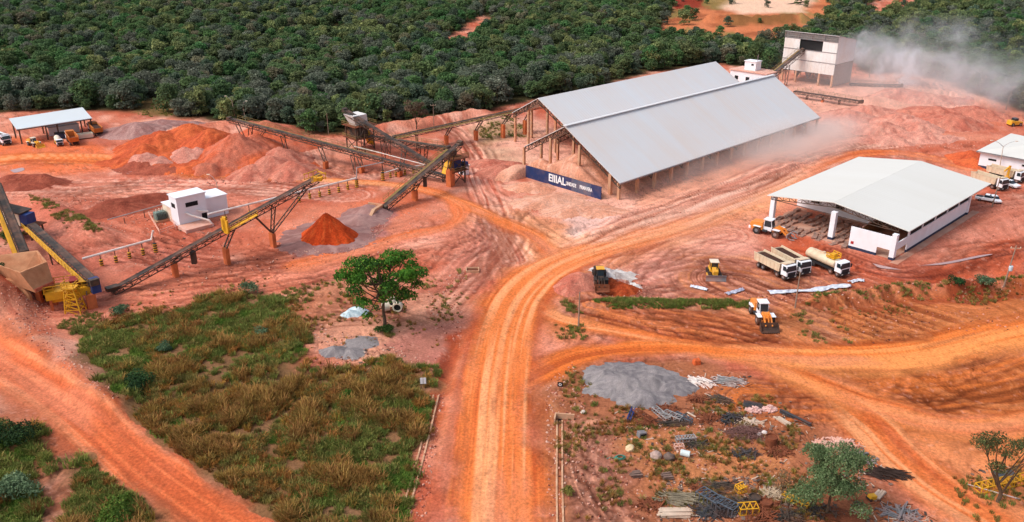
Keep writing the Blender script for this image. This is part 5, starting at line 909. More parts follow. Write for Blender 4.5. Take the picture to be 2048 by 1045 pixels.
m = M(); m.box(-3.4, 4.4, -2, 2.2, 3.6, 3.8); m.box(-3.2, 4.2, -2.05, -1.9, 2.4, 3.6); m.obj('platform', YEL, fu); m = M()
for (a, b) in (((-3.3, -1.9), (4.3, -1.9)), ((4.3, -1.9), (4.3, 2.1)), ((4.3, 2.1), (-3.3, 2.1)), ((-3.3, 2.1), (-3.3, -1.9))):
    A_, B_ = V3((*a, 3.8)), V3((*b, 3.8)); m.beam(A_ + V3((0, 0, 1.1)), B_ + V3((0, 0, 1.1)), .1); m.beam(A_ + V3((0, 0, .55)), B_ + V3((0, 0, .55)), .08)
    for k in range(5): c = A_.lerp(B_, k / 5); m.beam(c, c + V3((0, 0, 1.1)), .1, up=(1, 0, 0))
m.obj('railing', YEL, fu); m = M(); m.hexa([(-2.6, -1.3, 1.6), (1.8, -1.3, 1.6), (1.8, 1.3, 1.6), (-2.6, 1.3, 1.6), (-3, -1.7, 3.5), (2.2, -1.7, 3.5), (2.2, 1.7, 3.5), (-3, 1.7, 3.5)]); m.obj('feeder_trough', YEL, fu)
m = M(); m.box(.8, 2.2, -1.0, 1.4, 3.85, 5.0); m.obj('red_drive_guard', pm('red_paint', S(140,36,34), .5), fu); m = M(); m.tube((1.5, -1.6, 4.3), (1.5, -.9, 4.3), .45, 10); m.obj('motor', BLACK, fu)
lt = T('stair_tower', 'bright yellow lattice ladder tower in front of the feeder', 'ladder tower', G(150, 624), 0); m = M()
tp = [V3((x, y, 4.6)) for x, y in ((-.8, -.5), (.8, -.5), (.8, .9), (-.8, .9))]; bt = [V3((x, y, -.3)) for x, y in ((-1.3, -.9), (1.5, -.9), (1.5, 1.2), (-1.3, 1.2))]
for a, b in zip(tp, bt): m.beam(a, b, .2)
m.obj('leg_frame', YEL, lt); m = M()
for k in range(5):
    for i in range(4): a, b = tp[i].lerp(bt[i], k / 5), tp[(i + 1) % 4].lerp(bt[(i + 1) % 4], (k + 1) / 5); m.beam(a, b, .12); m.beam(a, tp[(i + 1) % 4].lerp(bt[(i + 1) % 4], k / 5), .12)
m.obj('bracing', YEL, lt); m = M(); m.box(-1.1, 1.1, -.8, 1.1, 4.6, 4.75)
for x0, x1, y0, y1 in ((-1.1, 1.1, -.8, -.72), (-1.1, -1.02, -.8, 1.1), (1.02, 1.1, -.8, 1.1)): m.box(x0, x1, y0, y1, 5.6, 5.7); m.box(x0, x1, y0, y1, 5.15, 5.22)
for x in (-1.06, 0, 1.06): m.beam((x, -.76, 4.7), (x, -.76, 5.65), .09, up=(1, 0, 0))
m.obj('top_platform', YEL, lt)
so_ = G(40, 474); su = T('screen_unit', 'pale screening unit with a blue drive box and yellow stairs at the left edge', 'screen unit', so_, R(-12)); 
m = M(); m.hexa([(-4, -1.6, 3.6), (2.4, -1.6, 3.2), (2.4, 1.6, 3.2), (-4, 1.6, 3.6), (-4, -1.6, 6.8), (2.4, -1.6, 5.8), (2.4, 1.6, 5.8), (-4, 1.6, 6.8)]); m.obj('screen_box', CREAM, su); m = M(); m.hexa([(-4.1, -1.8, 6.85), (3.0, -1.8, 5.85), (3.0, 1.8, 5.85), (-4.1, 1.8, 6.85), (-4.1, -1.8, 7.1), (3.0, -1.8, 6.1), (3.0, 1.8, 6.1), (-4.1, 1.8, 7.1)]); m.obj('top_cover', STEEL, su)
m = M(); m.box(2.5, 4.2, -1.5, 1.0, 3.6, 5.7); m.obj('drive_box', BLUE, su); m = M(); m.box(-4.4, 5.6, -2.2, 2.2, 2.9, 3.1); m.obj('deck', RUST, su); m = M(); m.tube((-1.8, -1.68, 4.9), (-1.8, -1.62, 4.9), .6, 14); m.obj('round_emblem', YEL, su)
for x in (-3.8, .5, 4.6):
    for y in (-1.8, 1.8): m = M(); m.beam((x, y, -.4), (x, y, 2.9), .28, up=(1, 0, 0)); m.obj('post', STEEL, su)
m = M(); st0, st1 = V3((1.2, -2.3, 3.0)), V3((2.6, -5.2, -.1))
for s in (-.5, .5): m.beam(st0 + V3((s, 0, 0)), st1 + V3((s, 0, 0)), .16, .3); m.beam(st0 + V3((s, 0, 1)), st1 + V3((s, 0, 1)), .09)
for k in range(9): c = st0.lerp(st1, k / 9); m.beam(c - V3((.5, 0, 0)), c + V3((.5, 0, 0)), .25, .06)
m.obj('stairs', YEL, su)
# ================================================================ PIPES ON STRIPED FOOTINGS
def striped(name):
    m, t, b = newmat(name); N = t.nodes; Lk = t.links; tc = N.new('ShaderNodeTexCoord'); wv = N.new('ShaderNodeTexWave'); wv.bands_direction = 'Z'; wv.inputs['Scale'].default_value = .62; Lk.new(tc.outputs['Object'], wv.inputs[0])
    r = N.new('ShaderNodeValToRGB'); r.color_ramp.interpolation = 'CONSTANT'; r.color_ramp.elements[0].color = (.02, .02, .02, 1); r.color_ramp.elements[1].position = .5; r.color_ramp.elements[1].color = (*S(214,160,50), 1); Lk.new(wv.outputs['Fac'], r.inputs[0]); Lk.new(r.outputs[0], b.inputs['Base Color']); b.inputs['Roughness'].default_value = .7; return m
STRIPE = striped('yellow_black_stripes')
def ductline(label, pts, sup, r=.24, mat=None):
    """pts: world points; sup: (footing pixel, footing height)"""
    base = Vector((pts[0].x, pts[0].y, 0)); t = T('pipeline', label, 'pipe', base, 0, 'raised pipes between the plant buildings'); m = M(base); m.pipe(pts, r, 8); m.obj('pipe', mat or PIPEW, t, smooth=True)
    for (px, py), fh, rr in sup:
        f = G(px, py); d = min(((p_ - V3((f.x, f.y, p_.z))).length, p_.z) for a, b in zip(pts[:-1], pts[1:]) for p_ in [a.lerp(b, k / 12) for k in range(13)])
        m = M(base); m.tube(f, V3((f.x, f.y, max(fh, d[1] - r * .5))), .09, 6); po = m.obj('support_post', STEEL, t); m = M(base); m.tube(f - V3((0, 0, .2)), f + V3((0, 0, fh)), rr, 10); m.obj('striped_footing', STRIPE, po)
    return t
ductline('white pipe on striped footings left of the control building', [PT(165, 518, 541), PT(302, 480, 508), PT(306, 462, 508)], [((204, 532), 1.3, .34), ((233, 525), 1.3, .34), ((260, 517), 1.3, .34), ((287, 510), 1.3, .34), ((312, 505), 2.0, .42)])
ductline('long white pipe on striped footings from the control building past the conveyor head', [PT(416, 429, 452), PT(712, 357, 380)] , [((452, 443), 1.2, .34), ((500, 433), 1.2, .34), ((599, 405), 1.2, .34), ((620, 398), 1.3, .34), ((640, 394), 1.3, .34), ((659, 389), 1.3, .34), ((678, 385), 1.3, .34), ((696, 380), 1.3, .34), ((714, 375), 2.0, .45)])
ductline('thin grey pipe stepping up to the tall striped post under the stacking conveyor', [PT(713, 358, 375), PT(713, 336, 375), PT(767, 325, 361)], [((766, 361), 2.1, .45)], r=.17, mat=GALV)
ductline('thin pale pipe between striped posts left of the screening tower', [PT(766, 347, 361), PT(800, 336, 353), PT(853, 330, 347)], [((781, 355), 1.2, .32), ((792, 353), 1.2, .32), ((810, 350), 1.3, .32), ((827, 347), 1.2, .32)], r=.14)
ductline('upper white pipe crossing behind the stacking conveyor', [PT(708, 293, 330), PT(764, 307, 345), PT(850, 330, 358)], [((766, 352), 1.6, .3)], r=.11)
ductline('pale cable tray climbing from the transformer to the dark red heap', [PT(215, 440, 452), PT(330, 408, 424)], [((250, 448), 0.1, .1), ((290, 437), 0.1, .1)], r=.12, mat=GALV)
# ================================================================ VEHICLES (x is forward)
def wheel(parent, x, y, r, w, rim=None):
    s = 1 if y > 0 else -1; m = M(); m.tube((x, y - w / 2, r), (x, y + w / 2, r), r, 16); tyre = m.obj('wheel', RUBBER, parent, bevel=.05); m = M(); m.tube((x, y + s * w * .35, r), (x, y + s * (w / 2 + .03), r), r * .55, 12, r * .42); m.obj('rim', rim or GREYP, tyre)
def place(name, label, cat, rear, front, group=None, sc_=1.0):
    a, b = G(*rear), G(*front); t = T(name, label, cat, (a + b) / 2, math.atan2(b.y - a.y, b.x - a.x), group); t.location.z = zg(t.location); t.scale = (sc_,) * 3; return t
TRIM = pm('black_trim', S(40,40,44), .6)
LAMPG = pm('headlamp', S(220,220,210), .2)
def cab(t, x0, x1, w, z0, z1, mat):
    m = M(); m.ext([(x0, z0), (x1, z0), (x1 + .05, z0 + .95), (x1 - .18, z1 - .08), (x1 - .45, z1), (x0, z1)], -w / 2, w / 2); c = m.obj('cab', mat, t, bevel=.06)
    m = M(); m.hexa([(x1 + .05, -w * .45, z0 + .98), (x1 + .07, -w * .45, z0 + .98), (x1 + .07, w * .45, z0 + .98), (x1 + .05, w * .45, z0 + .98), (x1 - .17, -w * .43, z1 - .14), (x1 - .13, -w * .43, z1 - .14), (x1 - .13, w * .43, z1 - .14), (x1 - .17, w * .43, z1 - .14)]); m.obj('windscreen', GLASS, c)
    for s in (-1, 1): m = M(); m.ext([(x0 + .5, z0 + 1.0), (x1 - .12, z0 + 1.0), (x1 - .3, z1 - .2), (x0 + .5, z1 - .2)], s * (w / 2) - .015, s * (w / 2) + .02); m.obj('side_window', GLASS, c); m = M(); m.box(x1 - .02, x1 + .18, s * (w / 2 + .1) - .1, s * (w / 2 + .1) + .1, z0 + 1.0, z0 + 1.7); m.obj('mirror', TRIM, c)
    m = M(); m.box(x1 - .2, x1 + .16, -w / 2, w / 2, z0 - .45, z0 + .02); m.box(x1, x1 + .09, -w * .38, w * .38, z0 + .1, z0 + .75); m.obj('bumper_and_grille', TRIM, t)
    for s in (-1, 1): m = M(); m.box(x1 + .1, x1 + .18, s * w * .36 - .2, s * w * .36 + .2, z0 - .3, z0 - .08); m.obj('headlight', LAMPG, t)
def dump_truck(label, rear, front, body, cabm=None, group='dump trucks', sc_=1.0, orient=1, load=None):
    t = place('dump_truck', label, 'dump truck', rear, front, group, sc_); cab(t, 2.75, 4.35, 2.5, .95, 3.05, cabm or WHITE)
    m = M(); m.box(-4.1, 4.2, -.45, .45, .6, .98); m.box(1.0, 2.4, -1.2, 1.2, .6, 1.15); m.obj('chassis', TRIM, t)
    o = [(-4.5, 1.25), (2.2, 1.25), (2.45, 3.0), (-4.75, 2.75)]; iw, ow = 1.1, 1.27; m = M()
    m.ext(o, -ow, -iw); m.ext(o, iw, ow); m.hexa([(-4.5, -iw, 1.25), (2.2, -iw, 1.25), (2.2, iw, 1.25), (-4.5, iw, 1.25), (-4.5, -iw, 1.4), (2.2, -iw, 1.4), (2.2, iw, 1.4), (-4.5, iw, 1.4)])
    m.hexa([(2.1, -iw, 1.4), (2.22, -iw, 1.4), (2.22, iw, 1.4), (2.1, iw, 1.4), (2.33, -iw, 3.05), (2.47, -iw, 3.05), (2.47, iw, 3.05), (2.33, iw, 3.05)]); m.hexa([(-4.52, -iw, 1.4), (-4.4, -iw, 1.4), (-4.4, iw, 1.4), (-4.52, iw, 1.4), (-4.75, -iw, 2.6), (-4.62, -iw, 2.6), (-4.62, iw, 2.6), (-4.75, iw, 2.6)])
    for s in (-1, 1):
        for k in range(7): x = -4.2 + k * 1.02; m.box(x - .06, x + .06, min(s * ow, s * (ow + .07)), max(s * ow, s * (ow + .07)), 1.3, 2.75 + k * .03)
        m.box(-4.75, 2.45, min(s * (ow - .06), s * (ow + .1)), max(s * (ow - .06), s * (ow + .1)), 2.78, 2.92)
    bd = m.obj('tipper_body', body, t); m = M(); m.box(-4.35, 2.1, -1.09, 1.09, 1.42, 2.55 if load else 1.5); m.obj('load_floor', load or RUST, bd)
    m = M(); m.hexa([(2.3, -1.25, 3.0), (3.7, -1.2, 3.2), (3.7, 1.2, 3.2), (2.3, 1.25, 3.0), (2.3, -1.25, 3.12), (3.7, -1.2, 3.3), (3.7, 1.2, 3.3), (2.3, 1.25, 3.12)]); m.obj('cab_guard', body, bd)
    for x in (3.5, 1.75, -2.0, -3.35):
        for s in (-1, 1): wheel(t, x, s * 1.03, .54, .36 if x > 0 else .5)
    return t
BEIGE = pm('dusty_beige_steel', S(214,196,168), .6, var=.1, dirt=S(190,120,84), dirtamt=.3); ORB = pm('orange_truck_body', S(196,112,48), .6, var=.15, dirt=S(150,84,50), dirtamt=.35); LOADD = pm('dark_load', S(70,44,34), .95, var=.3)
dump_truck('beige tipper truck with a white cab, left one of the parked pair', (1521,531), (1578,560), BEIGE, load=LOADD)
dump_truck('beige tipper truck with a white cab, parked between the other tipper and the tanker', (1555,522), (1607,551), BEIGE, load=LOADD)
dump_truck('white tipper truck cut by the left edge beside the open shelter', (-12,281), (20,293), WHITE, load=LOADD)
dump_truck('orange tipper seen from behind under the front edge of the shelter', (154,296), (138,276), ORB)
dump_truck('orange tipper with a dark load parked right of the shelter', (203,276), (182,259), ORB, load=LOADD)
dump_truck('white tipper with an empty brown body parked along the low white building', (1955,366), (2000,380), BEIGE)
dump_truck('long white tipper parked closest to the wall of the low white building', (1982,352), (2038,366), BEIGE)
tk_ = place('tanker_truck', 'cream water tanker truck with a yellow top platform beside the tippers', 'tanker truck', (1621,524), (1683,552)); cab(tk_, 3.0, 4.6, 2.5, .95, 3.0, WHITE)
m = M(); m.box(-4.4, 4.4, -.45, .45, .6, .98); m.box(-4.3, 2.6, -1.2, 1.2, .8, 1.1); m.obj('chassis', TRIM, tk_)
m = M(); n = 18; prof = [(1.22 * math.cos(2 * math.pi * k / n), 2.05 + .98 * math.sin(2 * math.pi * k / n)) for k in range(n)]; m.add([(x, y * q, 2.05 + (z - 2.05) * q) for x, q in ((-4.6, .85), (-4.45, 1), (2.5, 1), (2.65, .85)) for y, z in prof], [[i * n + k, i * n + (k + 1) % n, (i + 1) * n + (k + 1) % n, (i + 1) * n + k] for i in range(3) for k in range(n)] + [list(range(n))[::-1], list(range(3 * n, 4 * n))]); tb = m.obj('tank', BEIGE, tk_, smooth=True)
m = M(); m.box(-3.4, 1.6, -.3, .3, 3.0, 3.1); m.tube((-1, 0, 3.0), (-1, 0, 3.3), .35, 10); m.obj('top_walk', BEIGE, tb); m = M(); m.box(.4, 2.4, -1.0, 1.0, 3.02, 3.14)
for x in (.5, 1.4, 2.3):
    for y in (-.95, .95): m.beam((x, y, 3.1), (x, y, 3.9), .12, up=(1, 0, 0))
for y in (-.95, .95): m.beam((.5, y, 3.9), (2.3, y, 3.9), .14); m.beam((.5, y, 3.5), (2.3, y, 3.5), .14)
m.box(.9, 1.9, -.5, .5, 3.14, 3.8); m.obj('yellow_platform', YEL, tb)
for x in (3.75, 2.1, -2.2, -3.5):
    for s in (-1, 1): wheel(tk_, x, s * 1.03, .54, .4)
def wheel_loader(label, rear, front, body, accent, bucketm, sc_=1.0, tool='bucket', group='wheel loaders', roofm=None):
    t = place('wheel_loader', label, 'wheel loader', rear, front, group, sc_)
    m = M(); m.ext([(-4.1, 1.1), (-4.2, 2.0), (-3.9, 2.55), (-1.3, 2.75), (-1.2, 1.0), (-3.6, .9)], -1.15, 1.15); m.obj('engine_cover', body, t, bevel=.06); m = M(); m.box(-4.4, -3.9, -1.25, 1.25, .85, 1.5); m.obj('counterweight', accent, t, bevel=.08)
    m = M(); m.ext([(-1.25, 1.0), (.6, 1.0), (.75, 1.9), (.45, 3.4), (-1.1, 3.4), (-1.25, 1.9)], -.8, .8); cb_ = m.obj('cab', accent, t, bevel=.04); m = M(); m.box(-1.3, .65, -.95, .95, 3.4, 3.58); m.obj('roof', roofm or accent, cb_, bevel=.05)
    m = M(); m.hexa([(.78, -.7, 1.95), (.8, -.7, 1.95), (.8, .7, 1.95), (.78, .7, 1.95), (.5, -.7, 3.3), (.52, -.7, 3.3), (.52, .7, 3.3), (.5, .7, 3.3)]); m.obj('windscreen', GLASS, cb_)
    for s in (-1, 1): m = M(); m.ext([(-1.05, 1.9), (.6, 1.95), (.4, 3.25), (-1.0, 3.25)], s * .8 - .02, s * .8 + .02); m.obj('side_window', GLASS, cb_)
    m = M(); m.ext([(.7, .9), (2.6, .9), (3.0, 1.7), (1.6, 2.3), (.9, 1.8)], -.55, .55); m.obj('front_frame', body, t); m = M(); m.tube((.2, 0, .8), (1, 0, .8), .5, 8); m.obj('articulation_joint', TRIM, t)
    for s in (-1, 1):
        m = M(); m.beam((1.5, s * .55, 2.15), (3.0, s * .6, 1.75), .22, .42); m.beam((2.9, s * .6, 1.8), (4.3, s * .6, .7), .22, .4); m.obj('lift_arm', body, t); m = M(); m.tube((1.2, s * .3, 1.3), (2.8, s * .4, 1.6), .1, 8); m.obj('hydraulic_ram', GALV, t)
        m = M(); m.ext([(1.0, 1.75), (2.7, 1.75), (2.6, 1.86), (1.1, 1.86)], s * 1.25 - .42, s * 1.25 + .42); m.obj('mudguard', accent, t); m = M(); m.ext([(-3.3, 1.75), (-1.5, 1.75), (-1.6, 1.86), (-3.2, 1.86)], s * 1.25 - .42, s * 1.25 + .42); m.obj('mudguard', accent, t)
        wheel(t, 1.85, s * 1.25, .85, .72); wheel(t, -2.4, s * 1.25, .85, .72); m = M(); m.tube((-1.2, s * 1.1, 1.0), (-.2, s * 1.1, 1.0), .3, 8); m.obj('step_tank', TRIM, t)
    m = M(); m.beam((2.2, 0, 2.2), (3.4, 0, 2.05), .2, .3); m.beam((3.4, 0, 2.1), (4.0, 0, 1.1), .18, .26); m.obj('tilt_linkage', body, t)
    if tool == 'bucket':
        pr_ = [(4.0, 1.35), (4.15, .4), (4.5, .05), (5.5, .03), (5.5, .12), (4.55, .18), (4.3, .5), (4.15, 1.4)]; m = M(); m.ext(pr_, -1.6, 1.6)
        for s in (-1, 1): m.ext([(4.0, 1.35), (4.15, .4), (4.5, .05), (5.5, .03), (4.7, 1.1)], s * 1.6 - .04, s * 1.6 + .04)
        for k in range(8): y = -1.45 + k * .414; m.box(5.45, 5.75, y - .08, y + .08, .03, .13)
        m.obj('bucket', bucketm, t)
    else:
        m = M(); m.box(4.1, 4.4, -1.1, 1.1, .5, 1.2)
        for s in (-1, 1): m.pipe([(4.3, s * .7, .5), (5.0, s * .7, .2), (5.9, s * .7, .3)], .13, 6); m.pipe([(4.3, s * .7, 1.2), (5.0, s * .7, 1.8), (5.8, s * .7, 1.5), (6.0, s * .7, .9)], .14, 6)
        m.obj('grapple', bucketm, t)
    return t
ORL = pm('loader_orange', S(224,134,48), .5, var=.1, dirt=DUST, dirtamt=.2); BUCK = pm('worn_bucket_steel', S(74,58,52), .7, .2, var=.3, dirt=S(130,84,60), dirtamt=.3); YELB = pm('machine_yellow', S(226,166,44), .5, var=.1, dirt=DUST, dirtamt=.25); BLK = pm('black_machine_paint', S(44,42,40), .6, var=.2, dirt=S(130,80,50), dirtamt=.25)
wheel_loader('orange and white wheel loader with its bucket lowered on the ploughed field', (1512,621), (1535,657), ORL, WHITE, BUCK, sc_=.94)
wheel_loader('orange wheel loader with a grapple seen side on beside the workshop front column', (1504,461), (1574,478), ORL, WHITE, GREYP, tool='grapple')
wheel_loader('small yellow loader parked under the left half of the shelter', (60,289), (80,295), YELB, CREAM, YELB, sc_=.72)
wheel_loader('black backhoe loader with a yellow roof digging at the pit', (1196,556), (1203,584), BLK, BLK, RUST, sc_=.82, roofm=YELB)
dz = place('bulldozer', 'yellow bulldozer with a cream cab roof and grey blade facing the camera', 'bulldozer', (1423,541), (1432,564))
for s in (-1, 1):
    m = M(); pr_ = [(-2.2, .25), (-1.9, .05), (1.5, .05), (1.9, .3), (1.8, .75), (1.4, .95), (-1.9, .95), (-2.25, .65)]; m.ext(pr_, s * .98 - .28, s * .98 + .28); tr_ = m.obj('track', TRIM, dz); m = M()
    for k in range(14): x = -2.0 + k * .28; m.box(x, x + .08, s * .98 - .3, s * .98 + .3, .94, 1.0)
    m.obj('track_pads', STEEL, tr_); m = M(); m.beam((-.3, s * 1.35, .5), (2.5, s * 1.35, .55), .2, .28); m.obj('push_arm', YELB, dz)
m = M(); m.ext([(.1, .8), (1.75, .8), (1.8, 1.75), (.1, 1.95)], -.5, .5); m.obj('engine_cover', YELB, dz, bevel=.06); m = M(); m.ext([(-2.1, .8), (.1, .8), (.1, 1.3), (-2.0, 1.5)], -.85, .85); m.obj('body', YELB, dz, bevel=.05)
m = M(); m.box(-1.4, .0, -.7, .7, 1.4, 2.75); cz = m.obj('cab', GLASS, dz); m = M()
for x in (-1.4, 0):
    for y in (-.7, .7): m.beam((x, y, 1.4), (x, y, 2.8), .12, up=(1, 0, 0))
m.obj('cab_pillars', YELB, cz); m = M(); m.box(-1.6, .2, -.85, .85, 2.78, 2.95); m.obj('roof', CREAM, cz, bevel=.05); m = M(); m.tube((1.0, .25, 1.8), (1.0, .25, 2.5), .07, 8); m.obj('exhaust', TRIM, dz)
m = M(); m.ext([(2.7, .05), (2.62, .3), (2.55, .7), (2.7, 1.25), (2.6, 1.25), (2.42, .7), (2.5, .25), (2.6, .05)], -1.9, 1.9); m.obj('blade', GREYP, dz)
m = M(); m.box(-2.9, -2.2, -.3, .3, .5, 1.0); m.beam((-2.7, 0, 1.0), (-3.0, 0, .1), .16); m.obj('ripper', STEEL, dz)
mx = place('mixer_truck', 'white and yellow concrete mixer under the middle of the shelter', 'mixer truck', (112,283), (124,296), None, .72); cab(mx, 2.3, 3.9, 2.5, .95, 2.9, WHITE); m = M(); m.box(-3.9, 3.6, -1.1, 1.1, .6, 1.0); m.obj('chassis', YELB, mx)
n = 14; m = M(); m.add([(x, r_ * math.cos(2 * math.pi * k / n), 2.3 + dz_ + r_ * math.sin(2 * math.pi * k / n)) for x, r_, dz_ in ((-3.6, .45, .5), (-2.4, 1.1, .25), (-.4, 1.35, 0), (1.3, .9, -.2), (1.9, .4, -.2)) for k in range(n)], [[i * n + k, i * n + (k + 1) % n, (i + 1) * n + (k + 1) % n, (i + 1) * n + k] for i in range(4) for k in range(n)] + [list(range(n))[::-1], list(range(4 * n, 5 * n))]); m.obj('drum', CREAM, mx, smooth=True)
for x in (3.0, -1.6, -2.9):
    for s in (-1, 1): wheel(mx, x, s * 1.03, .52, .4)
def car(name, label, cat, rear, front, pick=False, paint=None, sc_=1.0):
    t = place(name, label, cat, rear, front, None, sc_); paint = paint or WHITE
    if pick: m = M(); m.ext([(-2.6, .45), (2.4, .45), (2.55, .95), (1.3, 1.12), (.6, 1.1), (-2.6, 1.05)], -.9, .9); gl = [(-.75, 1.1), (1.15, 1.1), (.45, 1.72), (-.6, 1.75)]
    else: m = M(); m.ext([(-2.1, .4), (2.0, .4), (2.1, .8), (1.1, .98), (-1.9, .98), (-2.15, .8)], -.86, .86); gl = [(-1.8, .98), (1.05, .98), (.3, 1.45), (-1.3, 1.5)]
    b = m.obj('body', paint, t, bevel=.07); m = M(); m.ext(gl, -.74, .74); m.obj('windows', GLASS, b); m = M(); x0, x1 = gl[3][0] + .1, gl[2][0] - .05; m.box(x0, x1, -.72, .72, gl[2][1], gl[2][1] + .06); m.obj('roof', paint, b)
    if pick: m = M(); m.box(-2.5, -.85, -.75, .75, 1.06, 1.09); m.obj('load_bed', TRIM, b)
    for x in (1.45, -1.45):
        for s in (-1, 1): wheel(t, x, s * .8, .36, .24)
    for s in (-1, 1): m = M(); m.box(2.35 if pick else 2.0, 2.5 if pick else 2.1, s * .65 - .15, s * .65 + .15, .68, .85); m.obj('headlight', LAMPG, t)
car('pickup_truck', 'white pickup truck parked between the two tippers at the low white building', 'pickup truck', (2004,370), (2032,378), True)
car('van', 'white van parked behind the far corner of the workshop', 'van', (1962,401), (1985,405), True); car('small_car', 'small white car next to the power pole behind the workshop', 'car', (1981,400), (1994,408))
cr = T('truck_crane', 'small yellow crane arm standing between the parked trucks', 'crane', G(2012, 365), 0); m = M(); m.box(-.5, .5, -.5, .5, -.1, 1.6); m.obj('base', YELB, cr); m = M(); m.beam((0, 0, 1.5), (.2, .2, 4.4), .45, up=(1, 0, 0)); m.beam((.2, .2, 4.3), (-1.1, 0, 2.9), .3); m.obj('arm', YELB, cr)
ym = T('yellow_machine', 'yellow orange machine far behind the low white building', 'machine', G(2028, 252), .2); m = M(); m.ext([(-2.2, .5), (2.2, .5), (2.3, 1.4), (.6, 1.7), (-2.1, 1.9)], -1.1, 1.1); m.obj('body', YELB, ym, bevel=.08); m = M(); m.box(-.8, .5, -.8, .8, 1.8, 2.6); m.obj('cab', GLASS, ym)
for x in (-1.4, 1.4):
    for s in (-1, 1): wheel(ym, x, s * 1.0, .6, .4)
# parked gear under the shelter
cw = T('container', 'grey white steel container wall at the back of the open shelter', 'container', G(130, 268), math.atan2(*(G(160, 262) - G(99, 271)).yx)); m = M()
for k in range(26): x = -4.4 + k * .34; m.box(x, x + .33, -.05 - (.05 if k % 2 else 0), .06, -.1, 2.5)
m.obj('side_panel', PLATE, cw); m = M(); m.box(-4.5, 4.5, -.15, 2.4, 2.5, 2.62); m.obj('roof_panel', GREYP, cw)
sk = T('skip', 'white open skip body on the slab under the right end of the shelter', 'skip', G(168, 277), .55); m = M()
for a in ((-2.6, 2.6, -1.2, -1.05), (-2.6, 2.6, 1.05, 1.2), (-2.6, -2.45, -1.05, 1.05), (2.45, 2.6, -1.05, 1.05)): m.box(*a, .25, 1.5)
m.obj('walls', CREAM, sk); m = M(); m.box(-2.45, 2.45, -1.05, 1.05, .2, .4); m.obj('floor', BLACK, sk)
bk = T('blue_box', 'dark navy equipment box under the middle of the shelter', 'equipment box', G(122, 277), .5); m = M(); m.box(-1.5, 1.5, -1, 1, 0, 1.7); m.obj('body', BASEB, bk, bevel=.05); m = M(); m.box(-1.6, 1.6, -1.1, 1.1, 1.7, 1.8); m.obj('lid', BLACK, bk)
# ================================================================ SINGLE TREES AND BUSHES
def hero_tree(name, label, base, lobes, n, size, cols, trunk, limbs, seed, scale=1.0, r0=.3, twigs=True, inner=.3):
    t = T(name, label, 'tree', base); m = M(); k = len(trunk); m.pipe(trunk, [r0 * (1 - .6 * i / (k - 1)) for i in range(k)], 8); g = random.Random(seed)
    for i, l in enumerate(lobes):
        if not limbs: break
        st = V3(trunk[min(k - 1, limbs + (i % (k - limbs)))]); e = V3(l[:3]); md = st.lerp(e, .5) + V3((g.uniform(-.4, .4), g.uniform(-.4, .4), -.12 * (e - st).length + g.uniform(0, .6)))
        m.pipe([st, st.lerp(md, .6), md, md.lerp(e, .6), e], [r0 * .42, r0 * .34, r0 * .25, r0 * .16, r0 * .06], 6)
        for q in range(3): e2 = e + V3((g.uniform(-1, 1), g.uniform(-1, 1), g.uniform(-.3, .9))) * l[3] * .9; m.pipe([md.lerp(e, .5), e.lerp(e2, .5), e2], [r0 * .14, r0 * .09, r0 * .03], 5)
    m.obj('trunk', BARK, t, smooth=True); V, Q, C = leaves(lobes, n, size, cols, seed, inner=inner); link('crown', mesh_np('crown', V, Q, C, LEAF), t); return t
g = random.Random(5)
L1 = [(-1.7,13.0,1.6),(1.7,12.2,2.0),(-4.2,11.8,1.9),(-5.9,9.8,1.7),(3.8,12,1.8),(5.5,10,1.8),(7,10.3,1.0),(-4.2,8.6,1.7),(-.8,10.2,2.0),(1.7,8.8,1.7),(4.2,7.8,1.4),(-2.5,6,1.3),(.8,5.9,1.2),(3.4,6,1.0),(-2.1,3.9,1.0),(-1.7,2.7,.7),(5.9,8.2,1.1),(-6.9,9.2,1.0),(.2,13.4,1.0),(-3.2,10.2,1.4),(2.9,10.2,1.5)]
L1 += [(g.uniform(-4.8, 4.8), g.uniform(6.0, 11.5), g.uniform(1.1, 1.7)) for _ in range(16)] + [(-3.6,5.2,1.2),(3.0,4.9,1.1),(-.6,4.6,1.0),(4.8,6.2,1.2)]
lob1 = [(x, g.uniform(-4.2, 4.2) * (1 - abs(x) / 11), z, r, r * .72) for x, z, r in L1]
hero_tree('shade_tree', 'lone bright green shade tree with an open crown left of the main dirt road', G(770, 657), lob1, 14000, .19, (S(40,76,34), S(86,146,50), S(128,176,66)), [(0,0,-.3),(.05,.05,1.6),(-.1,.1,3.2),(.05,0,4.8),(.1,.1,6.4),(.15,0,8.2)], 3, 61, r0=.34, inner=.45)
g = random.Random(9); L2 = [(0,0,7.4,2.4,2.0)]
for k in range(22):
    a = g.uniform(0, 6.28); q = g.uniform(1.2, 4.0); z = g.uniform(3.2, 9.0) - .28 * q; L2.append((q * math.cos(a), q * math.sin(a), z, g.uniform(1.0, 1.7), g.uniform(.8, 1.2)))
hero_tree('blue_green_tree', 'dense blue green tree standing in the scrap yard', G(1652, 1030), L2, 20000, .105, (S(56,80,50), S(100,126,84), S(130,148,108)), [(0,0,-.3),(.1,0,1.2),(.2,.1,2.6),(.1,.1,4.2),(0,0,6)], 2, 62, r0=.2, inner=.4)
g = random.Random(12); L3 = [(x, g.uniform(-2, 2), z, r * 1.3, r * .75) for x, z, r in ((-3.6,8.6,1.1),(-2.6,7.4,1.0),(-1.4,8.2,1.2),(-2.2,6.0,.9),(.4,8.8,1.2),(2.2,8.4,1.3),(3.4,7.2,1.2),(1.6,6.8,1.0),(4.6,8.4,1.3),(3.0,9.2,1.0),(-.4,6.6,.8))]
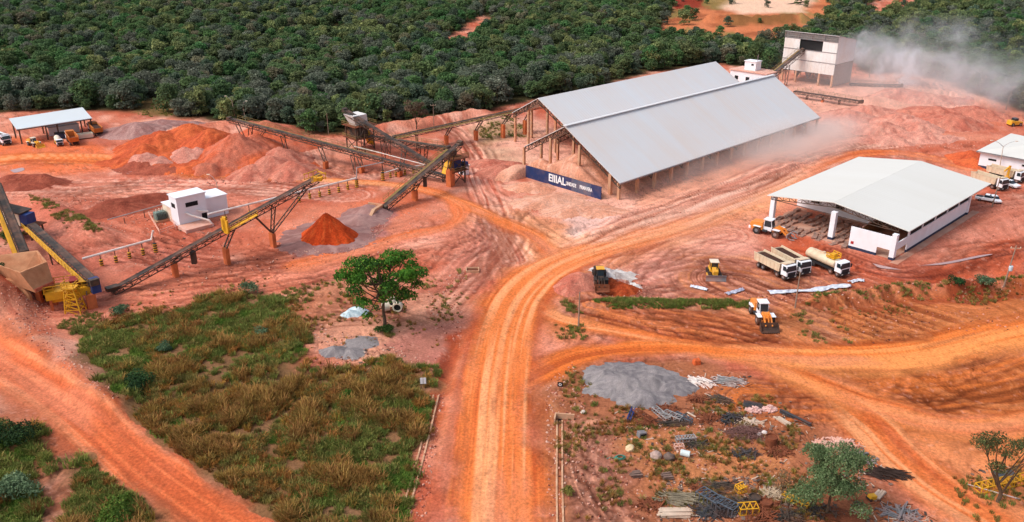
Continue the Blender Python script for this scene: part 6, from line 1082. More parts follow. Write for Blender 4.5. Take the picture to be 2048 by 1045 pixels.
hero_tree('sparse_tree', 'thin crowned crooked tree at the bottom right corner beside the yellow frames', G(1995, 1004), L3, 6000, .11, (S(72,80,48), S(120,124,80), S(140,146,90)), [(0,0,-.3),(.25,.1,1.0),(-.4,.1,2.6),(-.9,.2,4.0),(.6,0,4.6)][:4] + [(-.5,.3,5.0)], 1, 63, r0=.26, inner=.6)
hero_tree('bare_sapling', 'bare brown sapling in front of the blue green tree', G(1560, 1016), [(0,0,4.4,.9,1.2),(.6,.2,3.4,.8,.8),(-.6,0,3.2,.8,.9),(.2,.3,2.4,.7,.7),(-.3,-.4,5,.6,.7)], 700, .09, (S(96,76,58), S(134,108,82), S(150,128,98)), [(0,0,-.2),(.05,0,1.2),(-.05,0,2.6),(.1,0,4)], 1, 64, r0=.08, inner=.7)
hero_tree('brown_tree', 'brownish bare looking tree standing alone before the woodland right of the crusher', G(833, 262), crown_lobes(np.random.default_rng(4), 3.6, 3.4, 9.6, 10), 1300, .28, (S(84,74,60), S(124,108,84), S(110,104,78)), [(0,0,-.3),(.1,0,2),(-.1,0,4),(0,.1,6.5)], 1, 65, r0=.22, inner=.7)
BG_ = (S(64,88,62), S(112,136,100), S(136,156,118)); BD_ = (S(34,56,34), S(62,92,52), S(82,112,60))
def bush(label, px, py, r, h, cols, seed, n=900, size=.14):
    gg = np.random.default_rng(seed); lb = [(0, 0, h * .45, r * .6, h * .45)] + [(r * .6 * math.cos(a), r * .6 * math.sin(a), h * gg.uniform(.3, .65), r * .5, h * .35) for a in gg.uniform(0, 6.28, 6)]
    V, Q, C = leaves(lb, n, size, cols, seed); p = G(px, py); p.z = zg(p); link('bush', mesh_np('bush', V, Q, C, LEAF), label=label, cat='bush', loc=p, group='bushes on the grass slope')
for a in (('grey green bush at the top edge of the grass above the long conveyor tail', 500, 586, 1.7, 2.2, BG_, 1), ('grey bush below the yellow ladder tower', 240, 626, 1.5, 1.6, BG_, 2), ('dark green bush at the left edge beside the hopper wall', 6, 612, 1.6, 2.0, BD_, 3), ('large dark green bush at the left edge below the diagonal road', 20, 890, 3.4, 3.2, BD_, 4, 3200),
          ('dark green shrub in the middle of the grass near the slope road', 275, 775, 2.4, 2.2, BD_, 5, 2200), ('low dark shrub at the bottom left corner', 40, 990, 2.6, 2.4, BG_, 6, 2400), ('leafy green bush at the bottom edge between the track and the road', 230, 1035, 2.8, 1.8, (S(52,84,34), S(96,132,52), S(120,150,64)), 7, 2600), ('small grey green shrub among the grass nearest the white tarpaulin', 520, 668, 1.4, 1.3, BG_, 8),
          ('bluish shrub in the grass above the mown strip', 330, 700, 1.3, 1.3, BG_, 9), ('round shrub growing beside the right drain kerb', 1134, 990, .8, 1.0, (S(90,84,40), S(140,128,66), S(150,140,80)), 10, 700, .09), ('tuft of green shrub at the foot of the shade tree', 768, 664, 1.5, 1.1, (S(52,76,34), S(92,118,56), S(110,130,66)), 11, 1100), ('bright green shrub left of the drain kerb', 690, 800, 1.6, 1.1, (S(48,88,32), S(84,136,48), S(100,150,60)), 12, 1200), ('green shrub beside the deep cut on the right bank', 1905, 585, 1.6, 1.3, BD_, 13),
          ('small round shrub in the dry strip under the right power pole', 1965, 582, 1.8, 1.4, BG_, 14), ('bush by the grey conveyor at the left edge', 20, 480, 1.8, 1.6, BD_, 15)):
    bush(*a)
# ================================================================ POLES, LAMPS, SIGNS
PG = 'power poles around the yard'
def pole(label, px, py, h, arm=True, box=False, lean=0.0, r=.16):
    p = G(px, py); p.z = zg(p); t = T('power_pole', label, 'power pole', p, random.uniform(-.4, .4), PG); m = M(); m.tube((0, 0, -.4), (lean, 0, h), r, 8, r * .62); m.obj('post', pm('pole_concrete', S(150,128,112), .9, var=.2), t)
    if arm:
        m = M(); m.beam((lean - .9, 0, h - .5), (lean + .9, 0, h - .5), .12); m.obj('crossarm', WOOD, t)
        for x in (-.8, 0, .8): m = M(); m.lathe([(.04, 0), (.09, .08), (.05, .16), (.08, .22)], (lean + x, 0, h - .44), 8); m.obj('insulator', CREAM, t)
    if box: m = M(); m.lathe([(.3, 0), (.36, .1), (.36, .9), (.3, 1.0)], (.42, 0, h * .38), 10); m.obj('transformer', pm('pale_blue_tank', S(188,204,214), .5), t)
pole('plain grey pole beside the backhoe with weeds at its foot', 1157, 656, 6.6, False); pole('grey pole in front of the parked tippers', 1590, 616, 6.9, False, r=.14); pole('power pole with a pale blue transformer at the right edge', 2005, 583, 8.0, True, True, .4)
pole('pale pole inside the smoke nearest the screening house', 1738, 158, 7.5); pole('leaning pale pole standing in the middle of the smoke', 1885, 168, 8, True, False, 1.0); pole('pale pole at the right side of the smoke', 2011, 220, 8.5, True, False, .8)
pole('grey pole behind the far corner of the workshop', 1984, 414, 7.4, False, False, .3); pole('thin pale pole at the woodland edge above the crusher', 758, 232, 8, False, r=.12); pole('thin pole right of the brown tree by the woodland', 868, 256, 7, True, r=.12); pole('thin pole left of the crusher tower at the woodland edge', 657, 268, 6.5, False, r=.12)
def lamp(label, px, py, h, arms):
    p = G(px, py); t = T('street_lamp', label, 'street lamp', p, 0, 'lamp posts'); m = M(); m.tube((0, 0, -.3), (-.5, 0, h), .13, 8, .08); m.obj('post', pm('lamp_post', S(186,164,146), .6), t)
    for x, y in arms:
        m = M(); m.pipe([(-.5, 0, h - .1), (-.5 + x * .5, y * .5, h + .9), (-.5 + x, y, h + 1.4)], [.07, .06, .05], 6); a = m.obj('arm', GALV, t); m = M(); m.box(-.5 + x * 1.2 - .35, -.5 + x * 1.2 + .35, y * 1.2 - .16, y * 1.2 + .16, h + 1.34, h + 1.5); m.obj('lamp_head', CREAM, a)
lamp('single arm lamp post behind the control building', 442, 406, 5.6, [(-1.4, .2)]); lamp('lamp post at the woodland edge left of the stacking conveyor head', 472, 243, 7, [(-1.6, 0)]); lamp('lower lamp post next to the stacking conveyor head', 492, 243, 5.4, [(1.2, 0)]); lamp('double arm lamp post in front of the low white building', 1998, 345, 7.2, [(-2.6, .4), (2.6, -.2)])
sg = T('board_sign', 'white two panel sign standing in the grass beside the main road', 'sign', G(847, 778), .1)
m = M()
for x in (-.3, .3): m.tube((x, .05, -.2), (x, .05, 1.7), .04, 6)
m.obj('posts', STEEL, sg)
for x in (-.23, .23): m = M(); m.box(x - .2, x + .2, -.03, .02, .85, 1.85); m.obj('panel', TXT, sg)
sb = T('roadside_sign', 'small black square sign with a pale ring at the right edge of the main road', 'sign', G(1120, 782), -.2); m = M(); m.tube((0, .03, -.2), (0, .03, 1.3), .04, 6); m.obj('post', STEEL, sb); m = M(); m.box(-.4, .4, -.03, .02, .7, 1.45); m.obj('panel', BLACK, sb)
m = M(); n = 16; ri = [(q * math.cos(2 * math.pi * k / n), -.05, 1.08 + q * math.sin(2 * math.pi * k / n)) for q in (.13, .22) for k in range(n)]; m.add(ri, [[k, (k + 1) % n, n + (k + 1) % n, n + k] for k in range(n)]); m.obj('ring_mark', TXT, sb)
# ================================================================ DRAINS AND CONCRETE
KERB = pm('pale_kerb_concrete', S(206,164,132), .9, var=.2, scale=1.5, dirt=S(170,100,66), dirtamt=.4, bump=.2)
def channel(label, path, w):
    W_ = catmull([np.array(G(a, b).xy[:]) for a, b in path], 8); t = T('drainage_channel', label, 'drain', (*W_[0], 0), 0, 'concrete drains along the main road'); Z = ground_height(W_[:, 0], W_[:, 1])
    for s in (-1, 1):
        m = M(t.location); P_ = []
        for i in range(len(W_)):
            d = W_[min(i + 1, len(W_) - 1)] - W_[max(i - 1, 0)]; d /= np.linalg.norm(d); n_ = np.array([-d[1], d[0]]); c = W_[i] + n_ * s * w / 2; q = .11
            P_ += [(*(c - n_ * q), Z[i] - .3), (*(c + n_ * q), Z[i] - .3), (*(c + n_ * q), Z[i] + .14), (*(c - n_ * q), Z[i] + .14)]
        m.add(P_, [[i * 4 + k, i * 4 + (k + 1) % 4, i * 4 + 4 + (k + 1) % 4, i * 4 + 4 + k] for i in range(len(W_) - 1) for k in range(4)] + [[0, 1, 2, 3], [len(P_) - 1, len(P_) - 2, len(P_) - 3, len(P_) - 4]]); m.obj('kerb', KERB, t)
channel('pale concrete drain along the left side of the main road', [(872, 790), (862, 830), (848, 890), (832, 950), (805, 1040), (790, 1090)], .75); channel('pale concrete drain along the right side of the main road', [(1119, 842), (1119, 900), (1119, 980), (1121, 1080)], .7)
hw = T('drain_headwall', 'L shaped concrete headwall at the top of the right drain', 'headwall', G(1118, 838), -.15); m = M(); m.box(-.6, 2.1, .0, .22, -.3, .85); m.obj('front_wall', KERB, hw); m = M(); m.box(-.6, -.4, -1.3, 0, -.3, .85); m.obj('side_wall', KERB, hw); m = M(); m.box(-.38, .5, -.6, -.02, -.2, .02); m.obj('dark_inlet', BLACK, hw)
ck = T('concrete_pit', 'rectangular concrete pit with a raised rim on the bare ground left of the road bend', 'pit', G(945, 541), .05); m = M(); m.box(-1.3, 1.3, -.95, -.78, -.3, .28); m.box(-1.3, 1.3, .78, .95, -.3, .28); m.box(-1.3, -1.13, -.78, .78, -.3, .28); m.box(1.13, 1.3, -.78, .78, -.3, .28); m.obj('rim', KERB, ck); m = M(); m.box(-1.12, 1.12, -.77, .77, -.3, .06); m.obj('muddy_floor', pm('mud', S(110,60,40), .9, var=.3), ck)
TARPC = (S(206,222,226), S(180,200,208), S(226,236,238)); MAT_TARP = earth_mat('tarpaulin', fine=1.6, amt=.12, bump=.5, rough=.55)
heap('tarpaulin_heap', 'pale blue white tarpaulin spread over a low heap near the shade tree', 'tarpaulin', [cn(698, 628, .9, 1.7, 1.1), cn(714, 622, 1.0, 1.8, 1.3)], TARPC, 301, step=.12, mat=MAT_TARP, rough=.22)
heap('rubble_sheet', 'white rubble and sheeting spread behind the yellow backhoe', 'rubble', [cn(1215, 549, .7, 3.6, 2.6), cn(1238, 551, .5, 3.2, 1.8)], (S(216,206,200), S(176,160,154), S(232,226,222)), 311, step=.16, mat=MAT_GRAVEL, rough=.5)
heap('rubble_sheet', 'small white rubble patch on the far rim of the pit', 'rubble', [cn(1264, 572, .4, 1.1, 1.4)], (S(216,206,200), S(176,160,154), S(232,226,222)), 312, step=.12, mat=MAT_GRAVEL, rough=.4)
def tarp(label, path, w, seed, cols):
    W_ = catmull([np.array(G(a, b).xy[:]) for a, b in path], 14); n = 9; V = []; C = []; base = (*W_[0], 0)
    for i in range(len(W_)):
        d = W_[min(i + 1, len(W_) - 1)] - W_[max(i - 1, 0)]; d /= np.linalg.norm(d) + 1e-9; n_ = np.array([-d[1], d[0]]); ww = w * (.55 + .7 * float(vn(i * .23, seed, 7)))
        for k in range(n):
            u = k / (n - 1) - .5; p = W_[i] + n_ * (u * ww + .25 * (float(vn(i * .4, k * .7, seed)) - .5)); z = float(ground_height([p[0]], [p[1]])[0]) + .1 + .55 * float(vn(i * .45, k * 1.1, seed + 1)) * (1 - abs(u) * 1.6); V.append((p[0] - base[0], p[1] - base[1], z)); C.append(lerp(cols[0], cols[1], vn(np.array([i * .5]), np.array([k * .9]), seed + 2))[0])
    Q = [[i * n + k, i * n + k + 1, (i + 1) * n + k + 1, (i + 1) * n + k] for i in range(len(W_) - 1) for k in range(n - 1)]; o = link('plastic_sheet', mesh_np('plastic_sheet', np.array(V), np.array(Q), np.array(C), MAT_TARP, True), label=label, cat='plastic sheet', loc=base, group='crumpled plastic sheets along the bank'); sm = o.modifiers.new('thickness', 'SOLIDIFY'); sm.thickness = .03
TC = (S(170,176,196), S(236,238,242))
tarp('long crumpled grey white plastic sheet on the bank in front of the tippers', [(1537, 586), (1580, 584), (1630, 581), (1665, 575), (1700, 572)], 1.6, 1, TC); tarp('short crumpled white plastic sheet on the bank below the bulldozer', [(1381, 574), (1398, 577), (1415, 581)], 1.1, 2, TC); tarp('bluish plastic sheet scrap on the bank between the other sheets', [(1452, 590), (1466, 586), (1486, 580)], 1.0, 3, (S(150,150,176), S(200,200,212))); tarp('small bright white plastic heap at the right end of the long sheet', [(1700, 566), (1716, 562), (1728, 563)], 1.2, 4, TC)
CPG = 'white concrete rings behind the shade tree'
for k, (px, py, rz_, lb) in enumerate(((772, 622, .4, 'white concrete pipe ring behind the trunk of the shade tree'), (786, 612, .9, 'white concrete pipe ring set behind the others near the shade tree'), (796, 622, 1.5, 'white concrete pipe ring at the right of the shade tree trunk'))):
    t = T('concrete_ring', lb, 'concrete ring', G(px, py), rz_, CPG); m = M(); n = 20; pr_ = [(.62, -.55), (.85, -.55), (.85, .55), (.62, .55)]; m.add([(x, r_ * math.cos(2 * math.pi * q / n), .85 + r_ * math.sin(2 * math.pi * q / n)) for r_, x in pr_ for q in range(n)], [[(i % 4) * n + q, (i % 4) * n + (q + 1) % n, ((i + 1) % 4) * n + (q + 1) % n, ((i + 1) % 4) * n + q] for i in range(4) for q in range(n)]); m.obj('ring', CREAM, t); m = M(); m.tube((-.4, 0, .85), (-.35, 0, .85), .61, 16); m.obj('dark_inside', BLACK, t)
# puddles and wet mud
PUD = pm('muddy_water', S(176,140,136), .15, var=.1, spec=.5)
def puddle(pts, z=.05):
    P_ = [G(a, b) for a, b in pts]; c = sum(P_, V3((0, 0, 0))) / len(P_); ws_ = catmull([np.array(p.xy[:]) for p in P_] + [np.array(P_[0].xy[:])], 6)[:-1]; gz = float(np.max(ground_height(ws_[:, 0], ws_[:, 1]))) + z; me = bpy.data.meshes.new('puddle'); me.from_pydata([(x - c.x, y - c.y, gz) for x, y in ws_], [], [list(range(len(ws_)))]); me.materials.append(PUD); link('puddle', me, kind='structure', loc=(c.x, c.y, 0))
puddle([(1840,533),(1900,524),(1960,512),(1985,510),(1950,518),(1890,530)]); puddle([(1745,528),(1790,538),(1800,541),(1760,537)]); puddle([(20,341),(44,336),(48,341),(30,346)]); puddle([(250,345),(266,344),(266,348),(252,348)])
# ================================================================ SCRAP YARD
SG = None
def lying(name, label, cat, px, py, rz): p = G(px, py); p.z = zg(p); return T(name, label, cat, p, rz)
def truss_seg(label, px, py, rz, L, w, mat, tilt=.0, bays=4):
    t = lying('truss_section', label, 'truss section', px, py, rz); m = M(); h = w * .8
    for y in (-w / 2, w / 2): m.beam((-L / 2, y, .12), (L / 2, y, .12), .1); m.obj('side_frame', mat, t) if False else None
    for y in (-w / 2, w / 2): m.beam((-L / 2, y, h), (L / 2, y, h + tilt), .1)
    m.obj('chords', mat, t); m = M()
    for k in range(bays + 1):
        x = -L / 2 + L * k / bays; m.beam((x, -w / 2, .12), (x, w / 2, .12), .08); m.beam((x, -w / 2, h), (x, w / 2, h), .08); m.beam((x, -w / 2, .12), (x, -w / 2, h), .08, up=(1, 0, 0)); m.beam((x, w / 2, .12), (x, w / 2, h), .08, up=(1, 0, 0))
        if k < bays: m.beam((x, -w / 2, h), (x + L / bays, w / 2, h), .07)
    m.obj('lacing', mat, t)
def tangle(label, px, py, rx, ry, h, n, mat, seed, rmin=.03, rmax=.08, lmin=.8, lmax=2.4, cat='scrap heap', name='scrap_heap', dirn=None):
    g = random.Random(seed); p = G(px, py); p.z = zg(p); m = M()
    for k in range(n):
        a = g.uniform(0, 6.28); q = g.random() ** .6; c = V3((rx * q * math.cos(a), ry * q * math.sin(a), h * (1 - q) * g.random() + .08)); b = (dirn + g.gauss(0, .25)) if dirn is not None else g.uniform(0, 6.28); l = g.uniform(lmin, lmax) / 2; d = V3((math.cos(b), math.sin(b), g.uniform(-.2, .2))) * l; r = g.uniform(rmin, rmax)
        if g.random() < .5: m.tube(c - d, c + d, r, 5)
        else: m.beam(c - d, c + d, r * 2, r * g.uniform(1, 4))
    m.obj(name, mat, None, label=label, cat=cat, loc=p, kind='stuff')
def planks(label, px, py, rz, L, w, n, mat, seed=0, name='plank_stack', cat='plank stack'):
    g = random.Random(seed + 40); t = lying(name, label, cat, px, py, rz)
    for k in range(n): m = M(); y = -w / 2 + w * (k % 5) / 5; z = .05 + .12 * (k // 5) + g.uniform(0, .03); l = L * g.uniform(.75, 1); m.beam((-l / 2 + g.uniform(-.2, .2), y, z), (l / 2, y + g.uniform(-.12, .12), z + g.uniform(0, .08)), w / 5.6, .09); m.obj('plank', mat, t)
def boulder(label, px, py, r, col, seed):
    import bmesh
    bm = bmesh.new(); bmesh.ops.create_icosphere(bm, subdivisions=3, radius=r)
    for v in bm.verts: q = v.co.normalized(); v.co *= .8 + .4 * float(vn(q.x * 1.8 + seed, q.y * 1.8 + q.z * 2.1, seed)); v.co.z = v.co.z * .75 + r * .45
    me = bpy.data.meshes.new('boulder'); bm.to_mesh(me); bm.free(); me.materials.append(pm('boulder_stone', col, .95, var=.3, scale=2.5, bump=.5)); p = G(px, py); p.z = zg(p); link('boulder', me, label=label, cat='boulder', loc=p, group='boulders in the scrap yard')
def drum(label, px, py, r, h, mat, lying_=False, rz=0, open_=False, cat='drum', inside=None):
    t = lying('drum', label, cat, px, py, rz); m = M(); n = 18
    if lying_: m.tube((-h / 2, 0, r), (h / 2, 0, r), r, n)
    else: m.lathe([(r, -.1), (r, h), (r * .88, h), (r * .88, .3)], (0, 0, 0), n)
    b = m.obj('shell', mat, t); m = M()
    for u in (-.3, .3): (m.tube((u * h - .03, 0, r), (u * h + .03, 0, r), r * 1.04, n) if lying_ else m.lathe([(r * 1.04, h * (.5 + u) - .03), (r * 1.04, h * (.5 + u) + .03)], (0, 0, 0), n))
    m.obj('hoop', mat, b)
    if inside: m = M(); m.lathe([(r * .86, .3), (r * .86, .34)], (0, 0, 0), n); m.obj('inside', inside, t)
DGR = pm('dark_grey_steel', S(70,72,76), .6, .2, var=.25, scale=2, dirt=S(110,70,50), dirtamt=.4); BGR = pm('blue_grey_steel', S(92,104,116), .6, .2, var=.2, scale=2, dirt=S(120,84,64), dirtamt=.35); PTIM = pm('pale_planks', S(206,184,164), .9, var=.2, scale=2, dirt=S(150,100,74), dirtamt=.3); PBAG = pm('pink_white_sacks', S(222,178,168), .8, var=.2, scale=3, bump=.4)
truss_seg('navy blue bent beam at the left end of the row of steel frames', 1262, 833, 1.2, 2.6, .5, BLUE, .4, 2); truss_seg('rust brown lattice section second from the left in the row of steel frames', 1288, 838, -.9, 3.2, .9, RUST); truss_seg('grey lattice section leaning behind the rust brown one', 1322, 832, -1.1, 3.2, .8, GALV); truss_seg('pale grey square lattice section in the middle of the row of frames', 1345, 838, -.7, 2.6, 1.0, GALV, 0, 3); truss_seg('blue grey lattice section right of the pale square one', 1366, 840, -.8, 2.6, .8, BGR)
planks('single white plank at the right end of the row of frames', 1391, 832, -.95, 2.8, .7, 2, PTIM, 1); truss_seg('grey ladder shaped frame lying alone in the dry grass', 1371, 882, .15, 2.6, .8, GALV, 0, 6); truss_seg('small pinkish frame beside the pale blue drum', 1358, 897, .1, 1.2, .7, PINKC, 0, 2)
drum('pale blue white drum lying on its side', 1370, 912, .42, 1.2, pm('pale_drum', S(206,216,216), .5), True, -.4); drum('rusty open drum standing near the blue green tree', 1541, 890, .8, 1.3, RUST, False, 0, True, inside=pm('orange_rust', S(190,84,40), .9)); drum('dark open tank ring among the lower scrap', 1508, 1006, .7, .9, STEEL, inside=BLACK); drum('brown open tank ring next to the dark one', 1531, 1013, .7, .7, RUST, inside=BLACK)
for a in (('cream boulder in the dry grass left of the scrap', 1260, 900, .62, S(214,188,150), 1), ('grey pink boulder nearest the pale blue drum', 1312, 915, .75, S(176,150,140), 2), ('dark rock just right of the grey pink boulder', 1338, 917, .7, S(110,92,84), 3), ('small pale rock by the headwall', 1166, 826, .35, S(216,200,188), 4), ('white block beside the twig heap', 1528, 868, .4, S(224,210,204), 5), ('second white block touching the twig heap', 1517, 871, .35, S(206,192,188), 6)): boulder(*a)
tangle('heap of white pipes and sheet scraps right of the gravel pile', 1398, 766, 2.0, 1.1, .6, 60, PIPEW, 1, dirn=-.9); tangle('tangled heap of grey pipes near the curved road', 1456, 765, 2.2, 1.3, .9, 90, GALV, 2, dirn=-.4); tangle('rust coloured pipe coils below the gravel pile', 1400, 800, 1.5, .8, .5, 45, RUST, 3); tangle('dark tangle of bars right of the rusty coils', 1440, 800, 1.5, .9, .5, 60, STEEL, 4, dirn=-.8)
tangle('pile of rusty scrap plates between the frames and the sacks', 1418, 838, 1.6, .9, .5, 50, RUST, 5); tangle('grey green twisted sheet scrap left of the sacks', 1465, 838, 1.7, 1.1, .7, 60, DGR, 6); tangle('brown purple heap of cut branches', 1492, 868, 2.6, 1.5, 1.0, 260, pm('cut_branches', S(122,86,80), .9, var=.3), 7, .015, .035, .8, 2.2, 'branch heap', 'branch_heap'); tangle('black heap of burnt branches at the right side of the blue green tree', 1775, 950, 2.4, 1.2, .8, 220, pm('burnt_branches', S(66,50,44), .9, var=.3), 8, .015, .04, .8, 2.4, 'branch heap', 'branch_heap', -.5)
tangle('low scatter of wire and slats below the rusty drum', 1490, 910, 1.8, .9, .35, 60, DGR, 9); tangle('rusty rods between the drum and the blue green tree', 1560, 905, 1.6, 1.0, .4, 60, RUST, 10); tangle('pile of thin timber poles at the lower scrap heap', 1365, 1000, 2.6, 1.2, .6, 80, pm('grey_poles', S(140,128,108), .9, var=.25), 11, .03, .06, 1.6, 3.0, dirn=-.3); tangle('jumble of dark steel at the top of the lower scrap heap', 1440, 976, 2.4, .9, .5, 80, STEEL, 12, dirn=-.2)
tangle('rusty plates and bars at the bottom of the scrap yard', 1530, 1034, 2.6, 1.3, .6, 90, RUST, 13); tangle('brown scrap left of the blue grey scaffold frames', 1400, 978, 1.0, .6, .4, 36, RUST, 14); tangle('grey and pink scrap strewn at the bottom right of the blue green tree', 1800, 1030, 2.2, 1.6, .3, 60, GREYP, 15)
tangle('dark jumble of beams and plates right of the scaffold frames', 1478, 1012, 1.8, 1.0, .7, 110, STEEL, 16); tangle('heap of rusty sheet scrap around the tank rings', 1525, 1012, 2.2, 1.1, .6, 110, RUST, 17, .04, .09); tangle('dark scrap bars beside the long yellow ladder frame', 1575, 1036, 2.0, .9, .5, 90, STEEL, 18); tangle('pale broken concrete strewn behind the blue green tree', 1672, 890, 3.2, 1.4, .5, 110, PINKC, 19, .06, .14, .4, 1.2)
tangle('grey rubble along the road side of the blue green tree', 1716, 918, 2.4, 1.6, .4, 90, GREYP, 20, .05, .12, .4, 1.1); tangle('dark bars strewn below the blue green tree', 1640, 1024, 2.6, .8, .4, 90, STEEL, 21); tangle('rusty mesh and wire by the grey lattice frames', 1300, 846, 1.8, .6, .35, 70, RUST, 22); tangle('dark bars under the grey lattice frames', 1345, 848, 2.2, .6, .3, 80, STEEL, 23, dirn=.1); tangle('small dark scrap scatter beside the ladder frame', 1395, 890, 1.2, .6, .3, 50, STEEL, 24)
tangle('mixed timber and steel scrap between the tank rings and the sapling', 1552, 992, 1.6, .9, .5, 80, WOOD, 25); tangle('broad dark scrap mat under the scaffold frames', 1425, 1024, 2.4, 1.2, .5, 130, DGR, 26, .03, .07, .8, 2.6); tangle('twisted dark bars just below the gravel pile', 1330, 818, 2.0, .7, .35, 70, RUST, 27); tangle('loose pale slats between the sacks and the twig heap', 1500, 846, 1.6, .5, .3, 50, PTIM, 28); tangle('brown scrap at the left of the long pale planks', 1300, 1012, 1.4, .8, .4, 60, RUST, 29)
planks('stack of long pale planks at the lower left of the scrap heap', 1350, 1026, .0, 4.2, 1.7, 14, PTIM, 2); planks('white planks lying parallel right of the sacks', 1566, 842, -1.05, 2.6, 1.0, 6, PTIM, 3); planks('pale boards on the ground right of the blue green tree', 1755, 990, .8, 2.4, 1.0, 7, PTIM, 4); planks('dark timber beams across the top of the scaffold frames', 1430, 990, -.02, 5.0, .5, 4, pm('dark_timber', S(84,62,48), .9, var=.25), 5, 'beam_stack', 'beams')
bm_ = lying('steel_beam', 'long dark grey steel beam lying right of the white planks', 'beam', 1590, 838, -.85); m = M(); m.box(-2.4, 2.4, -.22, .22, 0, .06); m.box(-2.4, 2.4, -.22, .22, .38, .44); m.obj('flanges', DGR, bm_); m = M(); m.box(-2.4, 2.4, -.04, .04, .06, .38); m.obj('web', DGR, bm_)
for k, (px, py, rz_, L, W_, mt, lb) in enumerate(((1418,1008,-.9,3.0,1.5,BGR,'blue grey scaffold frame at the left of the lower heap'),(1432,1018,-1.1,3.0,1.4,DGR,'dark scaffold frame on top of the lower heap'),(1450,1022,-.8,2.6,1.4,BGR,'blue grey scaffold frame at the right of the lower heap'))): truss_seg(lb, px, py, rz_, L, W_, mt, .15, 5)
truss_seg('yellow grid frame standing in the lower scrap', 1481, 984, .3, 1.1, .9, YEL, .3, 3); truss_seg('bright yellow bed frame at the bottom of the scrap yard', 1495, 1026, .05, 2.2, 1.2, YEL, .1, 3); truss_seg('long yellow ladder frame beside the bare sapling', 1590, 1006, -.75, 3.2, .7, YEL, 0, 5); truss_seg('yellow lattice frame beneath the crooked tree', 1985, 978, .25, 4.4, 1.1, YEL, .2, 5); truss_seg('second yellow lattice frame at the right edge beneath the crooked tree', 2032, 968, .3, 3.6, 1.0, YEL, .2, 4)
def sheet(label, px, py, rz_, L, W_, mat, z=.15, name='metal_sheet', cat='metal sheet'):
    t = lying(name, label, cat, px, py, rz_); m = M(); n = 14
    for k in range(n): y = -W_ / 2 + W_ * k / n; m.box(-L / 2, L / 2, y, y + W_ / n * .97, z + (.05 if k % 2 else 0), z + (.09 if k % 2 else .04))
    m.obj('corrugated_panel', mat, t); m = M(); m.box(-L / 2, -L / 2 + .2, -W_ / 2, W_ / 2, 0, z - .01); m.box(L / 2 - .2, L / 2, -W_ / 2, W_ / 2, 0, z - .01); m.obj('bearer', WOOD, t)
sheet('blue grey metal sheet on the ground behind the crooked tree', 2008, 950, .1, 2.8, 1.2, BGR); sheet('large rusty brown sheet at the bottom right of the blue green tree', 1685, 1035, -.5, 5.0, 2.4, RUST); sheet('dark roofing sheet behind the pink sacks', 1505, 812, -.35, 2.6, 1.6, DGR); sheet('orange brown steel plate lying on the bare ground', 1606, 842, -.6, 2.2, 1.0, pm('orange_plate', S(160,76,40), .8), .06)
ps = lying('fence_pole', 'long white pole on the ground below the yellow frames', 'pole', 1985, 985, -.55); m = M(); m.tube((-2.8, 0, .1), (2.8, 0, .2), .07, 8); m.obj('tube', PIPEW, ps); m = M(); m.tube((2.5, 0, .18), (2.85, 0, .2), .1, 8); m.obj('socket', GREYP, ps)
for k, (px, py, r_, lb) in enumerate(((1508,822,1.1,'heap of pinkish white sacks left of the white planks'),(1538,820,1.0,'second heap of pinkish white sacks closest to the white planks'))): tangle(lb, px, py, r_, .7, .7, 60, PBAG, 30 + k, .08, .14, .4, .8, 'sack heap', 'sack_heap')
hc = lying('hose_coil', 'teal green hose coil on the bare ground left of the boulders', 'hose', 1240, 916, .3); m = M()
for k in range(4): m.pipe([((.75 - .1 * k) * math.cos(a), (.5 - .05 * k) * math.sin(a), .06 + .05 * k) for a in np.linspace(0, 6.2, 18)], .05, 5)
m.obj('coil', pm('teal_hose', S(60,140,126), .5), hc); m = M(); m.pipe([(-.7, .1, .06), (-1.2, .4, .05), (-1.7, .3, .05)], .05, 5); m.obj('loose_end', pm('teal_hose', S(60,140,126), .5), hc)
bx = lying('scrap_box', 'grey steel box lying in dry grass under the row of frames', 'box', 1283, 872, .4); m = M(); m.hexa([(-.6, -.4, 0), (.6, -.4, 0), (.6, .4, 0), (-.6, .4, 0), (-.5, -.4, .8), (.6, -.4, .6), (.6, .4, .6), (-.5, .4, .8)]); m.obj('body', GREYP, bx, bevel=.04); m = M(); m.box(-.4, .5, -.43, -.405, .1, .5); m.obj('opening', BLACK, bx)
for px, py, lb in ((1272, 950, 'left one of two small stacks of brown slabs on the bare slope'), (1334, 954, 'right one of two small stacks of brown slabs on the bare slope')): planks(lb, px, py, .1, 1.4, 1.2, 16, pm('brown_slabs', S(120,96,86), .9, var=.3), int(px), 'slab_pile', 'slab pile')
ob = lying('orange_block', 'orange clay block by the curved road above the gravel pile', 'clay block', 1393, 728, .2); m = M(); m.hexa([(-.6, -.5, -.1), (.6, -.5, -.1), (.65, .5, -.1), (-.6, .5, -.1), (-.5, -.4, .9), (.55, -.45, .75), (.5, .4, .95), (-.55, .4, .8)]); m.obj('block', pm('orange_clay', S(206,96,50), .9, var=.3, scale=3, bump=.5), ob, bevel=.12)
yb = lying('yellow_barrow', 'small yellow machine part on pale boards right of the blue green tree', 'machine part', 1742, 1000, .3); m = M(); m.ext([(-.5, .1), (.5, .1), (.6, .6), (-.3, .7)], -.35, .35); m.obj('body', YEL, yb, bevel=.05); m = M(); m.tube((-.3, -.4, .2), (-.3, .4, .2), .2, 10); m.obj('wheel', RUBBER, yb)
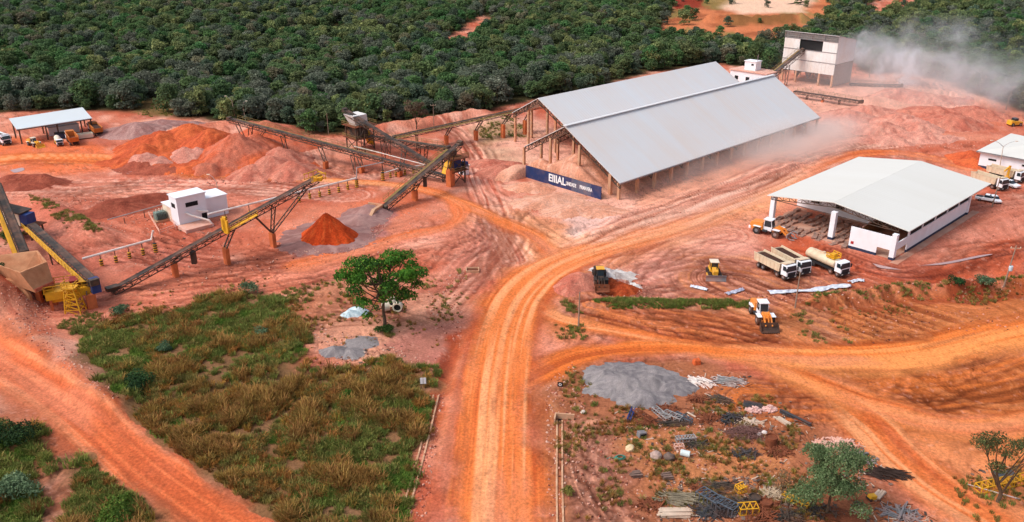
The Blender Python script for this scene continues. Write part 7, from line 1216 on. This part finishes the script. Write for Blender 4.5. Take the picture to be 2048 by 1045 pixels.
# small things nobody could count
def rockmesh(seed):
    import bmesh
    bm = bmesh.new(); bmesh.ops.create_icosphere(bm, subdivisions=1, radius=.5); gg = random.Random(seed)
    for v in bm.verts: v.co *= gg.uniform(.6, 1.15); v.co.z *= .7
    me = bpy.data.meshes.new('stone'); bm.to_mesh(me); bm.free(); return me
def plainmat(me, mat): me.materials.append(mat); return me
STP = [proto('stone', plainmat(rockmesh(k), pm('stone_surface', c, .95, var=.3, scale=2))) for k, c in enumerate((S(206,150,130), S(170,96,76), S(206,166,146), S(110,60,44)))]
def stones(name, label, cat, areas, smin, smax):
    P = []; K = []
    for poly, n_, kp in areas:
        W_ = np.array([G(a, b).xy[:] for a, b in poly]); X = rng.uniform(W_[:, 0].min(), W_[:, 0].max(), n_ * 3); Y = rng.uniform(W_[:, 1].min(), W_[:, 1].max(), n_ * 3); ok = np.nonzero(poly_sd(X, Y, poly) > 0)[0][:n_]; P.append(np.stack([X[ok], Y[ok], ground_height(X[ok], Y[ok])], 1)); K.append(rng.choice(4, ok.size, p=kp))
    P = np.concatenate(P); K = np.concatenate(K); n_ = len(P); gn_scatter(name, P, K, smin + (smax - smin) * rng.random(n_) ** 3, rng.uniform(0, 6.28, (n_, 3)), STP, label, cat)
stones('loose_stones', 'loose stones and clods strewn over the bank, road edges and yard', 'stones', [([(0,640),(60,620),(240,800),(240,830),(200,810),(90,720)], 1500, [.5,.3,.2,0]), ([(30,600),(110,620),(90,650),(40,640)], 400, [.5,.3,.2,0]), ([(1090,770),(1150,720),(1180,860),(1130,1040),(1095,1040)], 700, [.3,.3,.2,.2]), ([(1150,860),(1560,830),(1620,1040),(1150,1040)], 1500, [.25,.35,.15,.25]),
    ([(620,640),(760,690),(880,720),(860,750),(640,730)], 500, [.4,.2,.3,.1]), ([(860,560),(930,540),(920,700),(850,640)], 500, [.4,.4,.1,.1]), ([(860,790),(890,780),(850,1040),(810,1040)], 500, [.3,.5,.1,.1]), ([(1190,560),(1300,560),(1300,600),(1190,600)], 300, [.3,.3,.2,.2]), ([(1400,590),(1700,575),(2040,570),(2040,590),(1700,610)], 700, [.35,.4,.05,.2]), ([(1640,640),(2040,610),(2040,660),(1700,690)], 350, [.2,.45,.0,.35]),
    ([(200,480),(500,470),(700,400),(900,400),(800,500),(300,600)], 900, [.3,.4,.1,.2]), ([(600,470),(700,430),(800,420),(760,470),(700,510),(590,505)], 1600, [.45,.2,.3,.05]), ([(1230,440),(1640,300),(1640,330),(1250,470)], 900, [.5,.3,.2,0]), ([(1660,330),(2040,340),(2040,480),(1900,480)], 500, [.3,.4,.1,.2]), ([(0,390),(400,400),(300,480),(120,430)], 800, [.4,.4,.1,.1]), ([(225,310),(620,335),(640,365),(420,370),(230,345)], 1500, [.4,.35,.1,.15]), ([(1660,215),(1960,215),(1960,300),(1660,300)], 1400, [.5,.3,.15,.05]), ([(1060,360),(1220,400),(1200,450),(1040,420)], 500, [.6,.3,.1,0])], .1, .5)
DBG_ = pm('dull_scrap', S(128,108,96), .9, var=.3, dirt=S(140,84,60), dirtamt=.5)
dbp = [proto('debris', M().box(-.5, .5, -.06, .06, 0, .05).obj('dbg', PTIM).data), proto('debris', M().box(-.25, .25, -.2, .2, 0, .1).obj('dbg', DBG_).data), proto('debris', M().box(-.6, .6, -.03, .03, 0, .06).obj('dbg', RUST).data), proto('debris', M().box(-.3, .3, -.15, .15, 0, .06).obj('dbg', STEEL).data)]
for o in [o for o in bpy.data.objects if o.name.startswith('dbg')]: bpy.data.objects.remove(o)
def debris(areas):
    P = []
    for poly, n_ in areas: W_ = np.array([G(a, b).xy[:] for a, b in poly]); X = rng.uniform(W_[:, 0].min(), W_[:, 0].max(), n_ * 3); Y = rng.uniform(W_[:, 1].min(), W_[:, 1].max(), n_ * 3); ok = np.nonzero(poly_sd(X, Y, poly) > 0)[0][:n_]; P.append(np.stack([X[ok], Y[ok], ground_height(X[ok], Y[ok]) + .02], 1))
    P = np.concatenate(P); n_ = len(P); gn_scatter('scattered_debris', P, rng.choice(4, n_), .25 + .9 * rng.random(n_) ** 2, np.stack([rng.uniform(-.15, .15, n_), rng.uniform(-.15, .15, n_), rng.uniform(0, 6.28, n_)], 1), dbp, 'small broken boards and metal bits scattered through the scrap yard', 'debris')
debris([([(1320,960),(1560,950),(1640,1040),(1310,1045)], 800), ([(1230,800),(1600,800),(1640,960),(1240,960)], 260), ([(1250,820),(1450,810),(1480,850),(1250,860)], 150), ([(1380,740),(1500,750),(1500,800),(1380,810)], 90), ([(1470,800),(1620,830),(1640,900),(1480,900)], 160), ([(1620,880),(1720,880),(1790,960),(1760,1010),(1680,960)], 260), ([(1340,870),(1400,870),(1400,930),(1300,930)], 40), ([(1700,1000),(1820,1010),(1880,1045),(1700,1045)], 140), ([(720,690),(830,690),(830,730),(680,730)], 50), ([(1930,940),(2040,930),(2040,1000),(1960,1000)], 60), ([(300,430),(440,440),(420,480),(330,480)], 60), ([(1600,180),(1720,190),(1720,230),(1620,220)], 120)])
# far quarry structure
conveyor('small far conveyor on posts above the pale quarry clearing', PT(1548, 14, 32), PT(1612, 3, 28), [(.1, None, 0, ''), (.4, None, 0, ''), (.7, None, 0, ''), (.95, None, 0, '')], w=1.6)
# ================================================================ SMOKE AND DUST
def cloud(name, label, cat, c, rad, rz_, dens, scale, thr, col, seed, aniso=.2, soft=.25, flo=.05):
    import bmesh
    bm = bmesh.new(); bmesh.ops.create_icosphere(bm, subdivisions=3, radius=1); me = bpy.data.meshes.new(name); bm.to_mesh(me); bm.free(); m, t, b = newmat(name); N = t.nodes; Lk = t.links; N.remove(b)
    tc = N.new('ShaderNodeTexCoord'); ln = N.new('ShaderNodeVectorMath'); ln.operation = 'LENGTH'; Lk.new(tc.outputs['Object'], ln.inputs[0]); en = N.new('ShaderNodeMapRange'); en.interpolation_type = 'SMOOTHSTEP'; en.inputs[1].default_value = 1.0; en.inputs[2].default_value = .15; en.inputs[3].default_value = 0; en.inputs[4].default_value = 1; Lk.new(ln.outputs['Value'], en.inputs[0])
    mp = N.new('ShaderNodeMapping'); mp.inputs['Location'].default_value = (seed, seed * .7, 0); mp.inputs['Scale'].default_value = (rad[0] * scale, rad[1] * scale, rad[2] * scale); Lk.new(tc.outputs['Object'], mp.inputs[0]); n = N.new('ShaderNodeTexNoise'); n.inputs['Scale'].default_value = 1; n.inputs['Detail'].default_value = 4; n.inputs['Roughness'].default_value = .6; n.inputs['Distortion'].default_value = .6; Lk.new(mp.outputs[0], n.inputs['Vector'])
    mr = N.new('ShaderNodeMapRange'); mr.interpolation_type = 'SMOOTHSTEP'; mr.inputs[1].default_value = thr; mr.inputs[2].default_value = thr + soft; mr.inputs[3].default_value = flo; mr.inputs[4].default_value = 1; Lk.new(n.outputs['Fac'], mr.inputs[0]); mu = N.new('ShaderNodeMath'); mu.operation = 'MULTIPLY'; Lk.new(mr.outputs[0], mu.inputs[0]); Lk.new(en.outputs[0], mu.inputs[1]); m2 = N.new('ShaderNodeMath'); m2.operation = 'MULTIPLY'; m2.inputs[1].default_value = dens; Lk.new(mu.outputs[0], m2.inputs[0])
    pv = N.new('ShaderNodeVolumePrincipled'); pv.inputs['Color'].default_value = (*col, 1); pv.inputs['Anisotropy'].default_value = aniso; Lk.new(m2.outputs[0], pv.inputs['Density']); Lk.new(pv.outputs[0], N['Material Output'].inputs['Volume']); me.materials.append(m)
    o = link(name, me, label=label, cat=cat, kind='stuff', loc=c); o.scale = rad; o.rotation_euler = (0, 0, rz_); return o
SM = (.93, .96, 1.0)
cloud('smoke_plume', 'broad pale smoke drifting right from the screening house over the trees', 'smoke', PT(1868, 112, 178), (46, 24, 19), -.15, .085, .085, .47, SM, 3, soft=.2, flo=.05)
cloud('smoke_haze', 'very thin pale haze hanging around the screening house and over the dunes', 'smoke', PT(1830, 165, 205), (64, 34, 17), -.1, .022, .03, .3, (.97, .95, .94), 41, soft=.5, flo=.5)
cloud('smoke_plume', 'dense white puff of dust at the right wall of the screening house', 'smoke', PT(1722, 98, 150), (13, 9, 9), -.2, .34, .11, .40, SM, 11); cloud('smoke_plume', 'white wisp of steam rising from the low covered conveyor', 'smoke', PT(1800, 140, 172), (14, 8, 14), .2, .5, .14, .47, SM, 17, soft=.18, flo=.02)
cloud('smoke_plume', 'thin smoke hanging low over the trees at the right edge', 'smoke', PT(2010, 175, 225), (26, 20, 15), -.3, .075, .085, .46, SM, 31, soft=.2, flo=.04)
cloud('dust_cloud', 'low pinkish dust along the near half of the front storage shed', 'dust', E(34, -4, 1.5), (34, 11, 6), RZ, .06, .08, .32, (.97, .88, .83), 53, soft=.4)
cloud('dust_cloud', 'thin pale dust hanging along the open side of the front storage shed', 'dust', E(76, -6, 2.0), (48, 16, 9), RZ, .13, .06, .30, (.97, .9, .86), 23, soft=.35)
